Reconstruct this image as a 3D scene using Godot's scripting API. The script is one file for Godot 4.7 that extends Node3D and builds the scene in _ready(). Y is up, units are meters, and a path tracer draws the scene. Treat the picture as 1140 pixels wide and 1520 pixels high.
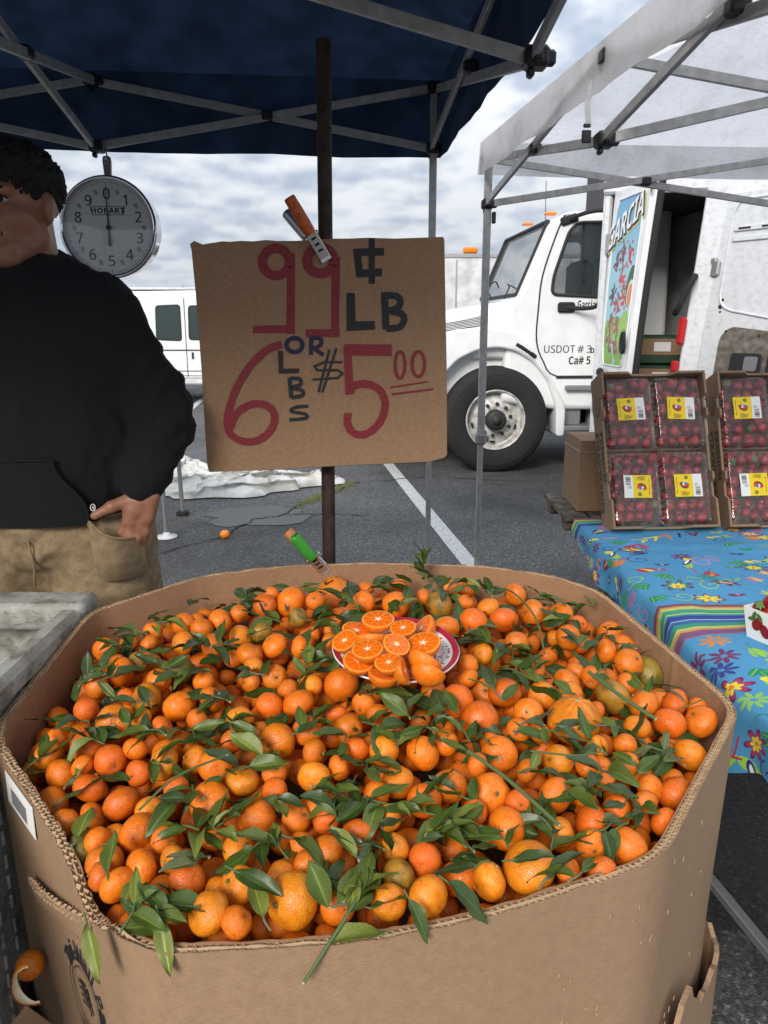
extends Node3D
# A fruit stall in a car park: cardboard bin of tangerines, price sign, seller, tents, trucks and vans.

var M := {}          # materials by name
var taken := {}      # names in use
var rng := RandomNumberGenerator.new()

# ------------------------------------------------------------------ mesh builder
class MB:
	var st := SurfaceTool.new()
	func _init():
		st.begin(Mesh.PRIMITIVE_TRIANGLES)
	func tri(a: Vector3, b: Vector3, c: Vector3, sg := -1, ua := Vector2.ZERO, ub := Vector2.ZERO, uc := Vector2.ZERO):   # a, b, c counter-clockwise seen from outside
		st.set_smooth_group(sg)
		st.set_uv(ua); st.add_vertex(a)
		st.set_uv(uc); st.add_vertex(c)
		st.set_uv(ub); st.add_vertex(b)
	func quad(a: Vector3, b: Vector3, c: Vector3, d: Vector3, sg := -1):
		tri(a, b, c, sg, Vector2(0, 1), Vector2(1, 1), Vector2(1, 0))
		tri(a, c, d, sg, Vector2(0, 1), Vector2(1, 0), Vector2(0, 0))
	func away(pts: Array, c: Vector3, sg := -1):   # convex polygon turned away from c
		var m := Vector3.ZERO
		for p in pts: m += p
		m /= pts.size()
		var n: Vector3 = (pts[1] - pts[0]).cross(pts[2] - pts[0])
		for i in range(1, pts.size() - 1):
			if n.dot(m - c) >= 0: tri(pts[0], pts[i], pts[i + 1], sg)
			else: tri(pts[0], pts[i + 1], pts[i], sg)
	func box(c: Vector3, s: Vector3, bev := 0.0, b := Basis()):
		var h := s / 2.0
		var bv := minf(bev, minf(h.x, minf(h.y, h.z)) * 0.9)
		if bv <= 0.0:
			for a in 3:
				for sgn in [-1.0, 1.0]:
					var u := (a + 1) % 3
					var v := (a + 2) % 3
					var pts := []
					for q in [[-1, -1], [1, -1], [1, 1], [-1, 1]]:
						var p := Vector3.ZERO
						p[a] = h[a] * sgn; p[u] = h[u] * q[0]; p[v] = h[v] * q[1]
						pts.append(c + b * p)
					away(pts, c)
			return
		var P := func(sx: Array, a: int) -> Vector3:
			var p := Vector3.ZERO
			for k in 3: p[k] = sx[k] * (h[k] if k == a else h[k] - bv)
			return c + b * p
		for a in 3:
			var u := (a + 1) % 3
			var v := (a + 2) % 3
			for sgn in [-1, 1]:
				var pts := []
				for q in [[-1, -1], [1, -1], [1, 1], [-1, 1]]:
					var s3 := [0, 0, 0]
					s3[a] = sgn; s3[u] = q[0]; s3[v] = q[1]
					pts.append(P.call(s3, a))
				away(pts, c)
			for su in [-1, 1]:
				for sv in [-1, 1]:
					var lo := [0, 0, 0]
					var hi := [0, 0, 0]
					lo[a] = -1; hi[a] = 1; lo[u] = su; hi[u] = su; lo[v] = sv; hi[v] = sv
					away([P.call(lo, u), P.call(hi, u), P.call(hi, v), P.call(lo, v)], c)
		for sx in [-1, 1]:
			for sy in [-1, 1]:
				for sz in [-1, 1]:
					away([P.call([sx, sy, sz], 0), P.call([sx, sy, sz], 1), P.call([sx, sy, sz], 2)], c)
	func bar(a: Vector3, b: Vector3, w: float, hgt: float, bev := 0.003, up := Vector3.UP):   # rectangular bar from a to b
		var z := (b - a).normalized()
		if absf(z.dot(up)) > 0.98: up = Vector3.RIGHT
		var x := up.cross(z).normalized()
		var y := z.cross(x)
		box((a + b) / 2.0, Vector3(w, hgt, a.distance_to(b)), bev, Basis(x, y, z))
	func patch(rows: Array, sg := 1, closed := false, uv_scale := Vector2.ONE):   # normal = along rows x along columns
		var m := rows.size()
		var n: int = rows[0].size()
		for i in m - 1:
			for j in (n if closed else n - 1):
				var k := (j + 1) % n
				var a: Vector3 = rows[i][j]
				var b: Vector3 = rows[i + 1][j]
				var c: Vector3 = rows[i + 1][k]
				var d: Vector3 = rows[i][k]
				var u0 := float(j) / (n if closed else n - 1) * uv_scale.x
				var u1 := float(j + 1) / (n if closed else n - 1) * uv_scale.x
				var v0 := (1.0 - float(i) / (m - 1)) * uv_scale.y
				var v1 := (1.0 - float(i + 1) / (m - 1)) * uv_scale.y
				if a.distance_squared_to(d) > 1e-12: tri(a, c, d, sg, Vector2(u0, v0), Vector2(u1, v1), Vector2(u1, v0))
				if b.distance_squared_to(c) > 1e-12: tri(a, b, c, sg, Vector2(u0, v0), Vector2(u0, v1), Vector2(u1, v1))
	func lathe(prof: Array, segs := 24, xf := Transform3D(), sg := 1):   # prof: Vector2(radius, y), bottom to top on the outside
		var rows := []
		for p in prof:
			var r := []
			for j in segs:
				var a := TAU * j / segs
				r.append(xf * Vector3(p.x * cos(a), p.y, p.x * sin(a)))
			rows.append(r)
		patch(rows, sg, true)
	func tube(pts: Array, r, sides := 8, sg := 1, caps := true):   # r: a number, or one per point
		var rows := []
		var n := pts.size()
		var x := Vector3.ZERO
		for i in n:
			var t: Vector3 = (pts[mini(i + 1, n - 1)] - pts[maxi(i - 1, 0)]).normalized()
			if i == 0:
				x = (Vector3.RIGHT if absf(t.y) > 0.9 else Vector3.UP).cross(t).normalized()
			x = (x - t * x.dot(t)).normalized()
			var y := t.cross(x)
			var rr: float = r[i] if r is Array else r
			var row := []
			for j in sides:
				var a := TAU * j / sides
				row.append(pts[i] + (x * cos(a) - y * sin(a)) * rr)
			rows.append(row)
		patch(rows, sg, true)
		if caps:
			away(rows[0], pts[1])
			away(rows[n - 1], pts[n - 2])
	func prism(poly: PackedVector2Array, z0: float, z1: float, bev := 0.0, steps := 1, xf := Transform3D()):   # outline in x, y pulled from z0 to z1 (z1 > z0)
		if Geometry2D.is_polygon_clockwise(poly):
			poly = poly.duplicate(); poly.reverse()
		var n := poly.size()
		var inset := func(d: float) -> PackedVector2Array:
			var o := PackedVector2Array()
			for i in n:
				var p := poly[i]
				var e0 := (p - poly[(i + n - 1) % n]).normalized()
				var e1 := (poly[(i + 1) % n] - p).normalized()
				var n0 := Vector2(-e0.y, e0.x)
				var n1 := Vector2(-e1.y, e1.x)
				var k := n0 + n1
				o.append(p + k / maxf(k.length_squared(), 0.5) * 2.0 * d)
			return o
		var rings := []
		var put := func(pl: PackedVector2Array, z: float):
			var r := []
			for p in pl: r.append(xf * Vector3(p.x, p.y, z))
			rings.append(r)
		if bev > 0.0:
			for k in steps + 1:
				var a := PI / 2 * k / steps
				put.call(inset.call(bev * (1.0 - sin(a))), z0 + bev * (1.0 - cos(a)))
			for k in steps + 1:
				var a := PI / 2 * (1.0 - float(k) / steps)
				put.call(inset.call(bev * (1.0 - sin(a))), z1 - bev * (1.0 - cos(a)))
		else:
			put.call(poly, z0); put.call(poly, z1)
		var sg := 1 if bev > 0.0 else -1
		for i in rings.size() - 1:
			for j in n:
				var k := (j + 1) % n
				var a: Vector3 = rings[i][j]
				var b: Vector3 = rings[i][k]
				var c: Vector3 = rings[i + 1][k]
				var d: Vector3 = rings[i + 1][j]
				tri(a, b, c, sg); tri(a, c, d, sg)
		var cap: PackedVector2Array = inset.call(bev) if bev > 0.0 else poly
		var ix := Geometry2D.triangulate_polygon(poly)
		for q in range(0, ix.size(), 3):
			var a := cap[ix[q]]
			var b := cap[ix[q + 1]]
			var c := cap[ix[q + 2]]
			if (poly[ix[q + 1]] - poly[ix[q]]).cross(poly[ix[q + 2]] - poly[ix[q]]) < 0:
				var t := b; b = c; c = t
			tri(xf * Vector3(a.x, a.y, z1), xf * Vector3(b.x, b.y, z1), xf * Vector3(c.x, c.y, z1), 2 if false else -1, a, b, c)
			tri(xf * Vector3(a.x, a.y, z0), xf * Vector3(c.x, c.y, z0), xf * Vector3(b.x, b.y, z0), -1, a, c, b)
	func ribbon(pts: Array, w: float, xf: Transform3D, lift := 0.0):   # flat stroke of marker with round ends on the x, y plane of xf
		var n := pts.size()
		var closed: bool = pts[0].distance_to(pts[n - 1]) < w * 0.2
		var L := []
		var R := []
		for i in n:
			var p: Vector2 = pts[i]
			var e0: Vector2 = (p - pts[i - 1]).normalized() if i > 0 else ((p - pts[n - 2]).normalized() if closed else Vector2.ZERO)
			var e1: Vector2 = (pts[i + 1] - p).normalized() if i < n - 1 else ((pts[1] - p).normalized() if closed else Vector2.ZERO)
			var t := (e0 + e1).normalized()
			var k := 1.0
			if e0 != Vector2.ZERO and e1 != Vector2.ZERO: k = 1.0 / maxf(absf(Vector2(-e0.y, e0.x).dot(Vector2(-t.y, t.x))), 0.6)
			var ww := w * 0.5 * k * (1.0 + 0.07 * sin(i * 2.7 + p.x * 90.0))
			L.append(p + Vector2(-t.y, t.x) * ww)
			R.append(p - Vector2(-t.y, t.x) * ww)
		for i in n - 1:
			var z := lift + i * 0.000012
			var q := [R[i], R[i + 1], L[i + 1], L[i]]
			var v := []
			for k in q: v.append(xf * Vector3(k.x, k.y, z))
			quad(v[0], v[1], v[2], v[3])
	func add(m: Mesh, xf := Transform3D(), s := 0):
		st.append_from(m, s, xf)
	func commit(normals := true) -> ArrayMesh:
		if normals: st.generate_normals()
		st.index()
		return st.commit()

# ------------------------------------------------------------------ nodes
func numbered(called: String) -> String:
	if not taken.has(called):
		taken[called] = 0
		return called
	taken[called] += 1
	return "%s_%03d" % [called, taken[called]]

func tag(o: Node3D, label: String, category: String, group := "") -> Node3D:
	o.set_meta("label", label); o.set_meta("category", category)
	if group: o.set_meta("group", group)
	return o

func thing(called: String, label: String, category: String, at := Vector3.ZERO, group := "") -> Node3D:
	var o := Node3D.new()
	o.name = numbered(called); add_child(o); o.position = at
	tag(o, label, category, group)
	return o

func obj(called: String, mesh, m: Material, parent: Node3D = null, at := Transform3D()) -> MeshInstance3D:   # one named mesh, under a thing or at top level
	var o := MeshInstance3D.new()
	o.mesh = mesh.commit() if mesh is MB else mesh
	o.material_override = m
	o.transform = at
	if parent:
		var k := called
		var i := 0
		while parent.has_node(NodePath(k)):
			i += 1
			k = "%s_%03d" % [called, i]
		o.name = k
		parent.add_child(o)
	else:
		o.name = numbered(called); add_child(o)
	return o

func struct(called: String, mesh, m: Material, parent: Node3D = null) -> MeshInstance3D:
	var o := obj(called, mesh, m, parent)
	if parent == null: o.set_meta("kind", "structure")
	return o

func copy(o: Node3D, called: String) -> Node3D:
	var c := o.duplicate()
	c.name = numbered(called); add_child(c)
	return c

func text(parent: Node3D, called: String, s: String, size: float, at: Transform3D, m: Material, font := "Droid Sans", weight := 700) -> MeshInstance3D:
	return obj(called, letters(s, size, font, weight), m, parent, at)

func letters(s: String, size: float, font := "Droid Sans", weight := 700) -> TextMesh:
	var f := SystemFont.new()
	f.font_names = PackedStringArray([font]); f.font_weight = weight
	var t := TextMesh.new()
	t.font = f; t.text = s; t.font_size = 48; t.pixel_size = size / 36.0; t.depth = 0.0006
	return t

# ------------------------------------------------------------------ materials
func lin(r: float, g: float, b: float, a := 1.0) -> Color:
	var c := Color(r, g, b).linear_to_srgb()
	c.a = a
	return c

func std(called: String, c: Color, rough := 0.8, metal := 0.0) -> StandardMaterial3D:   # c in linear base colour
	var m := StandardMaterial3D.new()
	m.resource_name = called; m.albedo_color = lin(c.r, c.g, c.b); m.roughness = rough; m.metallic = metal
	M[called] = m
	return m

func noise_tex(freq: float, cols: Array, offs: Array, sd: int, size := 512, kind := FastNoiseLite.TYPE_SIMPLEX_SMOOTH, oct := 4) -> NoiseTexture2D:
	var n := FastNoiseLite.new()
	n.noise_type = kind; n.frequency = freq; n.seed = sd; n.fractal_octaves = oct
	var g := Gradient.new()
	g.offsets = PackedFloat32Array(offs); g.colors = PackedColorArray(cols)
	var t := NoiseTexture2D.new()
	t.width = size; t.height = size; t.seamless = true; t.noise = n; t.color_ramp = g; t.generate_mipmaps = false
	return t

func grey(a: float) -> Color:
	return Color(a, a, a)

func tri_tex(m: StandardMaterial3D, t: Texture2D, scale: float, world := true):
	m.albedo_texture = t; m.uv1_triplanar = true; m.uv1_world_triplanar = world; m.uv1_scale = Vector3.ONE * scale

func over(m: StandardMaterial3D, t: Texture2D, scale: Vector3, world := true):   # a second pattern multiplied over the first
	m.detail_enabled = true; m.detail_albedo = t; m.detail_blend_mode = BaseMaterial3D.BLEND_MODE_MUL
	m.detail_uv_layer = BaseMaterial3D.DETAIL_UV_2; m.uv2_triplanar = true; m.uv2_world_triplanar = world; m.uv2_scale = scale

func relief(m: StandardMaterial3D, t: Texture2D, cm: float):
	m.heightmap_enabled = true; m.heightmap_texture = t; m.heightmap_scale = cm

func glass(called: String, c: Color, a: float, rough := 0.04) -> StandardMaterial3D:
	var m := StandardMaterial3D.new()
	m.resource_name = called; m.albedo_color = Color(c.r, c.g, c.b, a); m.roughness = rough
	m.transparency = BaseMaterial3D.TRANSPARENCY_ALPHA
	M[called] = m
	return m

# ------------------------------------------------------------------ images
func dab(im: Image, x: float, y: float, rx: float, ry: float, rot: float, c: Color):
	var w := im.get_width()
	var h := im.get_height()
	var r := int(ceil(maxf(rx, ry)))
	var cs := cos(rot)
	var sn := sin(rot)
	for j in range(maxi(0, int(y) - r), mini(h, int(y) + r + 1)):
		for i in range(maxi(0, int(x) - r), mini(w, int(x) + r + 1)):
			var dx := i - x
			var dy := j - y
			var a := (dx * cs + dy * sn) / rx
			var b := (-dx * sn + dy * cs) / ry
			if a * a + b * b <= 1.0: im.set_pixel(i, j, c)

func line(im: Image, pts: Array, w: float, c: Color):
	for i in pts.size() - 1:
		var a: Vector2 = pts[i]
		var b: Vector2 = pts[i + 1]
		var n := maxi(1, int(a.distance_to(b) / maxf(w * 0.35, 0.5)))
		for k in n + 1:
			var p := a.lerp(b, float(k) / n)
			dab(im, p.x, p.y, w * 0.5, w * 0.5, 0, c)

func drawn(im: Image) -> ImageTexture:
	return ImageTexture.create_from_image(im)

# ------------------------------------------------------------------ bodies: joined tapered capsules and ellipsoids, meshed as surface nets
func body_mesh(bones: Array, cell: float, k: float, wrinkle = null) -> ArrayMesh:
	var lo := Vector3.INF
	var hi := -Vector3.INF
	var boxes := []
	for b in bones:
		var l: Vector3
		var h: Vector3
		if b[0] == "c":
			var rr := maxf(b[3], b[4])
			l = b[1].min(b[2]) - Vector3.ONE * rr; h = b[1].max(b[2]) + Vector3.ONE * rr
		else:
			var rr: Vector3 = b[2]
			var m := maxf(rr.x, maxf(rr.y, rr.z))
			var bb: Basis = b[3] if b.size() > 3 else Basis()
			var e := Vector3(absf(bb.x.x) * rr.x + absf(bb.y.x) * rr.y + absf(bb.z.x) * rr.z, absf(bb.x.y) * rr.x + absf(bb.y.y) * rr.y + absf(bb.z.y) * rr.z, absf(bb.x.z) * rr.x + absf(bb.y.z) * rr.y + absf(bb.z.z) * rr.z)
			e = e.min(Vector3.ONE * m)
			l = b[1] - e; h = b[1] + e
		var pad := k + cell * 2.5
		l -= Vector3.ONE * pad; h += Vector3.ONE * pad
		boxes.append([l, h])
		lo = lo.min(l); hi = hi.max(h)
	var nx := int((hi.x - lo.x) / cell) + 2
	var ny := int((hi.y - lo.y) / cell) + 2
	var nz := int((hi.z - lo.z) / cell) + 2
	var f := PackedFloat32Array()
	f.resize(nx * ny * nz); f.fill(10.0)
	for q in bones.size():
		var b: Array = bones[q]
		var i0 := Vector3i((boxes[q][0] - lo) / cell)
		var i1 := Vector3i((boxes[q][1] - lo) / cell)
		var cap: bool = b[0] == "c"
		var pa: Vector3 = b[1]
		var ab := Vector3.ZERO
		var ra := 0.0
		var dr := 0.0
		var il := 0.0
		var inv := Basis()
		var rad := Vector3.ONE
		if cap:
			ab = b[2] - pa; ra = b[3]; dr = b[4] - b[3]; il = 1.0 / maxf(ab.length_squared(), 1e-9)
		else:
			rad = b[2]
			if b.size() > 3: inv = (b[3] as Basis).transposed()
		var rm := minf(rad.x, minf(rad.y, rad.z))
		for z in range(maxi(i0.z, 0), mini(i1.z + 1, nz)):
			for y in range(maxi(i0.y, 0), mini(i1.y + 1, ny)):
				var at := (z * ny + y) * nx
				for x in range(maxi(i0.x, 0), mini(i1.x + 1, nx)):
					var p := lo + Vector3(x, y, z) * cell - pa
					var d: float
					if cap:
						var t := clampf(p.dot(ab) * il, 0.0, 1.0)
						d = (p - ab * t).length() - ra - dr * t
					else:
						var e := inv * p
						var s := (e / rad).length()
						var s2 := (e / (rad * rad)).length()
						d = s * (s - 1.0) / s2 if s2 > 1e-6 else -rm
					var o := f[at + x]
					var hh := maxf(k - absf(o - d), 0.0)
					f[at + x] = minf(o, d) - hh * hh / (4.0 * k)
	var vid := PackedInt32Array()
	vid.resize(nx * ny * nz); vid.fill(-1)
	var vs := PackedVector3Array()
	var nb := nx * ny
	var off := [0, 1, nx, nx + 1, nb, nb + 1, nb + nx, nb + nx + 1]
	var cor := [Vector3(0, 0, 0), Vector3(1, 0, 0), Vector3(0, 1, 0), Vector3(1, 1, 0), Vector3(0, 0, 1), Vector3(1, 0, 1), Vector3(0, 1, 1), Vector3(1, 1, 1)]
	var edges := [[0, 1], [2, 3], [4, 5], [6, 7], [0, 2], [1, 3], [4, 6], [5, 7], [0, 4], [1, 5], [2, 6], [3, 7]]
	for z in nz - 1:
		for y in ny - 1:
			for x in nx - 1:
				var at := (z * ny + y) * nx + x
				var v0 := f[at]
				if absf(v0) > cell * 2.0: continue
				var cnt := 0
				for c in 8:
					if f[at + off[c]] < 0.0: cnt += 1
				if cnt == 0 or cnt == 8: continue
				var sum := Vector3.ZERO
				var m := 0
				for e in edges:
					var a := f[at + off[e[0]]]
					var b := f[at + off[e[1]]]
					if (a < 0.0) != (b < 0.0):
						sum += cor[e[0]].lerp(cor[e[1]], a / (a - b)); m += 1
				vid[at] = vs.size()
				var g := Vector3(f[at + 1] - v0, f[at + nx] - v0, f[at + nb] - v0).normalized()
				var p := lo + (Vector3(x, y, z) + sum / m) * cell
				if wrinkle != null: p += g * float(wrinkle.call(p))
				vs.append(p)
	var st := SurfaceTool.new()
	st.begin(Mesh.PRIMITIVE_TRIANGLES)
	st.set_smooth_group(1)
	for v in vs: st.add_vertex(v)
	var steps := [1, nx, nb]
	for z in range(1, nz - 1):
		for y in range(1, ny - 1):
			for x in range(1, nx - 1):
				var at := (z * ny + y) * nx + x
				if vid[at] < 0 and absf(f[at]) > cell * 2.0: continue
				for a in 3:
					var v0 := f[at]
					var v1 := f[at + steps[a]]
					if (v0 < 0.0) == (v1 < 0.0): continue
					var u: int = steps[(a + 1) % 3]
					var w: int = steps[(a + 2) % 3]
					var q := [vid[at], vid[at - u], vid[at - u - w], vid[at - w]]
					if q[0] < 0 or q[1] < 0 or q[2] < 0 or q[3] < 0: continue
					# counter-clockwise about +axis: (0) -> (-u) ... ; turned so that the front faces outwards, listed clockwise
					if v0 < 0.0:
						for t in [0, 2, 1, 0, 3, 2]: st.add_index(q[t])
					else:
						for t in [0, 1, 2, 0, 2, 3]: st.add_index(q[t])
	st.generate_normals()
	return st.commit()

func round_poly(pts: Array, r: float, n := 4) -> PackedVector2Array:
	var o := PackedVector2Array()
	var c := pts.size()
	for i in c:
		var p: Vector2 = pts[i]
		var a: Vector2 = pts[(i + c - 1) % c]
		var b: Vector2 = pts[(i + 1) % c]
		var d := minf(r, minf(p.distance_to(a), p.distance_to(b)) * 0.45)
		var s := p + (a - p).normalized() * d
		var e := p + (b - p).normalized() * d
		for k in n + 1:
			var t := float(k) / n
			o.append(s.lerp(p, t).lerp(p.lerp(e, t), t))
	return o

func smooth_line(pts: Array, n := 6) -> Array:
	var c := Curve3D.new()
	for i in pts.size():
		var t: Vector3 = (pts[mini(i + 1, pts.size() - 1)] - pts[maxi(i - 1, 0)]) / 6.0
		c.add_point(pts[i], -t, t)
	var o := []
	for i in pts.size() - 1:
		for k in n: o.append(c.sample(i, float(k) / n))
	o.append(pts[-1])
	return o

const EXPOSURE := 2.7
const SKY_ENERGY := 0.5
const SUN_ENERGY := 0.42

func _ready():
	rng.seed = 1
	camera_and_light()
	make_materials()
	ground()
	tents()
	far_van()
	far_box_truck()
	trees_far()
	truck()
	cargo_van()
	crate()
	bin()
	heap()
	sprigs()
	plate()
	sign_board()
	clamps()
	table()
	person()
	tarp()
	side_table()
	dial_scale()
	scraps()

func sky_picture() -> ImageTexture:
	var w := 2048
	var h := 1024
	var n := FastNoiseLite.new()
	n.noise_type = FastNoiseLite.TYPE_SIMPLEX_SMOOTH; n.seed = 77; n.frequency = 1.0; n.fractal_octaves = 6; n.fractal_gain = 0.56
	var n2 := FastNoiseLite.new()
	n2.noise_type = FastNoiseLite.TYPE_SIMPLEX_SMOOTH; n2.seed = 12; n2.frequency = 0.35; n2.fractal_octaves = 3
	var im := Image.create(w, h, false, Image.FORMAT_RGBF)
	for y in h:
		var el := (0.5 - (y + 0.5) / h) * PI
		if el < -0.02:
			break
		var s := sin(maxf(el, 0.0)) + 0.10
		var dome := 0.60 + 0.85 * sin(maxf(el, 0.0))
		for x in w:
			var az := (x + 0.5) / w * TAU
			var px := cos(az) * cos(el) / s
			var pz := sin(az) * cos(el) / s
			var a := n.get_noise_2d(px * 2.2 + 40.0, pz * 2.7)
			var b := n2.get_noise_2d(px * 0.8, pz * 0.8 + 30.0)
			var t := clampf(0.52 + a * 0.95 + b * 0.4, 0.0, 1.0)
			t = t * t * (3.0 - 2.0 * t)
			var fade := smoothstep(0.0, 0.28, el)
			t = lerpf(0.5, t, 0.55 + 0.45 * fade)
			var c := Color(0.44, 0.53, 0.67).lerp(Color(0.93, 0.96, 1.0), t)
			im.set_pixel(x, y, Color(c.r * dome, c.g * dome, c.b * dome))
	im.fill_rect(Rect2i(0, int(h * 0.507), w, h - int(h * 0.507)), Color(0.2, 0.2, 0.2))
	return ImageTexture.create_from_image(im)

func camera_and_light():
	var cam := Camera3D.new()
	cam.name = "camera"; add_child(cam)
	cam.position = Vector3(0, 1.46, 0)
	cam.rotation_degrees = Vector3(-13.707, 0, 0)
	cam.fov = 67.02; cam.near = 0.05; cam.far = 900.0; cam.current = true
	var env := Environment.new()
	env.background_mode = Environment.BG_SKY
	env.tonemap_mode = Environment.TONE_MAPPER_LINEAR
	env.tonemap_exposure = EXPOSURE
	var sky := Sky.new()
	var sm := PanoramaSkyMaterial.new()
	sm.panorama = sky_picture()
	sky.sky_material = sm
	env.sky = sky
	env.background_energy_multiplier = SKY_ENERGY
	env.sdfgi_enabled = true; env.ssao_enabled = true; env.ssil_enabled = true
	var we := WorldEnvironment.new()
	we.name = "world"; we.environment = env; add_child(we)
	var sun := DirectionalLight3D.new()
	sun.name = "sun"; add_child(sun)
	sun.light_color = Color(1.0, 0.97, 0.93); sun.light_energy = SUN_ENERGY
	sun.light_angular_distance = 24.0; sun.shadow_enabled = true
	sun.look_at_from_position(Vector3.ZERO, -Vector3(-0.34, 0.5, 0.8))

# ------------------------------------------------------------------ the materials of the place
func make_materials():
	var m: StandardMaterial3D
	var mottle := noise_tex(0.012, [grey(0.8), grey(1.0)], [0.0, 1.0], 5)
	var fine := noise_tex(0.09, [grey(0.86), grey(1.0)], [0.1, 0.9], 6)
	var hgt := noise_tex(0.2, [grey(0.0), grey(1.0)], [0.0, 1.0], 7, 512, FastNoiseLite.TYPE_SIMPLEX, 2)
	var cloth_n := noise_tex(0.02, [grey(0.0), grey(1.0)], [0.0, 1.0], 8)
	# ground
	m = std("asphalt", Color(0.33, 0.33, 0.333), 0.9)
	tri_tex(m, noise_tex(0.075, [grey(0.36), grey(0.6), grey(0.66), Color(1.0, 0.99, 0.96), Color(1, 1, 1)], [0.0, 0.55, 0.8, 0.92, 1.0], 11, 1024, FastNoiseLite.TYPE_CELLULAR, 2), 1.3)
	(m.albedo_texture.noise as FastNoiseLite).cellular_return_type = FastNoiseLite.RETURN_CELL_VALUE
	over(m, noise_tex(0.008, [grey(0.66), grey(0.9), grey(1.0)], [0.1, 0.5, 0.9], 12), Vector3.ONE * 0.11)
	relief(m, hgt, 0.25)
	m = std("worn_asphalt", Color(0.2, 0.2, 0.2), 0.92)
	tri_tex(m, noise_tex(0.11, [grey(0.6), grey(0.8), grey(1.0)], [0.0, 0.6, 1.0], 13, 512, FastNoiseLite.TYPE_CELLULAR, 2), 2.1)
	m = std("crack", Color(0.012, 0.012, 0.012), 1.0)
	m = std("road_paint", Color(0.62, 0.62, 0.6), 0.8)
	tri_tex(m, noise_tex(0.06, [grey(0.45), grey(0.86), grey(1.0)], [0.05, 0.32, 0.8], 14), 1.1)
	m = std("moss", Color(0.12, 0.13, 0.03), 0.95)
	# cardboard
	var card := noise_tex(0.035, [Color(0.93, 0.92, 0.91), Color(0.97, 0.965, 0.96), Color(1, 1, 1)], [0.1, 0.5, 0.9], 21)
	var fibre := noise_tex(0.05, [Color(0.84, 0.82, 0.8), Color(0.96, 0.95, 0.94), Color(1, 1, 1)], [0.1, 0.45, 0.85], 22, 512, FastNoiseLite.TYPE_SIMPLEX, 3)
	m = std("cardboard", Color(0.355, 0.23, 0.138), 0.86)
	tri_tex(m, card, 2.3); over(m, fibre, Vector3(3.0, 40.0, 3.0)); relief(m, hgt, 0.02)
	m = std("cardboard_inner", Color(0.36, 0.205, 0.112), 0.86)
	tri_tex(m, card, 2.3); over(m, fibre, Vector3(34.0, 3.0, 34.0)); relief(m, hgt, 0.02)
	m = std("cardboard_edge", Color(0.5, 0.35, 0.21), 0.9)
	m = std("cardboard_torn", Color(0.48, 0.34, 0.2), 0.95)
	m = std("cardboard_sign", Color(0.44, 0.275, 0.16), 0.86)
	tri_tex(m, card, 3.1); over(m, fibre, Vector3(2.0, 55.0, 2.0)); relief(m, hgt, 0.02)
	m = std("cardboard_tray", Color(0.33, 0.225, 0.14), 0.86)
	tri_tex(m, card, 3.1); over(m, fibre, Vector3(30.0, 4.0, 30.0))
	m = std("ink_black", Color(0.018, 0.018, 0.022), 0.75)
	m = std("ink_faint", Color(0.07, 0.05, 0.035), 0.85)
	m = std("marker_red", Color(0.36, 0.02, 0.035), 0.55)
	tri_tex(m, noise_tex(0.05, [grey(0.6), grey(0.92), grey(1.0)], [0.1, 0.45, 0.9], 23), 6.0); over(m, fibre, Vector3(3.0, 30.0, 3.0))
	m = std("marker_black", Color(0.022, 0.023, 0.026), 0.6)
	tri_tex(m, noise_tex(0.05, [grey(0.7), grey(1.0)], [0.1, 0.8], 24), 6.0)
	m = std("marker_navy", Color(0.016, 0.012, 0.05), 0.6)
	# fruit
	var peel := noise_tex(0.02, [Color(0.95, 0.74, 0.62), Color(1, 0.97, 0.95), Color(1, 1, 1)], [0.05, 0.5, 1.0], 31, 256)
	var speck := noise_tex(0.07, [Color(0.66, 0.5, 0.42), Color(1, 1, 1), Color(1, 1, 1)], [0.03, 0.14, 1.0], 32, 512)
	var pores := noise_tex(0.05, [grey(0.0), grey(0.8), grey(1.0)], [0.0, 0.35, 1.0], 33, 512, FastNoiseLite.TYPE_CELLULAR, 1)
	var green_blush := noise_tex(0.006, [Color(0.42, 0.62, 0.9), Color(0.9, 0.93, 1), Color(1, 1, 1)], [0.2, 0.55, 0.85], 34, 256)
	var tones := [Color(0.83, 0.225, 0.009), Color(0.81, 0.18, 0.010), Color(0.86, 0.295, 0.012), Color(0.62, 0.27, 0.022), Color(0.36, 0.225, 0.016), Color(0.83, 0.24, 0.01), Color(0.80, 0.265, 0.014)]
	for t in 7:
		for v in 3:
			var c: Color = tones[t]
			var f: float = [1.0, 0.9, 0.8][v]
			m = std("peel_%d_%d" % [t, v], Color(c.r * f, c.g * f * [1.0, 0.97, 1.06][v], c.b), 0.36)
			tri_tex(m, green_blush if t == 3 or t == 4 else peel, [0.5, 0.62, 0.43][v], false)
			over(m, speck, Vector3.ONE * 0.55, false)
			relief(m, pores, 0.07)
			m.subsurf_scatter_enabled = true; m.subsurf_scatter_strength = 0.08
	m = std("calyx", Color(0.085, 0.12, 0.03), 0.7)
	m = std("stub", Color(0.34, 0.32, 0.17), 0.7)
	# leaves
	var leaf := Image.create(64, 192, false, Image.FORMAT_RGB8)
	for y in 192:
		for x in 64:
			var u := absf(x - 31.5) / 32.0
			var vein := absf(fposmod((y / 192.0 - u * 0.16) * 11.0, 1.0) - 0.5) * 2.0
			var k := 0.74 + 0.10 * smoothstep(0.8, 1.0, vein) + 0.04 * sin(x * 0.7 + y * 0.31) * sin(y * 0.17)
			var c := Color(k, k, k * 0.96)
			if u < 0.055: c = Color(0.98, 1.0, 0.86)
			leaf.set_pixel(x, y, c)
	var leaf_t := drawn(leaf)
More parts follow.
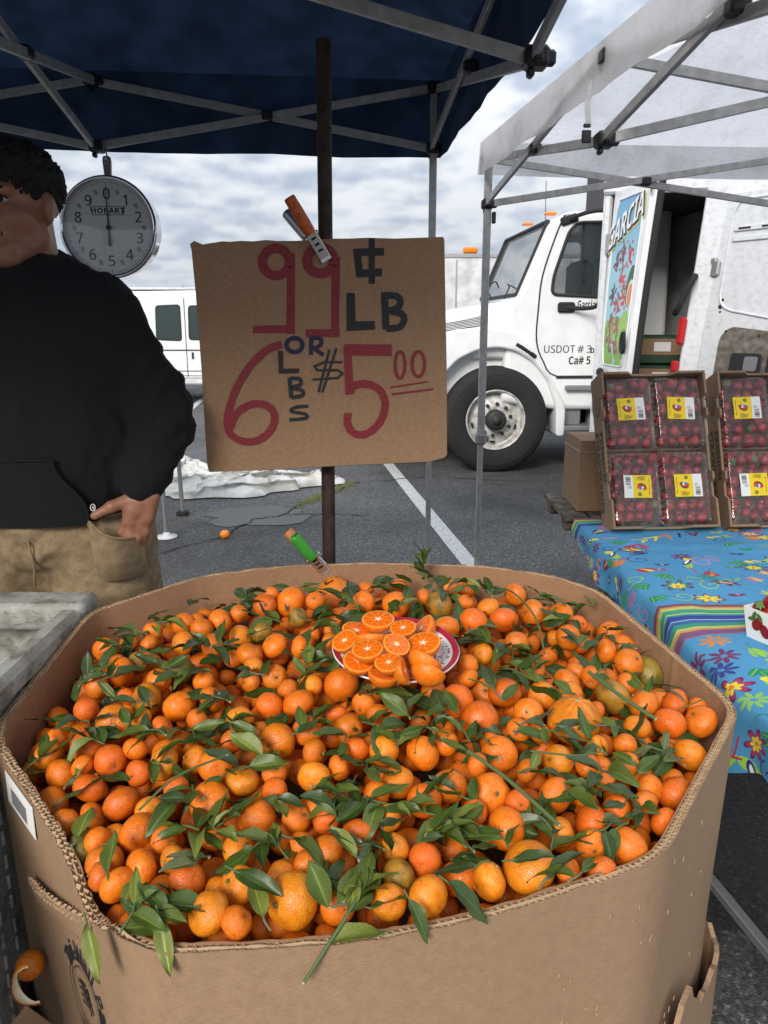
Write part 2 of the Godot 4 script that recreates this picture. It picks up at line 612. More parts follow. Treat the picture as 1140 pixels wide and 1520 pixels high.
	var greens := [Color(0.048, 0.086, 0.016), Color(0.07, 0.115, 0.02), Color(0.105, 0.15, 0.026), Color(0.19, 0.23, 0.04), Color(0.14, 0.165, 0.07), Color(0.06, 0.095, 0.034)]
	for i in greens.size():
		m = std("leaf_%d" % i, greens[i] * 1.5, [0.4, 0.42, 0.45, 0.5, 0.6, 0.4][i])
		m.albedo_texture = leaf_t
		m.backlight_enabled = true; m.backlight = lin(0.12, 0.2, 0.03)
	m = std("twig", Color(0.075, 0.12, 0.035), 0.7)
	m = std("twig_grey", Color(0.12, 0.13, 0.07), 0.8)
	m = std("pith", Color(0.86, 0.36, 0.05), 0.6)
	m = std("pith_white", Color(0.9, 0.8, 0.58), 0.6)
	m = std("pulp", Color(0.82, 0.175, 0.006), 0.16)
	tri_tex(m, noise_tex(0.05, [Color(1, 0.8, 0.7), Color(1, 1, 1)], [0.1, 0.8], 36, 256), 1.2, false)
	m.subsurf_scatter_enabled = true; m.subsurf_scatter_strength = 0.2
	m = std("berry", Color(0.24, 0.006, 0.008), 0.26)
	tri_tex(m, noise_tex(0.16, [Color(1, 0.75, 0.3), Color(1, 1, 1), Color(1, 1, 1)], [0.0, 0.16, 1.0], 37, 256, FastNoiseLite.TYPE_CELLULAR, 1), 0.7, false)
	m = std("berry_pale", Color(0.34, 0.018, 0.014), 0.28)
	m = std("berry_leaf", Color(0.06, 0.16, 0.03), 0.6)
	# metal, paint, plastic
	m = std("tent_steel", Color(0.55, 0.55, 0.54), 0.5, 0.1)
	over(m, mottle, Vector3.ONE * 3.0)
	m = std("tent_grey_paint", Color(0.36, 0.36, 0.37), 0.55, 0.1)
	over(m, mottle, Vector3.ONE * 3.0)
	m = std("black_plastic", Color(0.018, 0.018, 0.02), 0.5)
	m = std("rubber_black", Color(0.014, 0.014, 0.015), 0.85)
	m = std("rusty_pipe", Color(0.075, 0.05, 0.042), 0.7, 0.3)
	tri_tex(m, noise_tex(0.03, [Color(0.55, 0.45, 0.42), Color(0.85, 0.8, 0.8), Color(1, 1, 1)], [0.1, 0.5, 0.9], 41, 256), 2.6)
	m = std("chrome", Color(0.75, 0.76, 0.78), 0.12, 1.0)
	m = std("steel_plate", Color(0.5, 0.5, 0.5), 0.35, 0.9)
	m = std("navy_cloth", Color(0.02, 0.037, 0.072), 0.85)
	over(m, noise_tex(0.02, [grey(0.62), grey(1.0)], [0.1, 0.9], 42, 256), Vector3.ONE * 0.8)
	m.backlight_enabled = true; m.backlight = lin(0.5, 0.55, 0.6)
	m = std("white_cloth", Color(0.86, 0.85, 0.86), 0.8)
	tri_tex(m, noise_tex(0.012, [Color(0.9, 0.895, 0.89), Color(0.97, 0.97, 0.965), Color(1, 1, 1)], [0.12, 0.45, 0.8], 43), 0.7)
	over(m, noise_tex(0.05, [Color(0.93, 0.92, 0.91), Color(1, 1, 1), Color(1, 1, 1)], [0.05, 0.5, 1.0], 44), Vector3(1.0, 3.0, 1.6))
	m.backlight_enabled = true; m.backlight = lin(1.28, 1.28, 1.3)
	m = std("tarp", Color(0.66, 0.66, 0.64), 0.6)
	tri_tex(m, noise_tex(0.02, [Color(0.8, 0.78, 0.73), Color(1, 1, 1)], [0.1, 0.7], 45, 256), 0.9)
	m = std("white_paint", Color(0.76, 0.77, 0.78), 0.28)
	m.clearcoat_enabled = true; m.clearcoat = 0.5; m.clearcoat_roughness = 0.1
	over(m, noise_tex(0.015, [grey(0.96), grey(1.0)], [0.1, 0.7], 46), Vector3.ONE * 0.6)
	m = std("white_paint_worn", Color(0.62, 0.64, 0.67), 0.45)
	tri_tex(m, noise_tex(0.02, [Color(0.86, 0.85, 0.84), Color(0.96, 0.96, 0.96), Color(1, 1, 1)], [0.1, 0.35, 0.8], 47), 1.6)
	m = std("van_inside", Color(0.075, 0.078, 0.085), 0.6)
	over(m, mottle, Vector3.ONE * 1.2)
	m = std("trim_board", Color(0.2, 0.185, 0.165), 0.85)
	tri_tex(m, noise_tex(0.03, [Color(0.6, 0.55, 0.5), Color(1, 1, 1)], [0.1, 0.8], 48, 256), 1.7)
	m = std("seam", Color(0.02, 0.02, 0.022), 0.8)
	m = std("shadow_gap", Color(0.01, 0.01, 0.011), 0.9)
	m = std("tyre", Color(0.017, 0.017, 0.018), 0.82)
	over(m, mottle, Vector3.ONE * 2.0)
	m = std("wheel_white", Color(0.62, 0.62, 0.6), 0.4, 0.2)
	tri_tex(m, noise_tex(0.03, [Color(0.62, 0.58, 0.52), Color(1, 1, 1)], [0.1, 0.6], 49, 256), 1.4)
	m = std("rim_steel", Color(0.5, 0.49, 0.47), 0.35, 0.8)
	m = std("hub_grease", Color(0.03, 0.03, 0.03), 0.6, 0.3)
	m = std("grey_metal", Color(0.24, 0.24, 0.25), 0.5, 0.4)
	m = std("dark_box", Color(0.045, 0.04, 0.042), 0.6)
	m = std("box_white", Color(0.7, 0.71, 0.72), 0.5)
	over(m, mottle, Vector3.ONE * 0.5)
	m = std("amber", Color(0.8, 0.2, 0.01), 0.25)
	m = std("red_lens", Color(0.45, 0.012, 0.015), 0.2)
	m = std("seat_grey", Color(0.08, 0.08, 0.085), 0.9)
	glass("window_glass", Color(0.2, 0.24, 0.24), 0.28)
	glass("shell_glass", Color(0.9, 0.92, 0.93), 0.03, 0.06)
	glass("dial_glass", Color(1, 1, 1), 0.02, 0.03)
	m = std("dark_glass", Color(0.035, 0.05, 0.05), 0.06)
	m = std("crate_grey", Color(0.40, 0.40, 0.37), 0.75)
	tri_tex(m, noise_tex(0.018, [Color(0.66, 0.65, 0.62), Color(0.9, 0.89, 0.87), Color(1, 1, 1)], [0.08, 0.42, 0.8], 51), 1.3)
	over(m, noise_tex(0.05, [grey(0.72), grey(1.0), grey(1.0)], [0.05, 0.35, 1.0], 52), Vector3(1.2, 3.5, 1.2)); relief(m, hgt, 0.06)
	m = std("green_crate", Color(0.014, 0.05, 0.022), 0.6)
	m = std("wood_grey", Color(0.2, 0.175, 0.14), 0.9)
	tri_tex(m, noise_tex(0.03, [Color(0.6, 0.58, 0.55), Color(1, 1, 1)], [0.1, 0.8], 53, 256), 2.0)
	over(m, fibre, Vector3(30.0, 30.0, 2.5))
	m = std("paper", Color(0.8, 0.8, 0.79), 0.6)
	m = std("dial_white", Color(0.72, 0.73, 0.74), 0.5)
	m = std("orange_grip", Color(0.62, 0.13, 0.03), 0.5)
	tri_tex(m, noise_tex(0.03, [Color(0.6, 0.5, 0.5), Color(1, 1, 1)], [0.1, 0.5], 54, 256), 8.0)
	m = std("orange_grip_faded", Color(0.5, 0.2, 0.06), 0.6)
	m = std("green_grip", Color(0.04, 0.3, 0.03), 0.5)
	# the seller
	m = std("skin", Color(0.36, 0.175, 0.105), 0.5)
	tri_tex(m, noise_tex(0.03, [Color(0.9, 0.85, 0.84), Color(1, 1, 1)], [0.1, 0.7], 61, 256), 5.0)
	m.subsurf_scatter_enabled = true; m.subsurf_scatter_strength = 0.12
	m = std("hair", Color(0.006, 0.0055, 0.0055), 0.75)
	m = std("lips", Color(0.3, 0.11, 0.08), 0.5)
	m = std("eye_white", Color(0.38, 0.35, 0.33), 0.2)
	m = std("nail", Color(0.5, 0.27, 0.2), 0.35)
	m = std("hoodie", Color(0.0058, 0.006, 0.0085), 0.95)
	over(m, fine, Vector3.ONE * 9.0); relief(m, hgt, 0.03)
	m.rim_enabled = true; m.rim = 0.12; m.rim_tint = 0.6
	m = std("khaki", Color(0.34, 0.255, 0.15), 0.92)
	tri_tex(m, noise_tex(0.03, [Color(0.8, 0.78, 0.74), Color(1, 1, 1)], [0.1, 0.8], 62), 2.0)
	over(m, fibre, Vector3(3.0, 24.0, 3.0)); relief(m, cloth_n, 0.25)
	m = std("shoe", Color(0.03, 0.03, 0.032), 0.7)
	m = std("far_tree", Color(0.022, 0.032, 0.02), 0.95)
	m = std("far_building", Color(0.3, 0.3, 0.31), 0.9)

# ------------------------------------------------------------------ setting
func sheet(pts: Array, y: float, sg := -1) -> MB:
	var mb := MB.new()
	var poly := PackedVector2Array()
	for p in pts: poly.append(p)
	var ix := Geometry2D.triangulate_polygon(poly)
	for q in range(0, ix.size(), 3):
		var a := poly[ix[q]]
		var b := poly[ix[q + 1]]
		var c := poly[ix[q + 2]]
		var v := [Vector3(a.x, y, a.y), Vector3(b.x, y, b.y), Vector3(c.x, y, c.y)]
		mb.away(v, Vector3(a.x, y - 1.0, a.y))
	return mb

func strip(a: Vector2, b: Vector2, w: float) -> Array:
	var t := (b - a).normalized()
	var n := Vector2(-t.y, t.x) * w * 0.5
	return [a + n, b + n, b - n, a - n]

func ground():
	var mb := MB.new()
	mb.quad(Vector3(-400, 0, 400), Vector3(400, 0, 400), Vector3(400, 0, -400), Vector3(-400, 0, -400))
	struct("asphalt_ground", mb, M.asphalt)
	for l in [[Vector2(0.66, -3.7), Vector2(-0.42, -11.5)], [Vector2(-3.95, -18.5), Vector2(-3.3, -12.8)], [Vector2(4.2, -11.5), Vector2(5.3, -3.7)]]:
		struct("painted_line", sheet(strip(l[0], l[1], 0.11), 0.005), M.road_paint)
	struct("table_shade_patch", sheet([Vector2(0.52, -3.05), Vector2(2.9, -3.1), Vector2(2.8, -1.62), Vector2(1.3, -1.5), Vector2(0.95, -1.62), Vector2(0.5, -1.58)], 0.005), std("painted_shade", Color(0.035, 0.035, 0.037), 0.9))  # near-black sheet: the shade under the table, painted as ground colour
	relief(M.painted_shade, M.asphalt.heightmap_texture, 0.3); M.painted_shade.uv1_triplanar = true; M.painted_shade.uv1_world_triplanar = true; M.painted_shade.uv1_scale = Vector3.ONE * 1.5
	M.painted_shade.albedo_texture = M.asphalt.albedo_texture; M.painted_shade.albedo_color = lin(0.07, 0.07, 0.073)
	var rod := MB.new()
	rod.bar(Vector3(0.84, 0.02, -1.95), Vector3(0.94, 0.02, -1.32), 0.026, 0.026, 0.003)
	tag(obj("steel_bar", rod, M.grey_metal), "grey steel bar lying on the asphalt under the patterned table", "bar")
	# worn lighter patch with a crack and moss
	var r := RandomNumberGenerator.new()
	r.seed = 4
	var pts := []
	for k in 22:
		var a := TAU * k / 22.0
		var q := 1.0 + r.randf_range(-0.2, 0.2)
		pts.append(Vector2(-0.98 + cos(a) * 0.36 * q, -5.85 - sin(a) * 0.34 * q))
	struct("worn_patch", sheet(pts, 0.005), M.worn_asphalt)
	for path in [[Vector2(-1.75, -4.3), Vector2(-1.45, -4.85), Vector2(-1.11, -5.3), Vector2(-1.0, -5.72), Vector2(-0.78, -5.86), Vector2(-0.74, -6.12), Vector2(-0.52, -6.5), Vector2(-0.3, -7.1), Vector2(0.4, -7.4), Vector2(1.4, -7.2)], [Vector2(-0.78, -5.86), Vector2(-0.4, -5.9), Vector2(-0.1, -5.84)]]:
		var c := MB.new()
		var last: Vector2 = path[0]
		for i in path.size() - 1:
			for k in range(1, 9):
				var p: Vector2 = path[i].lerp(path[i + 1], k / 8.0) + Vector2(r.randf_range(-0.02, 0.02), r.randf_range(-0.02, 0.02))
				var w := r.randf_range(0.006, 0.02)
				var s := strip(last, p, w)
				c.quad(Vector3(s[3].x, 0.009, s[3].y), Vector3(s[2].x, 0.009, s[2].y), Vector3(s[1].x, 0.009, s[1].y), Vector3(s[0].x, 0.009, s[0].y))
				last = p
		struct("pavement_crack", c, M.crack)
	var moss := MB.new()
	for k in 260:
		var t := r.randf()
		var p := Vector2(-0.72, -6.15).lerp(Vector2(-0.3, -7.1), t) + Vector2(r.randfn(0, 0.035), r.randfn(0, 0.04))
		var s := r.randf_range(0.004, 0.014)
		moss.away([Vector3(p.x - s, 0.006, p.y), Vector3(p.x + s, 0.006, p.y + s * 0.4), Vector3(p.x + r.randf_range(-s, s), 0.006 + s * 1.3, p.y - s)], Vector3(p.x, -1, p.y - 0.4))
		moss.away([Vector3(p.x, 0.006, p.y - s), Vector3(p.x + s * 0.3, 0.006, p.y + s), Vector3(p.x, 0.006 + s, p.y)], Vector3(p.x - 1, 0, p.y))
	var mo := obj("moss", moss, M.moss); mo.set_meta("kind", "stuff"); tag(mo, "sparse yellow green moss growing along the asphalt crack", "moss")
	# the lone fruit on the asphalt
	var f := obj("tangerine", fruit_mesh(3, 0.9, 0.0, 0.02, false), M.peel_2_0, null, Transform3D(Basis().scaled(Vector3.ONE * 0.034), Vector3(-1.112, 0.029, -5.211)))
	tag(f, "single dropped tangerine lying on the asphalt beyond the bin", "tangerine")
	obj("calyx", calyx_mesh(), M.calyx, f)

# ------------------------------------------------------------------ tents
func cloth_side(a: Vector3, b: Vector3, drop: float, sd: float, mb: MB, away_from: Vector3):
	var rows := []
	var n := 40
	for i in 5:
		var row := []
		for j in n + 1:
			var p := a.lerp(b, float(j) / n)
			var out := (p - away_from); out.y = 0; out = out.normalized()
			var v := float(i) / 4
			row.append(p + Vector3(0, -drop * v + 0.003 * sin(j * 0.55 + sd) * v, 0) + out * (0.005 * v + 0.007 * sin(j * 0.9 + sd * 2.0) * v + 0.003 * sin(j * 2.3 + sd) * v))
		rows.append(row)
	mb.patch(rows, 3)

func roof_side(a: Vector3, b: Vector3, top: Vector3, sag: float, nz: FastNoiseLite) -> MB:
	var mb := MB.new()
	var rows := []
	for i in 15:
		var row := []
		for j in 25:
			var v := i / 14.0
			var p := a.lerp(b, j / 24.0).lerp(top, v)
			p.y += -sag * sin(PI * v) + nz.get_noise_2d(p.x * 60.0, p.z * 60.0) * 0.03 * sin(PI * minf(v * 1.3, 1.0)) + 0.008 * sin(j * 1.1) * (1.0 - v) * sin(PI * v)
			row.append(p)
		rows.append(row)
	mb.patch(rows, 2)
	return mb

func leg(parent: Node3D, top: Vector3, foot: Vector3, w: float, mat: Material, mid := 0.42):
	var up := MB.new()
	var k := foot.lerp(top, mid)
	up.bar(k, top, w, w, 0.003, Vector3.RIGHT)
	var l := obj("leg", up, mat, parent)
	var lowm := MB.new()
	lowm.bar(foot + Vector3(0, 0.006, 0), k, w * 0.76, w * 0.76, 0.002, Vector3.RIGHT)
	for q in 4:   # button holes
		lowm.box(foot.lerp(k, 0.35 + q * 0.15) + Vector3(0, 0, w * 0.38), Vector3(0.008, 0.008, 0.003))
	obj("lower_tube", lowm, mat, l)
	var sl := MB.new()
	sl.box(k, Vector3(w * 1.5, 0.05, w * 1.5), 0.006)
	sl.box(k + Vector3(w * 0.9, 0.0, 0), Vector3(0.02, 0.03, 0.02), 0.004)
	obj("leg_lock", sl, M.tent_grey_paint, l)
	var ft := MB.new()
	ft.box(foot + Vector3(0, 0.004, 0), Vector3(0.09, 0.006, 0.09), 0.001)
	obj("foot_plate", ft, M.tent_grey_paint, l)

func bracket(parent: Node3D, p: Vector3, s: float):
	var mb := MB.new()
	mb.box(p, Vector3(s, s * 0.8, s), 0.008)
	mb.box(p + Vector3(s * 0.55, 0, 0), Vector3(s * 0.5, s * 0.6, s * 0.4), 0.006)
	mb.box(p + Vector3(0, 0, s * 0.55), Vector3(s * 0.4, s * 0.6, s * 0.5), 0.006)
	mb.box(p + Vector3(-s * 0.2, -s * 0.55, 0), Vector3(s * 0.3, s * 0.35, s * 0.5), 0.005)
	obj("bracket", mb, M.black_plastic, parent)

func scissor(parent: Node3D, a_low: Vector3, a_up: Vector3, b_low: Vector3, b_up: Vector3, mat: Material, w := 0.014, h := 0.03):
	var side := (b_low - a_low).cross(Vector3.UP).normalized() * 0.009
	var m1 := MB.new()
	m1.bar(a_low + side, b_up + side, w, h, 0.002)
	obj("scissor_bar", m1, mat, parent)
	var m2 := MB.new()
	m2.bar(a_up - side, b_low - side, w, h, 0.002)
	obj("scissor_bar", m2, mat, parent)
	var x := (a_low + b_up + a_up + b_low) / 4.0
	var m3 := MB.new()
	m3.box(x, Vector3(0.045, 0.035, 0.045), 0.006)
	obj("pivot", m3, M.black_plastic, parent)

func tent(called: String, label: String, P: Dictionary, cloth: Material, steel: Material, eave: float, drop: float, peak: float, sag: float, sd: int):
	var t := thing(called, label, "canopy tent")
	var nz := FastNoiseLite.new()
	nz.seed = sd; nz.frequency = 0.03
	var c: Vector2 = P.hub
	var top := Vector3(c.x, peak, c.y)
	var C3 := Vector3(c.x, 0, c.y)
	var ring: Array = P.ring     # eight points: corner, middle, corner ...; each [x, z, lower, upper]
	var low := []
	var up := []
	for q in ring:
		low.append(Vector3(q[0], q[2], q[1])); up.append(Vector3(q[0], q[3], q[1]))
	for i in 8:
		if i % 2 == 0:
			leg(t, up[i] + Vector3(0, 0.02, 0), Vector3(ring[i][0], 0, ring[i][1]), P.leg, steel)
		bracket(t, low[i], 0.055)
		bracket(t, up[i], 0.055)
		var j := (i + 1) % 8
		scissor(t, low[i], up[i], low[j], up[j], steel)
	var hl := Vector3(c.x, P.hub_low, c.y)
	var hu := Vector3(c.x, P.hub_up, c.y)
	for i in [1, 3, 5, 7]: scissor(t, low[i], up[i], hl, hu, steel)
	bracket(t, hl, 0.07); bracket(t, hu, 0.07)
	var pm := MB.new()
	pm.bar(hl, top - Vector3(0, 0.03, 0), 0.03, 0.03, 0.003)
	obj("peak_pole", pm, steel, t)
	for i in [0, 2, 4, 6]:
		var a: Vector3 = up[i]
		var b: Vector3 = up[(i + 2) % 8]
		a.y = eave; b.y = eave
		var da := (a - C3); da.y = 0
		var db := (b - C3); db.y = 0
		var a2 := a + da.normalized() * 0.045
		var b2 := b + db.normalized() * 0.045
		obj("roof_panel", roof_side(a2, b2, top, sag, nz), cloth, t)
		var vm := MB.new()
		cloth_side(a2, b2, drop, i * 1.3 + sd, vm, C3)
		obj("valance", vm, cloth, t)
	return t

func tents():
	tent("canopy_tent", "navy blue pop-up canopy tent over the tangerine bin with steel scissor frame", {
		"hub": Vector2(-0.985, -1.77), "hub_low": 2.09, "hub_up": 2.34, "leg": 0.03,
		"ring": [[0.2, -3.4, 2.15, 2.37], [0.336, -1.9, 2.03, 2.37], [0.47, -0.4, 2.05, 2.37], [-0.85, -0.27, 2.06, 2.37], [-2.17, -0.14, 2.1, 2.37], [-2.3, -1.64, 2.1, 2.37], [-2.44, -3.14, 2.13, 2.37], [-1.12, -3.27, 2.13, 2.365]]},
		M.navy_cloth, M.tent_steel, 2.41, 0.29, 3.0, 0.03, 3)
	var w = tent("canopy_tent", "white pop-up canopy tent with dirty roof cloth over the strawberry table", {
		"hub": Vector2(2.06, -2.55), "hub_low": 2.0, "hub_up": 2.3, "leg": 0.033,
		"ring": [[0.465, -3.7, 1.98, 2.17], [0.643, -2.45, 1.98, 2.2], [0.84, -1.2, 1.98, 2.26], [2.2, -1.3, 1.98, 2.25], [3.6, -1.4, 1.98, 2.22], [3.45, -2.65, 1.98, 2.2], [3.3, -3.9, 1.98, 2.2], [1.9, -3.8, 1.98, 2.2]]},
		M.white_cloth, M.tent_steel, 2.24, 0.135, 2.85, 0.02, 9)
	# strap with a buckle hanging from the middle of the near side
	var st := MB.new()
	var rows := []
	for i in 13:
		var v := i / 12.0
		var p := Vector3(0.622 - 0.02 * v + 0.008 * sin(v * 7.0), 2.235 - 0.21 * v, -2.5)
		rows.append([p + Vector3(0.009, 0, 0.002 * sin(v * 9.0)), p - Vector3(0.009, 0, 0.003 * sin(v * 5.0))])
	st.patch(rows)
	obj("strap", st, M.white_cloth, w)
	var bk := MB.new()
	bk.box(Vector3(0.602, 2.0, -2.5), Vector3(0.028, 0.036, 0.008), 0.003)
	bk.box(Vector3(0.602, 2.03, -2.5), Vector3(0.022, 0.012, 0.008), 0.003)
	obj("buckle", bk, M.black_plastic, w)
	var hk := MB.new()
	hk.box(Vector3(0.492, 1.92, -3.68), Vector3(0.018, 0.05, 0.02), 0.004)
	obj("velcro_tab", hk, M.black_plastic, w)
	# rusty pipe that carries the price sign
	var p := MB.new()
	p.tube([Vector3(-0.152, 0.02, -1.975), Vector3(-0.139, 2.09, -1.975)], 0.0175, 16)
	var pole := obj("sign_pole", p, M.rusty_pipe)
	tag(pole, "dark rusty steel pipe standing behind the tangerine bin holding the sign", "pole")
	var b := MB.new()
	b.lathe([Vector2(0.0, 0.0), Vector2(0.14, 0.0), Vector2(0.14, 0.015), Vector2(0.03, 0.03), Vector2(0.02, 0.1), Vector2(0.0, 0.1)], 20)
	obj("base", b, M.rusty_pipe, pole, Transform3D(Basis(), Vector3(-0.152, 0, -1.975)))

# ------------------------------------------------------------------ the bin of fruit
const RIM := [Vector2(-0.262, -0.700), Vector2(-0.597, -1.08), Vector2(-0.598, -1.485), Vector2(-0.412, -1.665), Vector2(-0.235, -1.719), Vector2(-0.035, -1.739), Vector2(0.235, -1.719), Vector2(0.374, -1.669), Vector2(0.46, -1.587), Vector2(0.486, -1.479), Vector2(0.568, -1.148), Vector2(0.334, -0.83), Vector2(0.131, -0.751), Vector2(-0.007, -0.716), Vector2(-0.13, -0.704)]

func rim_h(z: float) -> float:
	return 0.81 + (-z - 0.715) * 0.098

func rim_top(p: Vector2) -> float:   # the cut edge dips where the corner is torn
	var a: Vector2 = RIM[0]
	var d: Vector2 = (RIM[1] - RIM[0]).normalized()
	var s := (p - a).dot(d)
	var off := absf((p - a).cross(d))
	return rim_h(p.y) - (0.045 * exp(-pow((s - 0.12) / 0.06, 2.0)) if off < 0.06 and s > -0.05 else 0.0)

func wall_dist(p: Vector2) -> float:
	var best := 9.0
	for i in RIM.size():
		best = minf(best, p.distance_to(Geometry2D.get_closest_point_to_segment(p, RIM[i], RIM[(i + 1) % RIM.size()])))
	return best

func pile_h(x: float, z: float) -> float:
	var p := Vector2(x, z)
	var d := wall_dist(p) if Geometry2D.is_point_in_polygon(p, PackedVector2Array(RIM)) else 0.0
	var edge := pow(maxf(0.0, 1.0 - d / 0.16), 1.5)
	var front := clampf((-z - 0.72) / 0.25, 0.0, 1.0)
	return rim_h(z) + 0.012 - 0.048 * edge * front + 0.03 * exp(-(pow(x - 0.02, 2) + pow(z + 1.22, 2)) / 0.1) * 0.73

func bin_path(step: float) -> Array:   # the rim as a dense closed path, corners a little rounded; [point, outward]
	var rp := round_poly(RIM, 0.045, 5)
	var o := []
	var n := rp.size()
	for i in n:
		var a := rp[i]
		var b := rp[(i + 1) % n]
		var k := maxi(1, int(a.distance_to(b) / step))
		for q in k: o.append(a.lerp(b, float(q) / k))
	var out := []
	var c := o.size()
	for i in c:
		var t: Vector2 = (o[(i + 1) % c] - o[(i + c - 1) % c]).normalized()
		var nn := Vector2(-t.y, t.x)
		if nn.dot(o[i] - Vector2(0, -1.2)) < 0: nn = -nn
		out.append([o[i], nn])
	return out

func liner(path: Array, d0: float, d1: float, bottom: float, rag: float, nz: FastNoiseLite, creases: Array, lower := 0.0) -> MB:   # one sheet of the wall between offsets d0 (inside) and d1
	var mb := MB.new()
	var rows := [[], [], [], [], [], []]
	var n := path.size()
	for i in n:
		var p: Vector2 = path[i][0]
		var o: Vector2 = path[i][1]
		var cr := 0.0
		for c in creases:
			cr = maxf(cr, 1.0 - p.distance_to(c) / 0.007)
		var top := rim_top(p) - lower + rag * nz.get_noise_2d(i * 3.0, d0 * 9000.0) - (0.006 if p.y > -1.1 and p.x < -0.3 else 0.0) * absf(nz.get_noise_2d(i * 7.0, 50.0)) * 3.0
		var s := 0.0
		if bottom < 0.5: s = -0.01
		var wob := 0.001 * sin(i * 0.07)
		for k in 6:
			var d: float = [d1, d1, d1, d0, d0, d0][k] - cr * 0.0035
			var y: float = [bottom, lerpf(bottom, top, 0.5), top, top, lerpf(bottom, top, 0.5), bottom][k]
			var q = p + o * (d + [s, s + wob, 0.0, 0.0, s + wob, s][k])
			rows[k].append(Vector3(q.x, y, q.y))
	# path direction decides which way is out
	var area := 0.0
	for i in n: area += (path[i][0] as Vector2).cross(path[(i + 1) % n][0])
	if area > 0.0:
		for r in rows: r.reverse()
	for k in 5:
		mb.patch([rows[k + 1], rows[k]] if true else [], -1 if k == 2 else 1, true)
	return mb

func flute(path: Array, d0: float, d1: float, nz: FastNoiseLite) -> MB:   # the wavy paper between two sheets, seen at the cut rim
	var mb := MB.new()
	var n := path.size()
	var rows := [[], []]
	for i in n:
		var p: Vector2 = path[i][0]
		var o: Vector2 = path[i][1]
		var d = (d0 + d1) / 2 + (d1 - d0) / 2 * [0.0, 1.0, 0.0, -1.0][i % 4]
		var q = p + o * d
		var top := rim_top(p) - 0.001 + 0.003 * nz.get_noise_2d(i * 5.0, d0 * 7000.0)
		rows[0].append(Vector3(q.x, top - 0.03, q.y)); rows[1].append(Vector3(q.x, top, q.y))
	mb.patch(rows, -1, true)
	return mb

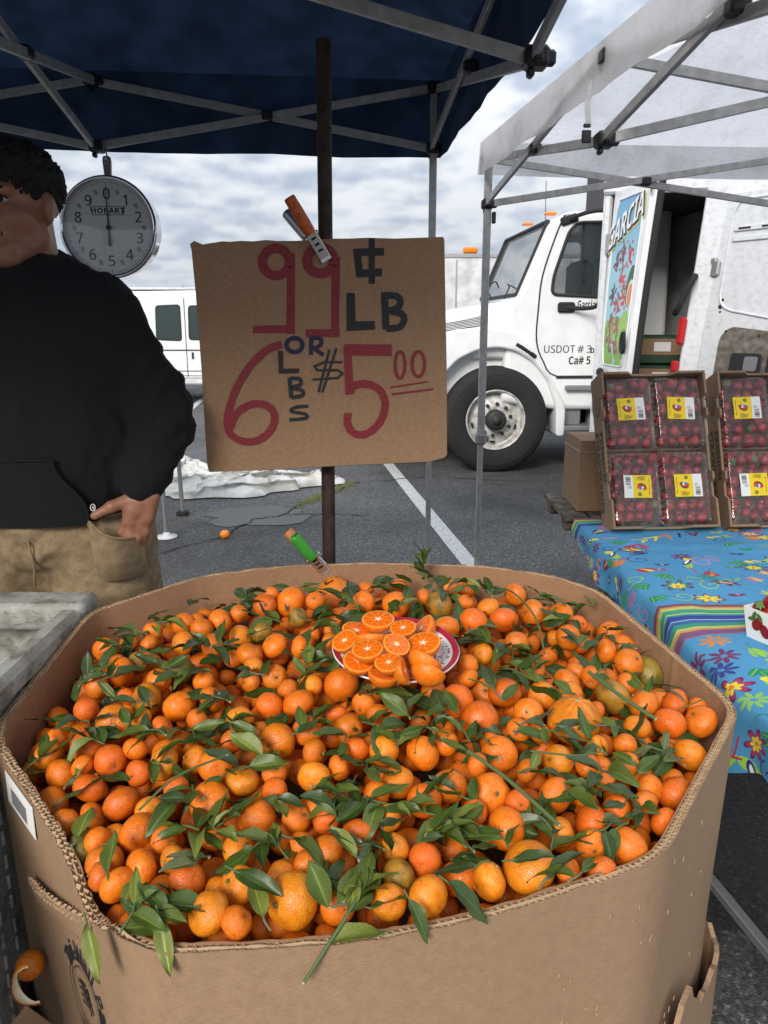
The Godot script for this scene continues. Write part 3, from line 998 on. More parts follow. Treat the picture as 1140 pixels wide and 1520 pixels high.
func bin():
	var t := thing("cardboard_bin", "large eight-sided brown cardboard bin full of leafy tangerines", "bin")
	var nz := FastNoiseLite.new()
	nz.seed = 5; nz.frequency = 0.06
	var coarse := bin_path(0.008)
	var fine := bin_path(0.0021)
	while fine.size() % 4: fine.pop_back()
	var creases := [Vector2(-0.412, -1.665), Vector2(-0.035, -1.739), Vector2(0.235, -1.719), Vector2(0.46, -1.587), Vector2(0.531, -1.3)]
	obj("outer_wall", liner(coarse, 0.0116, 0.0131, 0.13, 0.0035, nz, []), M.cardboard, t)
	obj("middle_sheet", liner(coarse, 0.0058, 0.0068, 0.7, 0.004, nz, []), M.cardboard_edge, t)
	obj("inner_wall", liner(coarse, -0.0012, 0.0008, 0.14, 0.0035, nz, creases), M.cardboard_inner, t)
	for d in [[0.0008, 0.0058], [0.0068, 0.0116]]:
		var f := obj("fluting", flute(fine, d[0], d[1], nz), M.cardboard_edge, t)
	var fl := MB.new()
	var ff := PackedVector2Array()
	for p in RIM: ff.append(Vector2(p.x, -p.y))
	fl.prism(ff, 0.13, 0.145, 0.0, 1, Transform3D(Basis(Vector3.RIGHT, -PI / 2), Vector3.ZERO))
	obj("floor_sheet", fl, M.cardboard, t)
	# the torn strip of outer ply at the front corner
	var A := Vector3(-0.262, 0.0, -0.700)
	var B := Vector3(-0.597, 0.0, -1.08)
	var dir := (B - A).normalized()
	var outw := Vector3(dir.z, 0, -dir.x)
	if outw.dot(A - Vector3(0, 0, -1.2)) < 0: outw = -outw
	var strip_m := MB.new()
	var zz := MB.new()
	var r1 := []
	var r2 := []
	var r3 := []
	var z0 := []
	var z1 := []
	for i in 140:   # torn edge of the outer ply running down from the cut corner, lifted off the wall
		var v := i / 139.0
		var jag := 0.0025 * sin(i * 0.9) + 0.002 * sin(i * 2.3) + 0.0025 * nz.get_noise_1d(i * 8.0)
		var p := A + dir * (0.115 + 0.235 * v) + Vector3(0, 0.768 - 0.078 * v + jag, 0)
		var lift := 0.0148 + 0.007 * sin(PI * v) + 0.006 * v
		r1.append(p + outw * 0.0110 - Vector3(0, 0.045, 0)); r2.append(p + outw * lift); r3.append(p + outw * (lift - 0.0035) + Vector3(0, 0.001, 0))
		var zg: float = [0.0, 1.0, 0.0, -1.0][i % 4] * 0.0025
		z0.append(p + outw * (lift - 0.003 + zg) - Vector3(0, 0.008, 0)); z1.append(p + outw * (lift - 0.003 + zg) + Vector3(0, 0.004, 0))
	strip_m.patch([r2, r1], 1); strip_m.patch([r3, r2], -1)
	var ts := obj("torn_ply", strip_m, M.cardboard, t)
	zz.patch([z0, z1], -1)
	obj("fluting", zz, M.cardboard_edge, ts)
	# printed maker's mark on the slanted front panel
	var X := -dir           # reading direction, towards the front corner
	var base := A + dir * 0.18 + outw * 0.0100
	var fr := Basis(X, Vector3.UP, outw)
	var mark := MB.new()
	var s := "Tri-Wall Pak"
	var R := 0.062
	var ang := 2.85
	for ch in s:
		var w: float = {"i": 0.5, "-": 0.6, "l": 0.5, " ": 0.55, "T": 1.0, "W": 1.45, "r": 0.7, "P": 1.05, "a": 0.95, "k": 0.95}[ch]
		ang -= w * 0.5 * 0.31
		if ch != " ":
			var pos := Vector3(cos(ang) * R, sin(ang) * R, 0)
			mark.add(letters(ch, 0.026), Transform3D(Basis(Vector3.BACK, ang - PI / 2), pos))
		ang -= w * 0.5 * 0.31
	var at := Transform3D(fr, base + Vector3(0, 0.605, 0))
	obj("printed_mark", mark, M.ink_black, t, at)
	mark = MB.new()
	var ring := []
	for rr in [[0.052, 0.003], [0.042, 0.0016]]:
		ring = []
		for k in 33: ring.append(Vector2(cos(TAU * k / 32), sin(TAU * k / 32)) * rr[0])
		mark.ribbon(ring, rr[1], Transform3D(), 0.0006)
	for k in 4:
		mark.ribbon([Vector2(-0.022 + k * 0.004, 0.016 - k * 0.008), Vector2(0.004 + k * 0.004, 0.022 - k * 0.008)], 0.005, Transform3D(), 0.0006)
	mark.ribbon([Vector2(0.006, 0.02), Vector2(0.02, -0.012)], 0.008, Transform3D(), 0.0006)
	for k in 2: mark.ribbon([Vector2(-0.03, -0.046 - k * 0.009), Vector2(0.02, -0.052 - k * 0.009)], 0.003, Transform3D(), 0.0006)
	obj("printed_ring", mark, M.ink_black, t, at)
	# white sticker with a bar code, wrapped over the side wall
	var dir2 := -dir
	var sb := Basis(dir2, Vector3(0, 1.0, 0) + dir2 * 0.1, outw).orthonormalized()
	var so := A + dir * 0.365 + Vector3(0, 0.80, 0) + outw * 0.0148
	var sm := MB.new()
	sm.box(Vector3.ZERO, Vector3(0.12, 0.05, 0.001))
	var sk := obj("sticker", sm, M.paper, t, Transform3D(sb, so))
	var bm := MB.new()
	var r := RandomNumberGenerator.new()
	r.seed = 2
	var x := -0.034
	while x < 0.03:
		var w := r.randf_range(0.0005, 0.0014)
		bm.box(Vector3(x, -0.004, 0.0012), Vector3(w, 0.026, 0.0008))
		x += w + r.randf_range(0.0026, 0.0045)
	obj("bar_code", bm, M.grey_metal, sk)
	# pale scuffs on the outer wall at the front corner
	var sc := MB.new()
	for k in 260:
		var q: Array = coarse[int(r.randf_range(0.0, coarse.size()))]
		var p: Vector2 = q[0]
		if p.x < 0.18 or p.y < -1.02: continue
		var y := rim_h(p.y) - r.randf_range(0.03, 0.34)
		var tdir := Vector3(-q[1].y, 0, q[1].x)
		var pp := Vector3(p.x, y, p.y) + Vector3(q[1].x, 0, q[1].y) * 0.0133
		var l := r.randf_range(0.001, 0.0045)
		var ax := (Vector3.UP + tdir * r.randf_range(-0.6, 0.1)).normalized()
		sc.bar(pp - ax * l, pp + ax * l, 0.0006, 0.0006, 0.0, Vector3(q[1].x, 0, q[1].y))
	obj("scuff_marks", sc, M.cardboard_edge, t)
	# shorter outer carton round the foot of the bin, its torn flap showing
	var sl := MB.new()
	var cr := bin_path(0.02)
	var ro := [[], [], [], []]
	for i in cr.size():
		var p: Vector2 = cr[i][0]
		var o: Vector2 = cr[i][1]
		var top := 0.40 + 0.02 * nz.get_noise_2d(i * 9.0, 3.0) + (0.13 * exp(-pow(p.distance_to(Vector2(0.44, -0.93)) / 0.07, 2.0)))
		for k in 4:
			var d: float = [0.03, 0.03, 0.022, 0.022][k]
			var y: float = [0.13, top, top, 0.13][k]
			var q := p + o * d
			ro[k].append(Vector3(q.x, y, q.y))
	for k in 3: sl.patch([ro[k + 1], ro[k]], -1, true)
	obj("lower_sleeve", sl, M.cardboard, t)
	# pallet under it
	var pal := thing("pallet", "grey wooden pallet carrying the big cardboard tangerine bin", "pallet", Vector3(-0.01, 0, -1.22))
	for k in 7:
		var m := MB.new()
		m.box(Vector3(0, 0.119, -0.51 + k * 0.17), Vector3(1.2, 0.02, 0.095), 0.003)
		obj("plank", m, M.wood_grey, pal)
	for k in 3:
		var m := MB.new()
		m.box(Vector3(-0.55 + k * 0.55, 0.056, 0), Vector3(0.09, 0.104, 1.1), 0.003)
		obj("runner", m, M.wood_grey, pal)

# ------------------------------------------------------------------ fruit
var fruit_meshes := {}

func fruit_mesh(sd: int, flat: float, ridges: float, lump: float, neck: bool) -> ArrayMesh:   # about one unit in radius, stem up
	var key := [sd, flat, ridges, lump, neck]
	if fruit_meshes.has(key): return fruit_meshes[key]
	var n := FastNoiseLite.new()
	n.seed = sd; n.frequency = 0.9; n.fractal_octaves = 3
	var rows := []
	for i in 17:
		var th := PI * (1.0 - i / 16.0)     # 0 at the stem
		var row := []
		for j in 26:
			var ph := TAU * j / 26.0
			var d := Vector3(sin(th) * cos(ph), cos(th), sin(th) * sin(ph))
			var r := 1.0 + n.get_noise_3d(d.x, d.y, d.z) * lump * 2.0
			r -= 0.13 * exp(-pow(th / 0.26, 2.0)) + 0.07 * exp(-pow((PI - th) / 0.3, 2.0))
			r += ridges * sin(ph * 9.0 + sd) * exp(-pow((th - 0.42) / 0.34, 2.0))
			if neck:
				r += 0.30 * exp(-pow(th / 0.42, 2.0)) + n.get_noise_3d(d.x * 5, d.y * 5, d.z * 5) * 0.09
			row.append(Vector3(d.x, d.y * flat, d.z) * r)
		rows.append(row)
	var mb := MB.new()
	mb.patch(rows, 1, true)
	fruit_meshes[key] = mb.commit()
	return fruit_meshes[key]

var calyx_m: ArrayMesh

func calyx_mesh() -> ArrayMesh:
	if calyx_m: return calyx_m
	var mb := MB.new()
	var row := []
	var mid := []
	var hub := []
	for j in 20:
		var a := TAU * j / 20.0
		var r := 0.15 if j % 4 == 0 else (0.11 if j % 2 else 0.075)
		row.append(Vector3(cos(a) * r, 0.80 + 0.05 * r, sin(a) * r))
		mid.append(Vector3(cos(a) * 0.06, 0.815, sin(a) * 0.06))
		hub.append(Vector3(cos(a) * 0.035, 0.86, sin(a) * 0.035))
	var tip := []
	for j in 20: tip.append(Vector3(0, 0.862, 0))
	mb.patch([row, mid, hub, tip], -1, true)
	calyx_m = mb.commit()
	return calyx_m

const COUNT := ["no", "one", "two", "three", "four", "five", "six", "seven", "eight", "nine", "ten", "eleven", "twelve", "thirteen", "fourteen", "fifteen", "sixteen", "seventeen", "eighteen", "nineteen", "twenty", "many"]

func spot_words(p: Vector3) -> String:   # where in the pile, counted in fruit widths from the front rim and from the plate
	var n := clampi(int(round((-0.73 - p.z) / 0.042)), 0, 21)
	var m := int(round((p.x - 0.02) / 0.042))
	var a: String = "at the front rim" if n == 0 else COUNT[n] + " widths behind front rim"
	var b: String = "in line with plate" if m == 0 else "%s toward %s from plate" % [COUNT[mini(absi(m), 21)], "strawberries" if m > 0 else "seller"]
	return a + ", " + b

func heap():
	var f := [
	-0.113,0.853,-1.696,0.0410,6, -0.196,0.889,-1.540,0.0319,0, -0.248,0.891,-1.514,0.0236,0, -0.144,0.896,-1.528,0.0198,0, -0.043,0.895,-1.519,0.0236,0,
	0.024,0.893,-1.513,0.0270,0, 0.115,0.891,-1.516,0.0285,3, 0.142,0.887,-1.631,0.0252,0, 0.186,0.887,-1.635,0.0221,0, 0.087,0.896,-1.550,0.0190,0,
	-0.038,0.901,-1.597,0.0165,0, 0.033,0.900,-1.615,0.0146,0, 0.177,0.886,-1.437,0.0281,0, 0.119,0.887,-1.396,0.0264,0, 0.214,0.892,-1.498,0.0233,2,
	0.169,0.899,-1.512,0.0137,0, -0.203,0.879,-1.334,0.0241,0, -0.154,0.883,-1.321,0.0208,0, -0.237,0.881,-1.391,0.0218,3, -0.273,0.879,-1.371,0.0234,0,
	-0.244,0.876,-1.303,0.0232,0, -0.114,0.879,-1.275,0.0252,0, -0.098,0.890,-1.327,0.0157,0, -0.187,0.872,-1.217,0.0210,5, -0.228,0.875,-1.251,0.0174,2,
	-0.276,0.862,-1.315,0.0174,0, -0.225,0.872,-1.201,0.0160,0, -0.072,0.871,-1.192,0.0286,0, -0.184,0.863,-1.133,0.0216,0, -0.138,0.864,-1.139,0.0259,0,
	-0.225,0.857,-1.098,0.0214,2, -0.074,0.866,-1.097,0.0173,1, -0.041,0.835,-1.127,0.0198,0, -0.032,0.869,-1.128,0.0196,0, 0.013,0.865,-1.106,0.0167,0,
	-0.010,0.869,-1.091,0.0139,0, -0.160,0.850,-1.047,0.0270,5, -0.117,0.857,-1.065,0.0216,0, -0.191,0.848,-1.074,0.0182,0, -0.159,0.871,-1.174,0.0176,0,
	-0.118,0.876,-1.181,0.0149,2, 0.086,0.834,-1.180,0.0245,0, 0.118,0.866,-1.142,0.0267,0, 0.173,0.848,-1.208,0.0250,0, 0.150,0.858,-1.097,0.0288,0,
	-0.000,0.853,-1.017,0.0215,2, 0.057,0.850,-1.014,0.0249,0, 0.091,0.855,-1.035,0.0193,0, -0.040,0.855,-1.018,0.0173,0, -0.102,0.851,-1.015,0.0190,0,
	-0.227,0.854,-1.040,0.0141,1, 0.081,0.872,-1.164,0.0213,0, 0.017,0.873,-1.146,0.0191,0, 0.142,0.876,-1.204,0.0180,0, 0.178,0.883,-1.290,0.0191,2,
	0.146,0.881,-1.246,0.0185,0, 0.195,0.850,-1.234,0.0123,0, 0.163,0.841,-1.055,0.0179,0, -0.294,0.889,-1.471,0.0182,0, -0.172,0.890,-1.448,0.0198,3,
	-0.240,0.897,-1.563,0.0162,0, -0.327,0.883,-1.446,0.0241,0, -0.356,0.880,-1.413,0.0214,0, -0.396,0.881,-1.434,0.0232,0, -0.319,0.874,-1.339,0.0246,0,
	-0.378,0.875,-1.354,0.0220,2, -0.448,0.879,-1.400,0.0190,0, -0.441,0.876,-1.352,0.0170,0, -0.533,0.851,-1.379,0.0247,0, -0.447,0.860,-1.303,0.0196,3,
	-0.468,0.858,-1.268,0.0255,0, -0.486,0.857,-1.302,0.0172,0, -0.364,0.864,-1.259,0.0267,4, -0.497,0.850,-1.228,0.0213,0, -0.333,0.855,-1.145,0.0252,0,
	-0.393,0.853,-1.171,0.0288,0, -0.430,0.851,-1.188,0.0152,0, -0.283,0.861,-1.159,0.0217,0, -0.427,0.844,-1.112,0.0285,5, -0.430,0.823,-1.182,0.0165,2,
	-0.292,0.858,-1.097,0.0142,0, -0.344,0.851,-1.085,0.0182,1, -0.487,0.845,-1.153,0.0201,0, -0.387,0.863,-1.221,0.0211,0, -0.307,0.867,-1.212,0.0177,0,
	-0.327,0.833,-1.042,0.0199,0, -0.287,0.832,-1.050,0.0171,0, -0.382,0.854,-1.106,0.0149,0, -0.517,0.817,-1.102,0.0217,0, -0.514,0.816,-1.062,0.0224,2,
	-0.478,0.811,-1.019,0.0227,0, -0.454,0.832,-1.063,0.0235,1, -0.405,0.832,-1.024,0.0224,1, -0.320,0.840,-1.004,0.0240,0, -0.356,0.827,-0.998,0.0188,0,
	-0.443,0.826,-1.017,0.0132,0, -0.420,0.814,-0.981,0.0237,0, -0.475,0.792,-0.973,0.0243,0, -0.399,0.804,-0.932,0.0188,0, -0.362,0.817,-0.940,0.0241,1,
	-0.318,0.817,-0.922,0.0192,2, -0.434,0.799,-0.922,0.0193,0, -0.286,0.836,-0.945,0.0179,0, -0.277,0.837,-1.016,0.0215,2, -0.242,0.841,-0.994,0.0238,0,
	-0.198,0.838,-0.962,0.0238,2, -0.371,0.843,-1.037,0.0176,0, -0.149,0.839,-0.936,0.0178,0, -0.236,0.831,-0.923,0.0265,5, -0.167,0.829,-0.890,0.0242,0,
	-0.321,0.813,-0.882,0.0253,0, -0.280,0.819,-0.859,0.0181,0, -0.359,0.792,-0.899,0.0189,0, -0.372,0.807,-0.874,0.0160,0, -0.390,0.796,-0.875,0.0219,4,
	-0.351,0.803,-0.840,0.0226,0, -0.299,0.808,-0.821,0.0227,0, -0.260,0.817,-0.825,0.0169,2, -0.341,0.772,-0.849,0.0151,0, -0.265,0.800,-0.792,0.0147,0,
	-0.235,0.814,-0.793,0.0215,1, -0.180,0.823,-0.835,0.0206,2, -0.159,0.794,-0.837,0.0184,0, -0.320,0.805,-0.796,0.0216,0, -0.279,0.811,-0.764,0.0170,0,
	-0.236,0.813,-0.748,0.0167,3, -0.197,0.817,-0.737,0.0233,2, -0.173,0.813,-0.785,0.0230,2, -0.198,0.798,-0.795,0.0114,2, -0.346,0.805,-0.811,0.0128,0,
	-0.163,0.816,-0.724,0.0118,0, -0.180,0.811,-0.972,0.0134,0, -0.294,0.797,-0.860,0.0106,0, -0.098,0.842,-0.965,0.0225,2, -0.064,0.848,-0.979,0.0174,0,
	0.019,0.842,-0.953,0.0223,0, 0.054,0.836,-0.918,0.0229,0, 0.091,0.840,-0.946,0.0235,0, 0.169,0.847,-1.016,0.0256,0, 0.145,0.836,-0.935,0.0265,0,
	0.159,0.822,-0.880,0.0261,0, 0.180,0.837,-0.912,0.0142,1, -0.114,0.833,-0.885,0.0191,0, -0.090,0.831,-0.905,0.0157,0, -0.074,0.833,-0.877,0.0153,0,
	-0.032,0.829,-0.861,0.0205,1, 0.006,0.837,-0.881,0.0129,2, 0.014,0.825,-0.837,0.0177,2, 0.050,0.819,-0.824,0.0195,0, 0.017,0.817,-0.798,0.0187,3,
	-0.058,0.790,-0.849,0.0235,0, -0.071,0.823,-0.831,0.0205,0, -0.105,0.817,-0.757,0.0304,0, -0.053,0.811,-0.754,0.0195,0, 0.006,0.811,-0.760,0.0199,2,
	0.051,0.816,-0.763,0.0235,2, 0.096,0.793,-0.825,0.0258,0, 0.126,0.810,-0.797,0.0227,2, -0.123,0.819,-0.795,0.0136,0, -0.102,0.827,-0.838,0.0147,0,
	-0.093,0.824,-0.808,0.0114,0, -0.154,0.847,-0.968,0.0126,0, -0.055,0.859,-1.068,0.0216,0, -0.010,0.844,-0.922,0.0111,0, 0.119,0.834,-0.895,0.0156,1,
	0.132,0.853,-0.978,0.0100,0, 0.287,0.884,-1.599,0.0248,0, 0.304,0.886,-1.486,0.0266,0, 0.239,0.885,-1.449,0.0283,0, 0.361,0.878,-1.491,0.0271,0,
	0.386,0.876,-1.443,0.0188,1, 0.352,0.878,-1.377,0.0235,0, 0.381,0.858,-1.391,0.0183,0, 0.464,0.843,-1.483,0.0252,0, 0.474,0.831,-1.434,0.0279,0,
	0.421,0.856,-1.361,0.0246,0, 0.454,0.847,-1.329,0.0272,0, 0.491,0.817,-1.339,0.0348,4, 0.385,0.849,-1.192,0.0303,3, 0.362,0.866,-1.230,0.0212,0,
	0.312,0.866,-1.212,0.0234,0, 0.418,0.860,-1.219,0.0182,0, 0.427,0.849,-1.164,0.0253,0, 0.477,0.822,-1.233,0.0206,0, 0.493,0.834,-1.198,0.0241,1,
	0.462,0.832,-1.133,0.0260,1, 0.525,0.819,-1.163,0.0266,0, 0.534,0.821,-1.205,0.0182,0, 0.261,0.864,-1.168,0.0226,2, 0.229,0.860,-1.116,0.0232,0,
	0.296,0.857,-1.094,0.0398,6, 0.307,0.863,-1.170,0.0215,2, 0.337,0.854,-1.128,0.0182,0, 0.200,0.866,-1.173,0.0274,1, 0.247,0.881,-1.341,0.0220,0,
	0.263,0.876,-1.241,0.0144,0, 0.398,0.843,-1.101,0.0204,2, 0.318,0.846,-1.038,0.0169,2, 0.365,0.841,-1.053,0.0161,0, 0.252,0.844,-1.003,0.0223,2,
	0.237,0.856,-1.061,0.0161,0, 0.204,0.857,-1.066,0.0180,0, 0.209,0.829,-1.080,0.0176,0, 0.469,0.792,-1.143,0.0194,2, 0.474,0.810,-1.075,0.0249,2,
	0.316,0.829,-1.010,0.0156,0, 0.358,0.831,-1.016,0.0167,0, 0.202,0.845,-0.976,0.0167,0, 0.413,0.783,-1.055,0.0217,0, 0.384,0.806,-1.016,0.0175,0,
	0.294,0.839,-0.998,0.0137,0, 0.431,0.797,-1.027,0.0176,0, 0.337,0.865,-1.254,0.0166,0, 0.236,0.832,-0.938,0.0240,0, 0.275,0.826,-0.947,0.0196,0,
	0.381,0.812,-0.982,0.0203,0, 0.420,0.799,-0.990,0.0246,1, 0.316,0.816,-0.924,0.0209,0, 0.310,0.832,-0.977,0.0168,0, 0.275,0.818,-0.898,0.0219,0,
	0.230,0.820,-0.875,0.0184,2, 0.266,0.812,-0.859,0.0196,0, 0.313,0.805,-0.863,0.0258,0, 0.177,0.815,-0.814,0.0312,2, 0.224,0.811,-0.815,0.0159,0,
	0.267,0.810,-0.815,0.0130,0, 0.382,0.800,-0.924,0.0193,0, 0.362,0.814,-0.946,0.0131,0]
	var r := RandomNumberGenerator.new()
	r.seed = 21
	var eye := Vector3(0, 1.46, 0)
	var placed := []
	var meshes := []
	for k in 8:
		meshes.append(fruit_mesh(40 + k, [0.80, 0.86, 0.92, 0.78, 0.83, 0.88, 0.76, 0.93][k], [0.0, 0.006, 0.0, 0.012, 0.0, 0.005, 0.014, 0.0][k], [0.02, 0.03, 0.025, 0.035, 0.02, 0.04, 0.03, 0.03][k], false))
	var ridged := fruit_mesh(61, 0.84, 0.03, 0.03, false)
	var ridged2 := fruit_mesh(62, 0.82, 0.022, 0.05, false)
	var bumpy := fruit_mesh(71, 0.80, 0.045, 0.06, true)
	var tone_word := ["orange", "reddish orange", "golden", "green-tinged", "olive green", "ribbed orange", "knobbly orange"]
	for i in range(0, f.size(), 5):
		var p := Vector3(f[i], f[i + 1], f[i + 2])
		var rad: float = maxf(f[i + 3] * 1.05, 0.018)
		var tone: int = f[i + 4]
		placed.append([p, rad])
		if tone == 0:
			var q := r.randf()
			if q < 0.12: tone = 1
			elif q < 0.2: tone = 2
		var me: ArrayMesh = meshes[r.randi() % 8]
		var up := Vector3(r.randfn(0, 0.7), r.randf_range(-0.5, 1.0), r.randfn(0, 0.7)).normalized()
		if tone == 5:
			me = ridged if r.randf() < 0.5 else ridged2
			up = ((eye - p).normalized() + Vector3(r.randfn(0, 0.25), r.randfn(0, 0.25), r.randfn(0, 0.25))).normalized()
		elif tone == 6:
			me = bumpy; up = Vector3(0.05, 1.0, 0.12).normalized()
		place_fruit(p, rad, me, up, tone, r, tone_word)
	# the fruit seen in the gaps, then what lies under them
	var extra := []
	for lay in 3:
		for a in 3000:
			var x := r.randf_range(-0.59, 0.57)
			var z := r.randf_range(-1.73, -0.72)
			var q := Vector2(x, z)
			if not Geometry2D.is_point_in_polygon(q, PackedVector2Array(RIM)): continue
			var rad := r.randf_range(0.018, 0.024)
			if wall_dist(q) < rad: continue
			var y := pile_h(x, z) - 0.03 - 0.03 * lay - rad + r.randf_range(-0.008, 0.0)
			var p := Vector3(x, y, z)
			var ok := true
			for o in placed:
				if o[0].distance_to(p) < (o[1] + rad) * 0.93: ok = false; break
			if not ok: continue
			placed.append([p, rad]); extra.append([p, rad, lay])
	var mats := []
	var room: int = 298 - int(f.size() / 5.0)
	var rest := []
	for e in extra:
		if room > 0 and e[2] == 0:
			room -= 1
			var up := Vector3(r.randfn(0, 0.7), r.randf_range(-0.5, 1.0), r.randfn(0, 0.7)).normalized()
			place_fruit(e[0], e[1], meshes[r.randi() % 8], up, [0, 0, 0, 1, 2][r.randi() % 5], r, tone_word)
		else:
			rest.append(e)
	var mm := MultiMesh.new()
	mm.transform_format = MultiMesh.TRANSFORM_3D
	mm.mesh = meshes[0]; mm.instance_count = rest.size()
	for i in rest.size():
		mm.set_instance_transform(i, Transform3D(Basis(Vector3(r.randfn(0, 1), r.randfn(0, 1), r.randfn(0, 1)).normalized(), r.randf() * 6.0).scaled(Vector3.ONE * rest[i][1]), rest[i][0]))
	var deep := MultiMeshInstance3D.new()
	deep.name = "buried_tangerines"; deep.multimesh = mm; deep.material_override = M.peel_0_1
	add_child(deep)
	deep.set_meta("kind", "stuff")
	tag(deep, "tangerines buried deep in the gaps of the heap", "tangerines")
	tell_apart("tangerine")

func tell_apart(called: String):   # two that would read the same are told apart by which is nearer the front rim
	var by := {}
	for c in get_children():
		if c.has_meta("label") and c.has_meta("group") and String(c.name).begins_with(called):
			var l: String = c.get_meta("label")
			if not by.has(l): by[l] = []
			by[l].append(c)
	for l in by:
		var v: Array = by[l]
		if v.size() < 2: continue
		v.sort_custom(func(a, b): return a.position.z > b.position.z)
		for i in v.size():
			v[i].set_meta("label", l + ", " + (["nearer", "farther"][i] if v.size() == 2 else COUNT[i + 1] + " from front"))

func place_fruit(p: Vector3, rad: float, me: ArrayMesh, up: Vector3, tone: int, r: RandomNumberGenerator, tone_word: Array):
	var x := up.cross(Vector3(0.3, 0.2, 1)).normalized()
	var b := Basis(x, up, x.cross(up)) * Basis(Vector3.UP, r.randf() * TAU)
	var o := obj("tangerine", me, M["peel_%d_%d" % [tone, r.randi() % 3]], null, Transform3D(b.scaled(Vector3.ONE * rad), p))
	if up.dot((Vector3(0, 1.46, 0) - p).normalized()) > -0.3:
		var c := obj("calyx", calyx_mesh(), M.calyx if r.randf() < 0.75 else M.stub, o)
		if tone == 6: c.position.y = 0.12
	var size := "small" if rad < 0.0185 else ("large" if rad > 0.0245 else "medium")
	tag(o, "%s %s tangerine %s" % [size, tone_word[tone], spot_words(p)], "tangerine", "tangerines heaped in the cardboard bin")

# ------------------------------------------------------------------ leaves
var leaf_meshes := []

func make_leaf(l: float, w: float, fold: float, bend: float, twist: float) -> ArrayMesh:   # along +z from its stalk
	var mb := MB.new()
	var rows := []
	for i in 11:
		var t := i / 10.0
		var ww := w * pow(sin(PI * pow(t * 0.985 + 0.008, 0.82)), 0.85)
		var row := []
		for j in 7:
			var u := (j - 3) / 3.0
			var x := u * ww
			var y := absf(u) * ww * fold - bend * t * t * l + 0.02 * l * sin(t * 15.0 + u * 2.5 + twist * 9.0) * absf(u) - 0.05 * l * u * u * sin(t * 5.0 + bend * 20.0)
			var a := twist * t
			row.append(Vector3(x * cos(a) - y * sin(a) * 0.3, y + x * sin(a), t * l * (1.0 - 0.12 * absf(bend) * t)))
		rows.append(row)
	mb.patch(rows, 1)
	var st := MB.new()
	return mb.commit()

func leaf_mesh_set():
	var r := RandomNumberGenerator.new()
	r.seed = 9
	for k in 18:
		leaf_meshes.append(make_leaf(1.0, r.randf_range(0.16, 0.24), r.randf_range(0.15, 0.7), r.randf_range(-0.2, 0.5), r.randf_range(-0.7, 0.7)))

func put_leaf(parent: Node3D, at: Vector3, dir: Vector3, l: float, mat: Material, r: RandomNumberGenerator, roll := 0.35):
	var z := dir.normalized()
	var x := Vector3.UP.cross(z)
	if x.length() < 0.05: x = Vector3.RIGHT
	x = x.normalized()
	var b := Basis(x, z.cross(x), z) * Basis(Vector3.BACK, r.randfn(0.0, roll))
	obj("leaf", leaf_meshes[r.randi() % leaf_meshes.size()], mat, parent, Transform3D(b.scaled(Vector3.ONE * l), at))

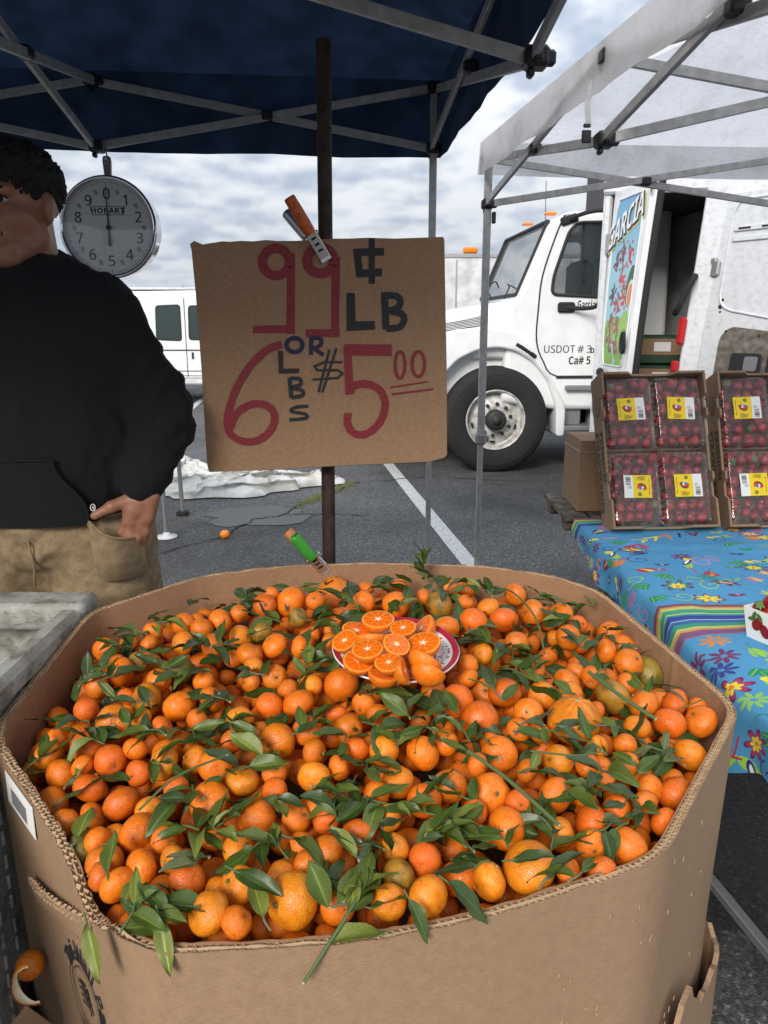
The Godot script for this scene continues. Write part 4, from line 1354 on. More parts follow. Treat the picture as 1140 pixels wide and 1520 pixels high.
func sprigs():
	leaf_mesh_set()
	var s := [
	-0.292,0.907,-1.506,4,0, -0.222,0.902,-1.406,4,0, -0.183,0.912,-1.534,3,0, -0.067,0.910,-1.459,4,0, -0.014,0.915,-1.566,4,0, 0.104,0.911,-1.614,6,0,
	0.120,0.913,-1.530,4,0, 0.041,0.911,-1.474,4,0, 0.173,0.914,-1.569,3,0, 0.212,0.912,-1.534,3,0, -0.088,0.904,-1.351,3,1, -0.128,0.905,-1.382,4,0,
	-0.104,0.894,-1.225,6,0, -0.135,0.890,-1.195,4,0, -0.293,0.891,-1.302,4,0, -0.321,0.881,-1.213,5,0, -0.330,0.890,-1.306,3,0, -0.475,0.886,-1.377,5,0,
	-0.486,0.879,-1.330,4,0, -0.431,0.895,-1.406,3,1, -0.469,0.872,-1.207,3,0, -0.379,0.879,-1.217,3,0, -0.426,0.884,-1.276,3,0, -0.511,0.862,-1.227,3,0,
	-0.470,0.852,-1.085,3,0, -0.436,0.849,-1.049,3,0, -0.390,0.862,-1.067,3,0, -0.343,0.862,-1.046,3,0, -0.384,0.869,-1.118,2,0, -0.269,0.875,-1.128,6,0,
	-0.216,0.886,-1.202,4,0, -0.223,0.868,-1.056,4,0, -0.198,0.865,-1.022,3,0, -0.166,0.859,-0.978,2,1, -0.189,0.858,-0.971,2,1, -0.514,0.824,-1.035,5,0,
	-0.447,0.825,-0.981,2,0, -0.271,0.846,-0.917,4,0, -0.292,0.863,-1.044,3,0, 0.319,0.907,-1.506,3,0, 0.355,0.898,-1.417,4,0, 0.226,0.894,-1.268,6,0,
	0.262,0.885,-1.204,5,0, 0.193,0.897,-1.289,3,0, 0.215,0.888,-1.199,5,0, 0.162,0.903,-1.338,3,0, 0.355,0.890,-1.306,4,0, 0.431,0.876,-1.402,4,0,
	0.458,0.866,-1.360,3,0, 0.367,0.881,-1.213,3,0, 0.428,0.878,-1.544,3,0, 0.433,0.867,-1.167,2,0, 0.405,0.840,-1.045,3,2, 0.442,0.825,-1.033,2,2,
	0.358,0.839,-0.993,3,0, 0.338,0.863,-1.065,4,0, 0.305,0.858,-1.016,4,0, 0.250,0.866,-1.039,3,0, 0.213,0.870,-1.052,4,0, 0.184,0.883,-1.136,3,0,
	0.294,0.877,-1.147,2,0, 0.312,0.844,-0.968,4,0, 0.272,0.843,-0.922,3,0, 0.339,0.828,-0.929,4,0, 0.351,0.821,-0.909,3,0, 0.200,0.836,-0.873,4,0,
	0.204,0.856,-0.950,3,0, 0.148,0.867,-1.019,3,0, 0.093,0.878,-1.079,4,0, 0.031,0.879,-1.077,5,0, -0.010,0.874,-1.045,5,0, 0.020,0.869,-1.015,4,0,
	0.070,0.872,-1.030,4,0, 0.119,0.870,-1.032,3,0, -0.021,0.886,-1.130,3,0, -0.028,0.860,-0.959,5,0, -0.061,0.848,-0.884,6,0, -0.081,0.854,-0.921,4,0,
	-0.009,0.851,-0.895,4,0, 0.044,0.851,-0.895,3,0, 0.069,0.846,-0.873,6,0, 0.094,0.839,-0.855,5,0, 0.059,0.839,-0.843,3,0, 0.008,0.842,-0.852,3,0,
	-0.016,0.836,-0.821,3,0, -0.024,0.833,-0.800,2,1, -0.031,0.829,-0.770,5,1, -0.037,0.827,-0.731,5,0, -0.070,0.829,-0.770,2,0, -0.118,0.840,-0.841,3,0,
	-0.123,0.837,-0.820,3,0, -0.148,0.836,-0.821,3,0, -0.206,0.843,-0.864,5,0, -0.219,0.839,-0.843,3,1, -0.248,0.838,-0.857,3,0, -0.218,0.832,-0.802,2,2,
	-0.125,0.826,-0.716,1,0, -0.279,0.826,-0.737,4,0, -0.281,0.827,-0.721,3,0, -0.246,0.826,-0.726,4,0, 0.120,0.828,-0.795,2,0, 0.142,0.833,-0.837,3,0,
	0.109,0.834,-0.836,3,0, 0.189,0.824,-0.777,1,0, 0.211,0.829,-0.843,3,0, 0.228,0.822,-0.791,2,0, 0.277,0.829,-0.869,3,0, 0.304,0.827,-0.873,2,0,
	-0.329,0.822,-0.791,1,0, -0.397,0.815,-0.862,1,0, -0.449,0.815,-0.948,1,0, -0.142,0.850,-0.897,3,0, -0.316,0.855,-0.985,3,0, -0.121,0.872,-1.049,4,0,
	-0.059,0.868,-1.017,3,0, -0.214,0.854,-0.952,3,0, 0.019,0.858,-0.946,2,0, 0.107,0.852,-0.908,3,0, 0.237,0.848,-0.929,3,0]
	var r := RandomNumberGenerator.new()
	r.seed = 33
	var stub := MB.new()
	stub.tube([Vector3.ZERO, Vector3(0, 0, -0.003)], 0.0017, 6)
	var stub_m := stub.commit()
	for i in range(0, s.size(), 5):
		var p := Vector3(s[i], s[i + 1] + 0.001, s[i + 2])
		var n: int = s[i + 3] 
		var kind: int = s[i + 4]
		var t := thing("leaf_sprig", "", "leaf sprig", p)
		var yaw := r.randf() * TAU
		var d := Vector3(cos(yaw), r.randf_range(-0.2, 0.4), sin(yaw)).normalized()
		if wall_dist(Vector2(p.x, p.z)) < 0.1 and d.dot(Vector3(0, 0, -1.2) - Vector3(p.x, 0, p.z)) < 0.0: d = Vector3(-d.x, d.y, -d.z)
		var tw := 0.02 + 0.006 * n
		var side := d.cross(Vector3.UP).normalized()
		var bendv := side * r.randfn(0, 0.007) + Vector3(0, 0.004, 0)
		var pts := smooth_line([-d * tw * 0.5, bendv, d * tw * 0.5], 4)
		var m := MB.new()
		m.tube(pts, [0.0016, 0.0015, 0.0015, 0.0014, 0.0014, 0.0013, 0.0012, 0.0011, 0.001], 6)
		obj("twig", m, M.twig if r.randf() < 0.7 else M.twig_grey, t)
		if n > 1 and r.randf() < 0.5: obj("cut_end", stub_m, M.stub, t, Transform3D(Basis.looking_at(d), -d * tw * 0.5))
		for k in n:
			var along := (k + 0.5) / n
			var at: Vector3 = pts[mini(int(along * 8), 8)]
			var sgn := 1.0 if k % 2 == 0 else -1.0
			var ld := (d * r.randf_range(0.2, 0.9) + side * sgn * r.randf_range(0.5, 1.0) + Vector3(0, r.randf_range(-0.5, 0.6), 0)).normalized()
			if k == n - 1: ld = (d + side * r.randfn(0, 0.3)).normalized()
			var mi: int = [0, 1, 1, 2, 2, 5][r.randi() % 6]
			if kind == 1: mi = [2, 3][r.randi() % 2]
			elif kind == 2: mi = 4
			elif r.randf() < 0.06: mi = 3
			var tip := p + at + ld * 0.055
			if not Geometry2D.is_point_in_polygon(Vector2(tip.x, tip.z), PackedVector2Array(RIM)): ld = Vector3(-ld.x, absf(ld.y) * 0.5, -ld.z)
			put_leaf(t, at, ld, r.randf_range(0.036, 0.060) * (1.15 if kind == 2 or n == 1 else 1.0), M["leaf_%d" % mi], r)
		var look: String = ["dark green", "light green", "pale grey-green"][kind]
		t.set_meta("label", "%s-leaf %s sprig %s" % [COUNT[n], look, spot_words(p)])
		t.set_meta("group", "leafy sprigs among the tangerines")
	tell_apart("leaf_sprig")
	var lm := MultiMesh.new()
	lm.transform_format = MultiMesh.TRANSFORM_3D
	lm.mesh = leaf_meshes[1]; lm.instance_count = 260
	for i in 260:
		var x := 0.0
		var z := 0.0
		for tries in 40:
			x = r.randf_range(-0.57, 0.55); z = r.randf_range(-1.71, -0.74)
			if Geometry2D.is_point_in_polygon(Vector2(x, z), PackedVector2Array(RIM)) and wall_dist(Vector2(x, z)) > 0.05: break
		var z1 := Vector3(r.randfn(0, 1), r.randfn(0, 0.6), r.randfn(0, 1)).normalized()
		var x1 := Vector3.UP.cross(z1).normalized().rotated(z1, r.randfn(0, 0.8))
		lm.set_instance_transform(i, Transform3D(Basis(x1, z1.cross(x1), z1).scaled(Vector3.ONE * r.randf_range(0.04, 0.065)), Vector3(x, pile_h(x, z) - r.randf_range(0.008, 0.03), z)))
	var deep := MultiMeshInstance3D.new()
	deep.name = "buried_leaves"; deep.multimesh = lm; deep.material_override = M.leaf_0
	add_child(deep)
	deep.set_meta("kind", "stuff"); tag(deep, "dark leaves wedged deep between the heaped tangerines", "leaves")
	# the ones that hang over the front rim or stand out of the heap: [label, stalk, tip, length factor, leaves along, tone]
	for q in [
		["single curled green leaf hanging down over the front rim near the torn corner", Vector3(-0.325, 0.822, -0.715), Vector3(-0.305, 0.772, -0.69), 1, 3],
		["narrow yellow-green leaf hanging down the front of the bin beside wide leaf pair", Vector3(-0.245, 0.834, -0.712), Vector3(-0.226, 0.79, -0.680), 1, 3],
		["pair of wide dark leaves lying on the front rim near torn corner", Vector3(-0.262, 0.832, -0.735), Vector3(-0.185, 0.828, -0.73), 2, 1],
		["broad dark leaf lying by itself against the biggest front tangerine", Vector3(-0.17, 0.858, -0.755), Vector3(-0.115, 0.842, -0.735), 1, 0],
		["dark leaf pointing down over the middle of the front rim", Vector3(0.028, 0.842, -0.728), Vector3(0.05, 0.815, -0.700), 1, 1],
		["wide dark leaf drooping over the front rim toward the strawberries", Vector3(0.072, 0.848, -0.748), Vector3(0.118, 0.826, -0.722), 1, 0],
		["long dark leaf tucked along the front rim below the big puffy tangerine", Vector3(0.15, 0.848, -0.785), Vector3(0.2, 0.85, -0.79), 1, 0],
		["upright dark sprig standing up at the back rim behind the plate", Vector3(0.09, 0.905, -1.66), Vector3(0.085, 0.965, -1.665), 6, 1],
		["pale leaf lying along the inner wall in the strawberry side corner", Vector3(0.47, 0.86, -1.19), Vector3(0.5, 0.868, -1.17), 1, 4],
		["bare twig leaning on the inner wall of the strawberry side corner", Vector3(0.49, 0.852, -1.15), Vector3(0.555, 0.872, -1.165), 0, 0],
	]:
		var a: Vector3 = q[1]
		var b: Vector3 = q[2]
		var t := thing("loose_leaf" if q[3] < 3 else "leaf_sprig", q[0], "leaf" if q[3] < 3 else "leaf sprig", a)
		var m := MB.new()
		m.tube([(a - b).normalized() * 0.012, Vector3.ZERO, (b - a) * (0.85 if q[3] != 1 else 0.12)], 0.0012, 6)
		obj("stalk", m, M.twig, t)
		for k in q[3]:
			var d := (b - a).normalized()
			if q[3] > 1: d = (d + Vector3(r.randfn(0, 0.55), r.randfn(0, 0.25), r.randfn(0, 0.35))).normalized()
			put_leaf(t, (b - a) * (0.0 if q[3] < 3 else 0.9 * k / q[3]), d, (b - a).length() * (1.05 if q[3] < 3 else 0.75), M["leaf_%d" % q[4]], r, 0.2)
	# long bare stems lying across the heap
	for q in [
		["long thin green stem rising from the knobbly tangerine", [Vector3(0.265, 0.93, -1.185), Vector3(0.262, 0.965, -1.25), Vector3(0.248, 0.968, -1.36), Vector3(0.235, 0.955, -1.44)], 0.0016],
		["thick cut grey-green twig lying over tangerines near the front rim", [Vector3(0.115, 0.892, -0.95), Vector3(0.16, 0.882, -0.9), Vector3(0.215, 0.862, -0.83)], 0.0026],
		["thin green twig beside the olive tangerine at the torn corner", [Vector3(-0.31, 0.862, -0.86), Vector3(-0.27, 0.885, -0.9), Vector3(-0.215, 0.888, -0.945)], 0.0016],
		["thick green stem beside pale leaves on the strawberry side", [Vector3(0.335, 0.905, -1.17), Vector3(0.375, 0.892, -1.1), Vector3(0.41, 0.88, -1.06)], 0.0032],
		["long yellow-green sprig hanging over the middle of the front rim", [Vector3(-0.02, 0.842, -0.755), Vector3(-0.045, 0.828, -0.71), Vector3(-0.085, 0.778, -0.682)], 0.0022],
		["thin forked twig lying over fruit near the strawberry side front corner", [Vector3(0.2, 0.892, -0.95), Vector3(0.26, 0.888, -0.945), Vector3(0.3, 0.885, -0.96)], 0.0015],
	]:
		var pts: Array = q[1]
		var t := thing("stem", q[0], "stem", pts[0])
		var rel := []
		for p in smooth_line(pts, 6): rel.append(p - pts[0])
		var m := MB.new()
		m.tube(rel, q[2], 7)
		obj("twig", m, M.twig, t)
		var e := MB.new()
		e.tube([rel[-1], rel[-1] + (rel[-1] - rel[-2]).normalized() * 0.002], q[2] * 1.02, 7)
		obj("cut_end", e, M.stub, t)
		if q[0].begins_with("long yellow"):
			for k in 6:
				put_leaf(t, rel[k], Vector3(0.3 * (1 if k % 2 else -1) + 0.3, 0.15, -0.25 - 0.1 * k), 0.045, M["leaf_%d" % [2, 3, 2, 1, 3, 2][k]], r)
			put_leaf(t, rel[8], Vector3(0.9, 0.12, 0.05), 0.068, M.leaf_3, r, 0.1)

# ------------------------------------------------------------------ plate of cut fruit
func plate():
	var tilt := Basis(Vector3.RIGHT, 0.12) * Basis(Vector3.BACK, -0.03)
	var c := Vector3(0.0195, 0.915, -1.215)
	var t := thing("plate", "small white plate with a floral rim holding cut tangerine halves", "plate", c)
	t.basis = tilt
	var m := MB.new()
	m.lathe([Vector2(0.0, -0.004), Vector2(0.06, -0.004), Vector2(0.098, 0.008), Vector2(0.107, 0.0125), Vector2(0.1075, 0.0145), Vector2(0.105, 0.015), Vector2(0.095, 0.0115), Vector2(0.062, 0.002), Vector2(0.0, 0.002)], 64)
	var pm := std("plate_glaze", Color(0.8, 0.79, 0.78), 0.15)
	obj("dish", m, pm, t)
	var rm := MB.new()
	rm.lathe([Vector2(0.0958, 0.0124), Vector2(0.1062, 0.0157)], 64)
	rm.lathe([Vector2(0.0655, 0.0037), Vector2(0.0685, 0.0044)], 64)
	var red := std("plate_red", Color(0.42, 0.03, 0.06), 0.2)
	var band := obj("red_band", rm, red, t)
	# painted flowers and scrolls on the rim
	var r := RandomNumberGenerator.new()
	r.seed = 6
	var fl := MB.new()
	var gr := MB.new()
	for k in 30:
		var a := TAU * k / 30.0
		var o := Vector3(cos(a) * 0.082, 0.0089, sin(a) * 0.082)
		var bs := Basis(Vector3.UP, -a) * Basis(Vector3.BACK, 0.29)
		for q in 6:
			var mb: MB = fl if k % 3 == 0 or q % 2 else gr
			var p := o + bs * Vector3(r.randf_range(-0.009, 0.009), 0.0004, r.randf_range(-0.007, 0.007))
			mb.box(p, Vector3(r.randf_range(0.002, 0.005), 0.0005, r.randf_range(0.0012, 0.003)), 0.0, bs * Basis(Vector3.UP, r.randf() * 3.0))
	obj("painted_flowers", fl, red, t)
	obj("painted_scrolls", gr, std("plate_green", Color(0.12, 0.16, 0.1), 0.2), t)
	# halves
	var peel := MB.new()
	var prof := []
	for i in 10:
		var th := PI / 2 * i / 9.0
		prof.append(Vector2(sin(th), -cos(th) * 0.86))
	prof.append(Vector2(0.985, 0.012)); prof.append(Vector2(0.93, 0.014))
	peel.lathe(prof, 30)
	var pith := MB.new()
	pith.lathe([Vector2(0.97, 0.0), Vector2(0.95, 0.016), Vector2(0.86, 0.012), Vector2(0.0, 0.010)], 30)
	var pulp := MB.new()
	for k in 10:
		var rows := []
		for i in 5:
			var rr: float = [0.10, 0.3, 0.6, 0.84, 0.885][i]
			var row := []
			for j in 6:
				var u := (j - 2.5) / 2.5
				var gap := minf(0.31, 0.312 - 0.011 / rr)
				var a := TAU * k / 10.0 + u * gap
				var edge := (1.0 - pow(absf(u), 4.0)) * (1.0 if i < 4 else 0.2) * (1.0 if i > 0 else 0.4)
				row.append(Vector3(cos(a) * rr, 0.012 + 0.028 * edge, sin(a) * rr))
			rows.append(row)
		for rw in rows: rw.reverse()
		pulp.patch(rows, k + 5)
	var core := MB.new()
	core.lathe([Vector2(0.13, 0.008), Vector2(0.11, 0.035), Vector2(0.0, 0.045)], 9, Transform3D(), -1)
	for k in 5:
		core.bar(Vector3(0, 0.035, 0), Vector3(cos(k * 1.3) * 0.24, 0.034, sin(k * 1.3) * 0.24), 0.045, 0.012, 0.0)
	var parts := [peel.commit(), pith.commit(), pulp.commit(), core.commit()]
	var h := [-0.010,0.967,-1.246,10,0, -0.017,0.942,-1.269,-20,10, 0.032,0.964,-1.215,14,-6, 0.065,0.942,-1.265,10,-50, -0.047,0.950,-1.237,12,12, -0.066,0.947,-1.201,25,-20, -0.020,0.962,-1.183,-30,0, -0.026,0.964,-1.128,12,-4, 0.020,0.968,-1.137,26,14, 0.063,0.962,-1.156,14,-10, -0.040,0.942,-1.132,20,6, 0.007,0.954,-1.100,14,-4, 0.066,0.946,-1.130,-40,30, -0.000,0.930,-1.111,0,10, 0.032,0.942,-1.096,20,70, 0.070,0.930,-1.121,-45,20, 0.045,0.930,-1.184,0,0]
	var words := ["topmost half at the back of the heap on the plate", "half mostly hidden under the topmost back one", "upper half at the back beside the topmost one", "half peeking out behind the back upper half", "half at the back on the seller side", "half tipped over the rim on the seller side", "half tilted backwards in the middle of the second row", "flat half in the centre facing up", "largest tilted half showing its full face", "upper half on the strawberry side facing up", "lowest half in front on the seller side", "flat half at the front middle on another half", "half turned peel outward on the strawberry side", "bottom half mostly hidden under the front middle one", "half standing on edge at the very front", "lowest peel-out half on the strawberry side front", "half buried in the middle under the others"]
	for i in range(0, h.size(), 5):
		var k := int(i / 5.0)
		var p := Vector3(h[i], h[i + 1], h[i + 2])
		var b := Basis(Vector3.RIGHT, deg_to_rad(h[i + 3])) * Basis(Vector3.BACK, deg_to_rad(-h[i + 4])) * Basis(Vector3.UP, k * 1.7)
		var rad: float = 0.0285 - 0.003 * ((k * 7) % 3)
		var o := obj("tangerine_half", parts[0], M["peel_0_%d" % (k % 3)], null, Transform3D(b.scaled(Vector3.ONE * rad), p))
		tag(o, "cut tangerine " + words[k], "tangerine half", "cut halves on the plate")
		obj("pith", parts[1], M.pith, o); obj("pulp", parts[2], M.pulp, o); obj("core", parts[3], M.pith_white, o)

# ------------------------------------------------------------------ price sign and clamps
func sign_board():
	var out := PackedVector2Array([Vector2(-0.453, 1.640), Vector2(-0.443, 1.647), Vector2(-0.423, 1.639), Vector2(-0.411, 1.641), Vector2(-0.377, 1.646), Vector2(-0.359, 1.645), Vector2(-0.335, 1.647), Vector2(-0.305, 1.646), Vector2(-0.275, 1.649), Vector2(-0.251, 1.647), Vector2(-0.204, 1.647), Vector2(-0.174, 1.649), Vector2(-0.120, 1.652), Vector2(-0.084, 1.652), Vector2(-0.036, 1.654), Vector2(0.024, 1.652), Vector2(0.084, 1.654), Vector2(0.138, 1.656), Vector2(0.141, 1.649), Vector2(0.145, 1.533), Vector2(0.152, 1.354), Vector2(0.157, 1.143), Vector2(0.150, 1.135), Vector2(0.115, 1.125), Vector2(-0.102, 1.115), Vector2(-0.295, 1.104), Vector2(-0.437, 1.099), Vector2(-0.441, 1.117), Vector2(-0.442, 1.354), Vector2(-0.445, 1.504), Vector2(-0.450, 1.626)])
	var t := thing("price_sign", "brown cardboard sign hand-lettered 99 cents a pound clamped to the pipe", "sign", Vector3(0, 0, -1.9))
	var m := MB.new()
	m.prism(out, -0.007, 0.0, 0.0012, 1)
	obj("board", m, M.cardboard_sign, t)
	var strokes := [
	["r", 0.0218, [-0.2217,1.5999, -0.2230,1.5920, -0.2263,1.5847, -0.2315,1.5783, -0.2382,1.5735, -0.2458,1.5704, -0.2540,1.5693, -0.2621,1.5704, -0.2696,1.5735, -0.2759,1.5783, -0.2807,1.5847, -0.2836,1.5920, -0.2843,1.5999, -0.2830,1.6078, -0.2796,1.6151, -0.2744,1.6214, -0.2678,1.6262, -0.2601,1.6293, -0.2520,1.6303, -0.2440,1.6293, -0.2365,1.6262, -0.2302,1.6214, -0.2254,1.6151, -0.2225,1.6078, -0.2217,1.5999]],
	["r", 0.0194, [-0.2175,1.6200, -0.2234,1.4355]],
	["r", 0.0182, [-0.3134,1.4457, -0.2138,1.4469]],
	["r", 0.0230, [-0.1174,1.6028, -0.1185,1.5954, -0.1218,1.5884, -0.1269,1.5824, -0.1335,1.5779, -0.1411,1.5750, -0.1492,1.5740, -0.1574,1.5750, -0.1649,1.5779, -0.1713,1.5824, -0.1761,1.5884, -0.1791,1.5954, -0.1800,1.6028, -0.1788,1.6102, -0.1755,1.6172, -0.1704,1.6231, -0.1638,1.6276, -0.1562,1.6305, -0.1481,1.6314, -0.1401,1.6305, -0.1326,1.6276, -0.1262,1.6231, -0.1213,1.6172, -0.1183,1.6102, -0.1174,1.6028]],
	["r", 0.0194, [-0.1130,1.6114, -0.1170,1.4277]],
	["r", 0.0182, [-0.1876,1.4367, -0.1057,1.4379]],
	["k", 0.0146, [-0.0286,1.6525, -0.0290,1.5507]],
	["k", 0.0170, [0.0001,1.6229, -0.0630,1.6212, -0.0573,1.5740, -0.0047,1.5769]],
	["k", 0.0206, [-0.0789,1.5303, -0.0785,1.4534, -0.0214,1.4558]],
	["k", 0.0170, [0.0013,1.5321, 0.0050,1.4457]],
	["k", 0.0158, [0.0013,1.5245, 0.0293,1.5227, 0.0391,1.5098, 0.0307,1.4950, 0.0093,1.4891]],
	["k", 0.0158, [0.0093,1.4891, 0.0405,1.4826, 0.0479,1.4683, 0.0370,1.4516, 0.0050,1.4475]],
	["n", 0.0109, [-0.1957,1.4096, -0.1964,1.4054, -0.1985,1.4014, -0.2016,1.3980, -0.2056,1.3954, -0.2103,1.3938, -0.2153,1.3933, -0.2202,1.3938, -0.2248,1.3954, -0.2287,1.3980, -0.2317,1.4014, -0.2335,1.4054, -0.2340,1.4096, -0.2332,1.4138, -0.2312,1.4177, -0.2280,1.4211, -0.2240,1.4237, -0.2193,1.4253, -0.2144,1.4259, -0.2095,1.4253, -0.2049,1.4237, -0.2010,1.4211, -0.1980,1.4177, -0.1962,1.4138, -0.1957,1.4096]],
	["n", 0.0103, [-0.1737,1.4277, -0.1764,1.3860]],
	["n", 0.0097, [-0.1737,1.4265, -0.1528,1.4247, -0.1505,1.4132, -0.1606,1.4048, -0.1730,1.4023]],
	["n", 0.0097, [-0.1699,1.4023, -0.1455,1.3860]],
	["k", 0.0121, [-0.2492,1.3963, -0.2489,1.3475, -0.2053,1.3487]],
	["k", 0.0103, [-0.2294,1.3315, -0.2258,1.2832]],
	["k", 0.0097, [-0.2295,1.3303, -0.2046,1.3290, -0.2037,1.3155, -0.2251,1.3074, -0.2002,1.3018, -0.1993,1.2894, -0.2258,1.2844]],
	["k", 0.0085, [-0.1855,1.2632, -0.2170,1.2607, -0.2267,1.2506, -0.1941,1.2443, -0.1918,1.2342, -0.2324,1.2298]],
	["k", 0.0055, [-0.1310,1.3993, -0.1596,1.2969]],
	["k", 0.0055, [-0.1143,1.4023, -0.1502,1.2969]],
	["k", 0.0055, [-0.1005,1.3689, -0.1427,1.3695, -0.1677,1.3598, -0.1617,1.3500, -0.1119,1.3500, -0.1002,1.3426, -0.1122,1.3315, -0.1734,1.3278]],
	["r", 0.0255, [0.0187,1.3975, -0.0951,1.3987]],
	["r", 0.0194, [-0.0882,1.4072, -0.0839,1.2919]],
	["r", 0.0182, [-0.0826,1.2969, -0.0718,1.3136, -0.0374,1.3167, -0.0093,1.3012, 0.0026,1.2732, -0.0030,1.2386, -0.0220,1.2102, -0.0506,1.1936, -0.0760,1.1987, -0.0897,1.2197, -0.0881,1.2468]],
	["r", 0.0182, [-0.2457,1.4108, -0.2813,1.3981, -0.3231,1.3598, -0.3564,1.3105, -0.3775,1.2607, -0.3856,1.2228, -0.3775,1.1943, -0.3496,1.1776, -0.3146,1.1783, -0.2840,1.1987, -0.2684,1.2292, -0.2739,1.2544, -0.2954,1.2682, -0.3269,1.2669, -0.3625,1.2449, -0.3786,1.2102]],
	["r", 0.0073, [0.0505,1.3628, 0.0501,1.3546, 0.0490,1.3469, 0.0471,1.3403, 0.0447,1.3352, 0.0419,1.3320, 0.0388,1.3309, 0.0357,1.3320, 0.0329,1.3352, 0.0304,1.3403, 0.0285,1.3469, 0.0273,1.3546, 0.0268,1.3628, 0.0272,1.3710, 0.0284,1.3787, 0.0302,1.3852, 0.0326,1.3902, 0.0355,1.3934, 0.0385,1.3945, 0.0415,1.3934, 0.0444,1.3902, 0.0469,1.3852, 0.0488,1.3787, 0.0500,1.3710, 0.0505,1.3628]],
	["r", 0.0073, [0.0977,1.3646, 0.0972,1.3569, 0.0958,1.3496, 0.0935,1.3434, 0.0905,1.3386, 0.0869,1.3356, 0.0831,1.3346, 0.0792,1.3356, 0.0755,1.3386, 0.0724,1.3434, 0.0700,1.3496, 0.0684,1.3569, 0.0678,1.3646, 0.0683,1.3724, 0.0697,1.3796, 0.0720,1.3858, 0.0750,1.3905, 0.0786,1.3935, 0.0824,1.3945, 0.0863,1.3935, 0.0899,1.3905, 0.0930,1.3858, 0.0955,1.3796, 0.0971,1.3724, 0.0977,1.3646]],
	["r", 0.0036, [0.0139,1.3087, 0.1063,1.3229]],
	["r", 0.0042, [0.0189,1.2925, 0.1203,1.3049]]]
	var cols := {"r": M.marker_red, "k": M.marker_black, "n": M.marker_navy}
	var lift := 0.0006
	for s in strokes:
		var pts := []
		var xy: Array = s[2]
		for i in range(0, xy.size(), 2): pts.append(Vector2(xy[i], xy[i + 1]))
		if pts.size() > 4 and s[1] > 0.008 or pts.size() > 20:
			var p3 := []
			for p in pts: p3.append(Vector3(p.x, p.y, 0))
			pts = []
			for p in smooth_line(p3, 4): pts.append(Vector2(p.x, p.y))
		var b := MB.new()
		b.ribbon(pts, s[1], Transform3D(), lift)
		lift += 0.00006
		obj("marker_stroke", b, cols[s[0]], t)

func spring_clamp(label: String, jaw: Vector3, head: Vector3, head2: Vector3, front: Material, back: Material):   # spring clamp: two steel halves with plastic grips
	var t := thing("spring_clamp", label, "clamp", jaw)
	var h := head - jaw
	var h2 := head2 - jaw
	var z := Vector3(0, 0, 1)
	for k in 2:
		var top: Vector3 = h if k == 0 else h2
		var d := top.normalized()
		var l := top.length()
		var off := z * (0.012 if k == 0 else -0.014)
		var m := MB.new()
		m.bar(off * 0.5, d * l * 0.45 + off, 0.026, 0.005, 0.0015, z)
		m.bar(off * 0.5 - z * 0.003, off * 0.5 + z * 0.003, 0.026, 0.014, 0.001, d)
		var plate_o := obj("jaw_plate", m, M.steel_plate, t)
		var ho := MB.new()
		for q in 3: ho.box(d * l * (0.14 + 0.1 * q) + off * (0.62 + 0.1 * q) + z * (0.003 if k == 0 else -0.003), Vector3(0.012, 0.005, 0.002), 0.0, Basis(z.cross(d).normalized() * -1.0, d, z).orthonormalized())
		obj("slot", ho, M.shadow_gap, plate_o)
		var g := MB.new()
		g.tube(smooth_line([d * l * 0.42 + off * 1.0, d * l * 0.7 + off * 1.25, d * l + off * 1.3, d * (l + 0.004) + off * 1.3], 4), [0.0125, 0.0135, 0.014, 0.014, 0.014, 0.014, 0.014, 0.0135, 0.0135, 0.013, 0.012, 0.01, 0.006], 10)
		obj("grip", g, front if k == 0 else back, t)
	var sp := MB.new()
	sp.tube([h * 0.4 - z.cross(h).normalized() * 0.017, h * 0.4 + z.cross(h).normalized() * 0.017], 0.006, 10)
	obj("spring", sp, M.chrome, t)

func clamps():
	spring_clamp("worn orange-gripped spring clamp holding the price sign to the pipe", Vector3(-0.136, 1.607, -1.893), Vector3(-0.211, 1.731, -1.872), Vector3(-0.228, 1.712, -1.925), M.orange_grip, M.steel_plate)
	spring_clamp("green-gripped spring clamp holding the bin's back wall to the pipe", Vector3(-0.139, 0.895, -1.735), Vector3(-0.202, 0.986, -1.712), Vector3(-0.226, 0.978, -1.752), M.green_grip, M.orange_grip_faded)

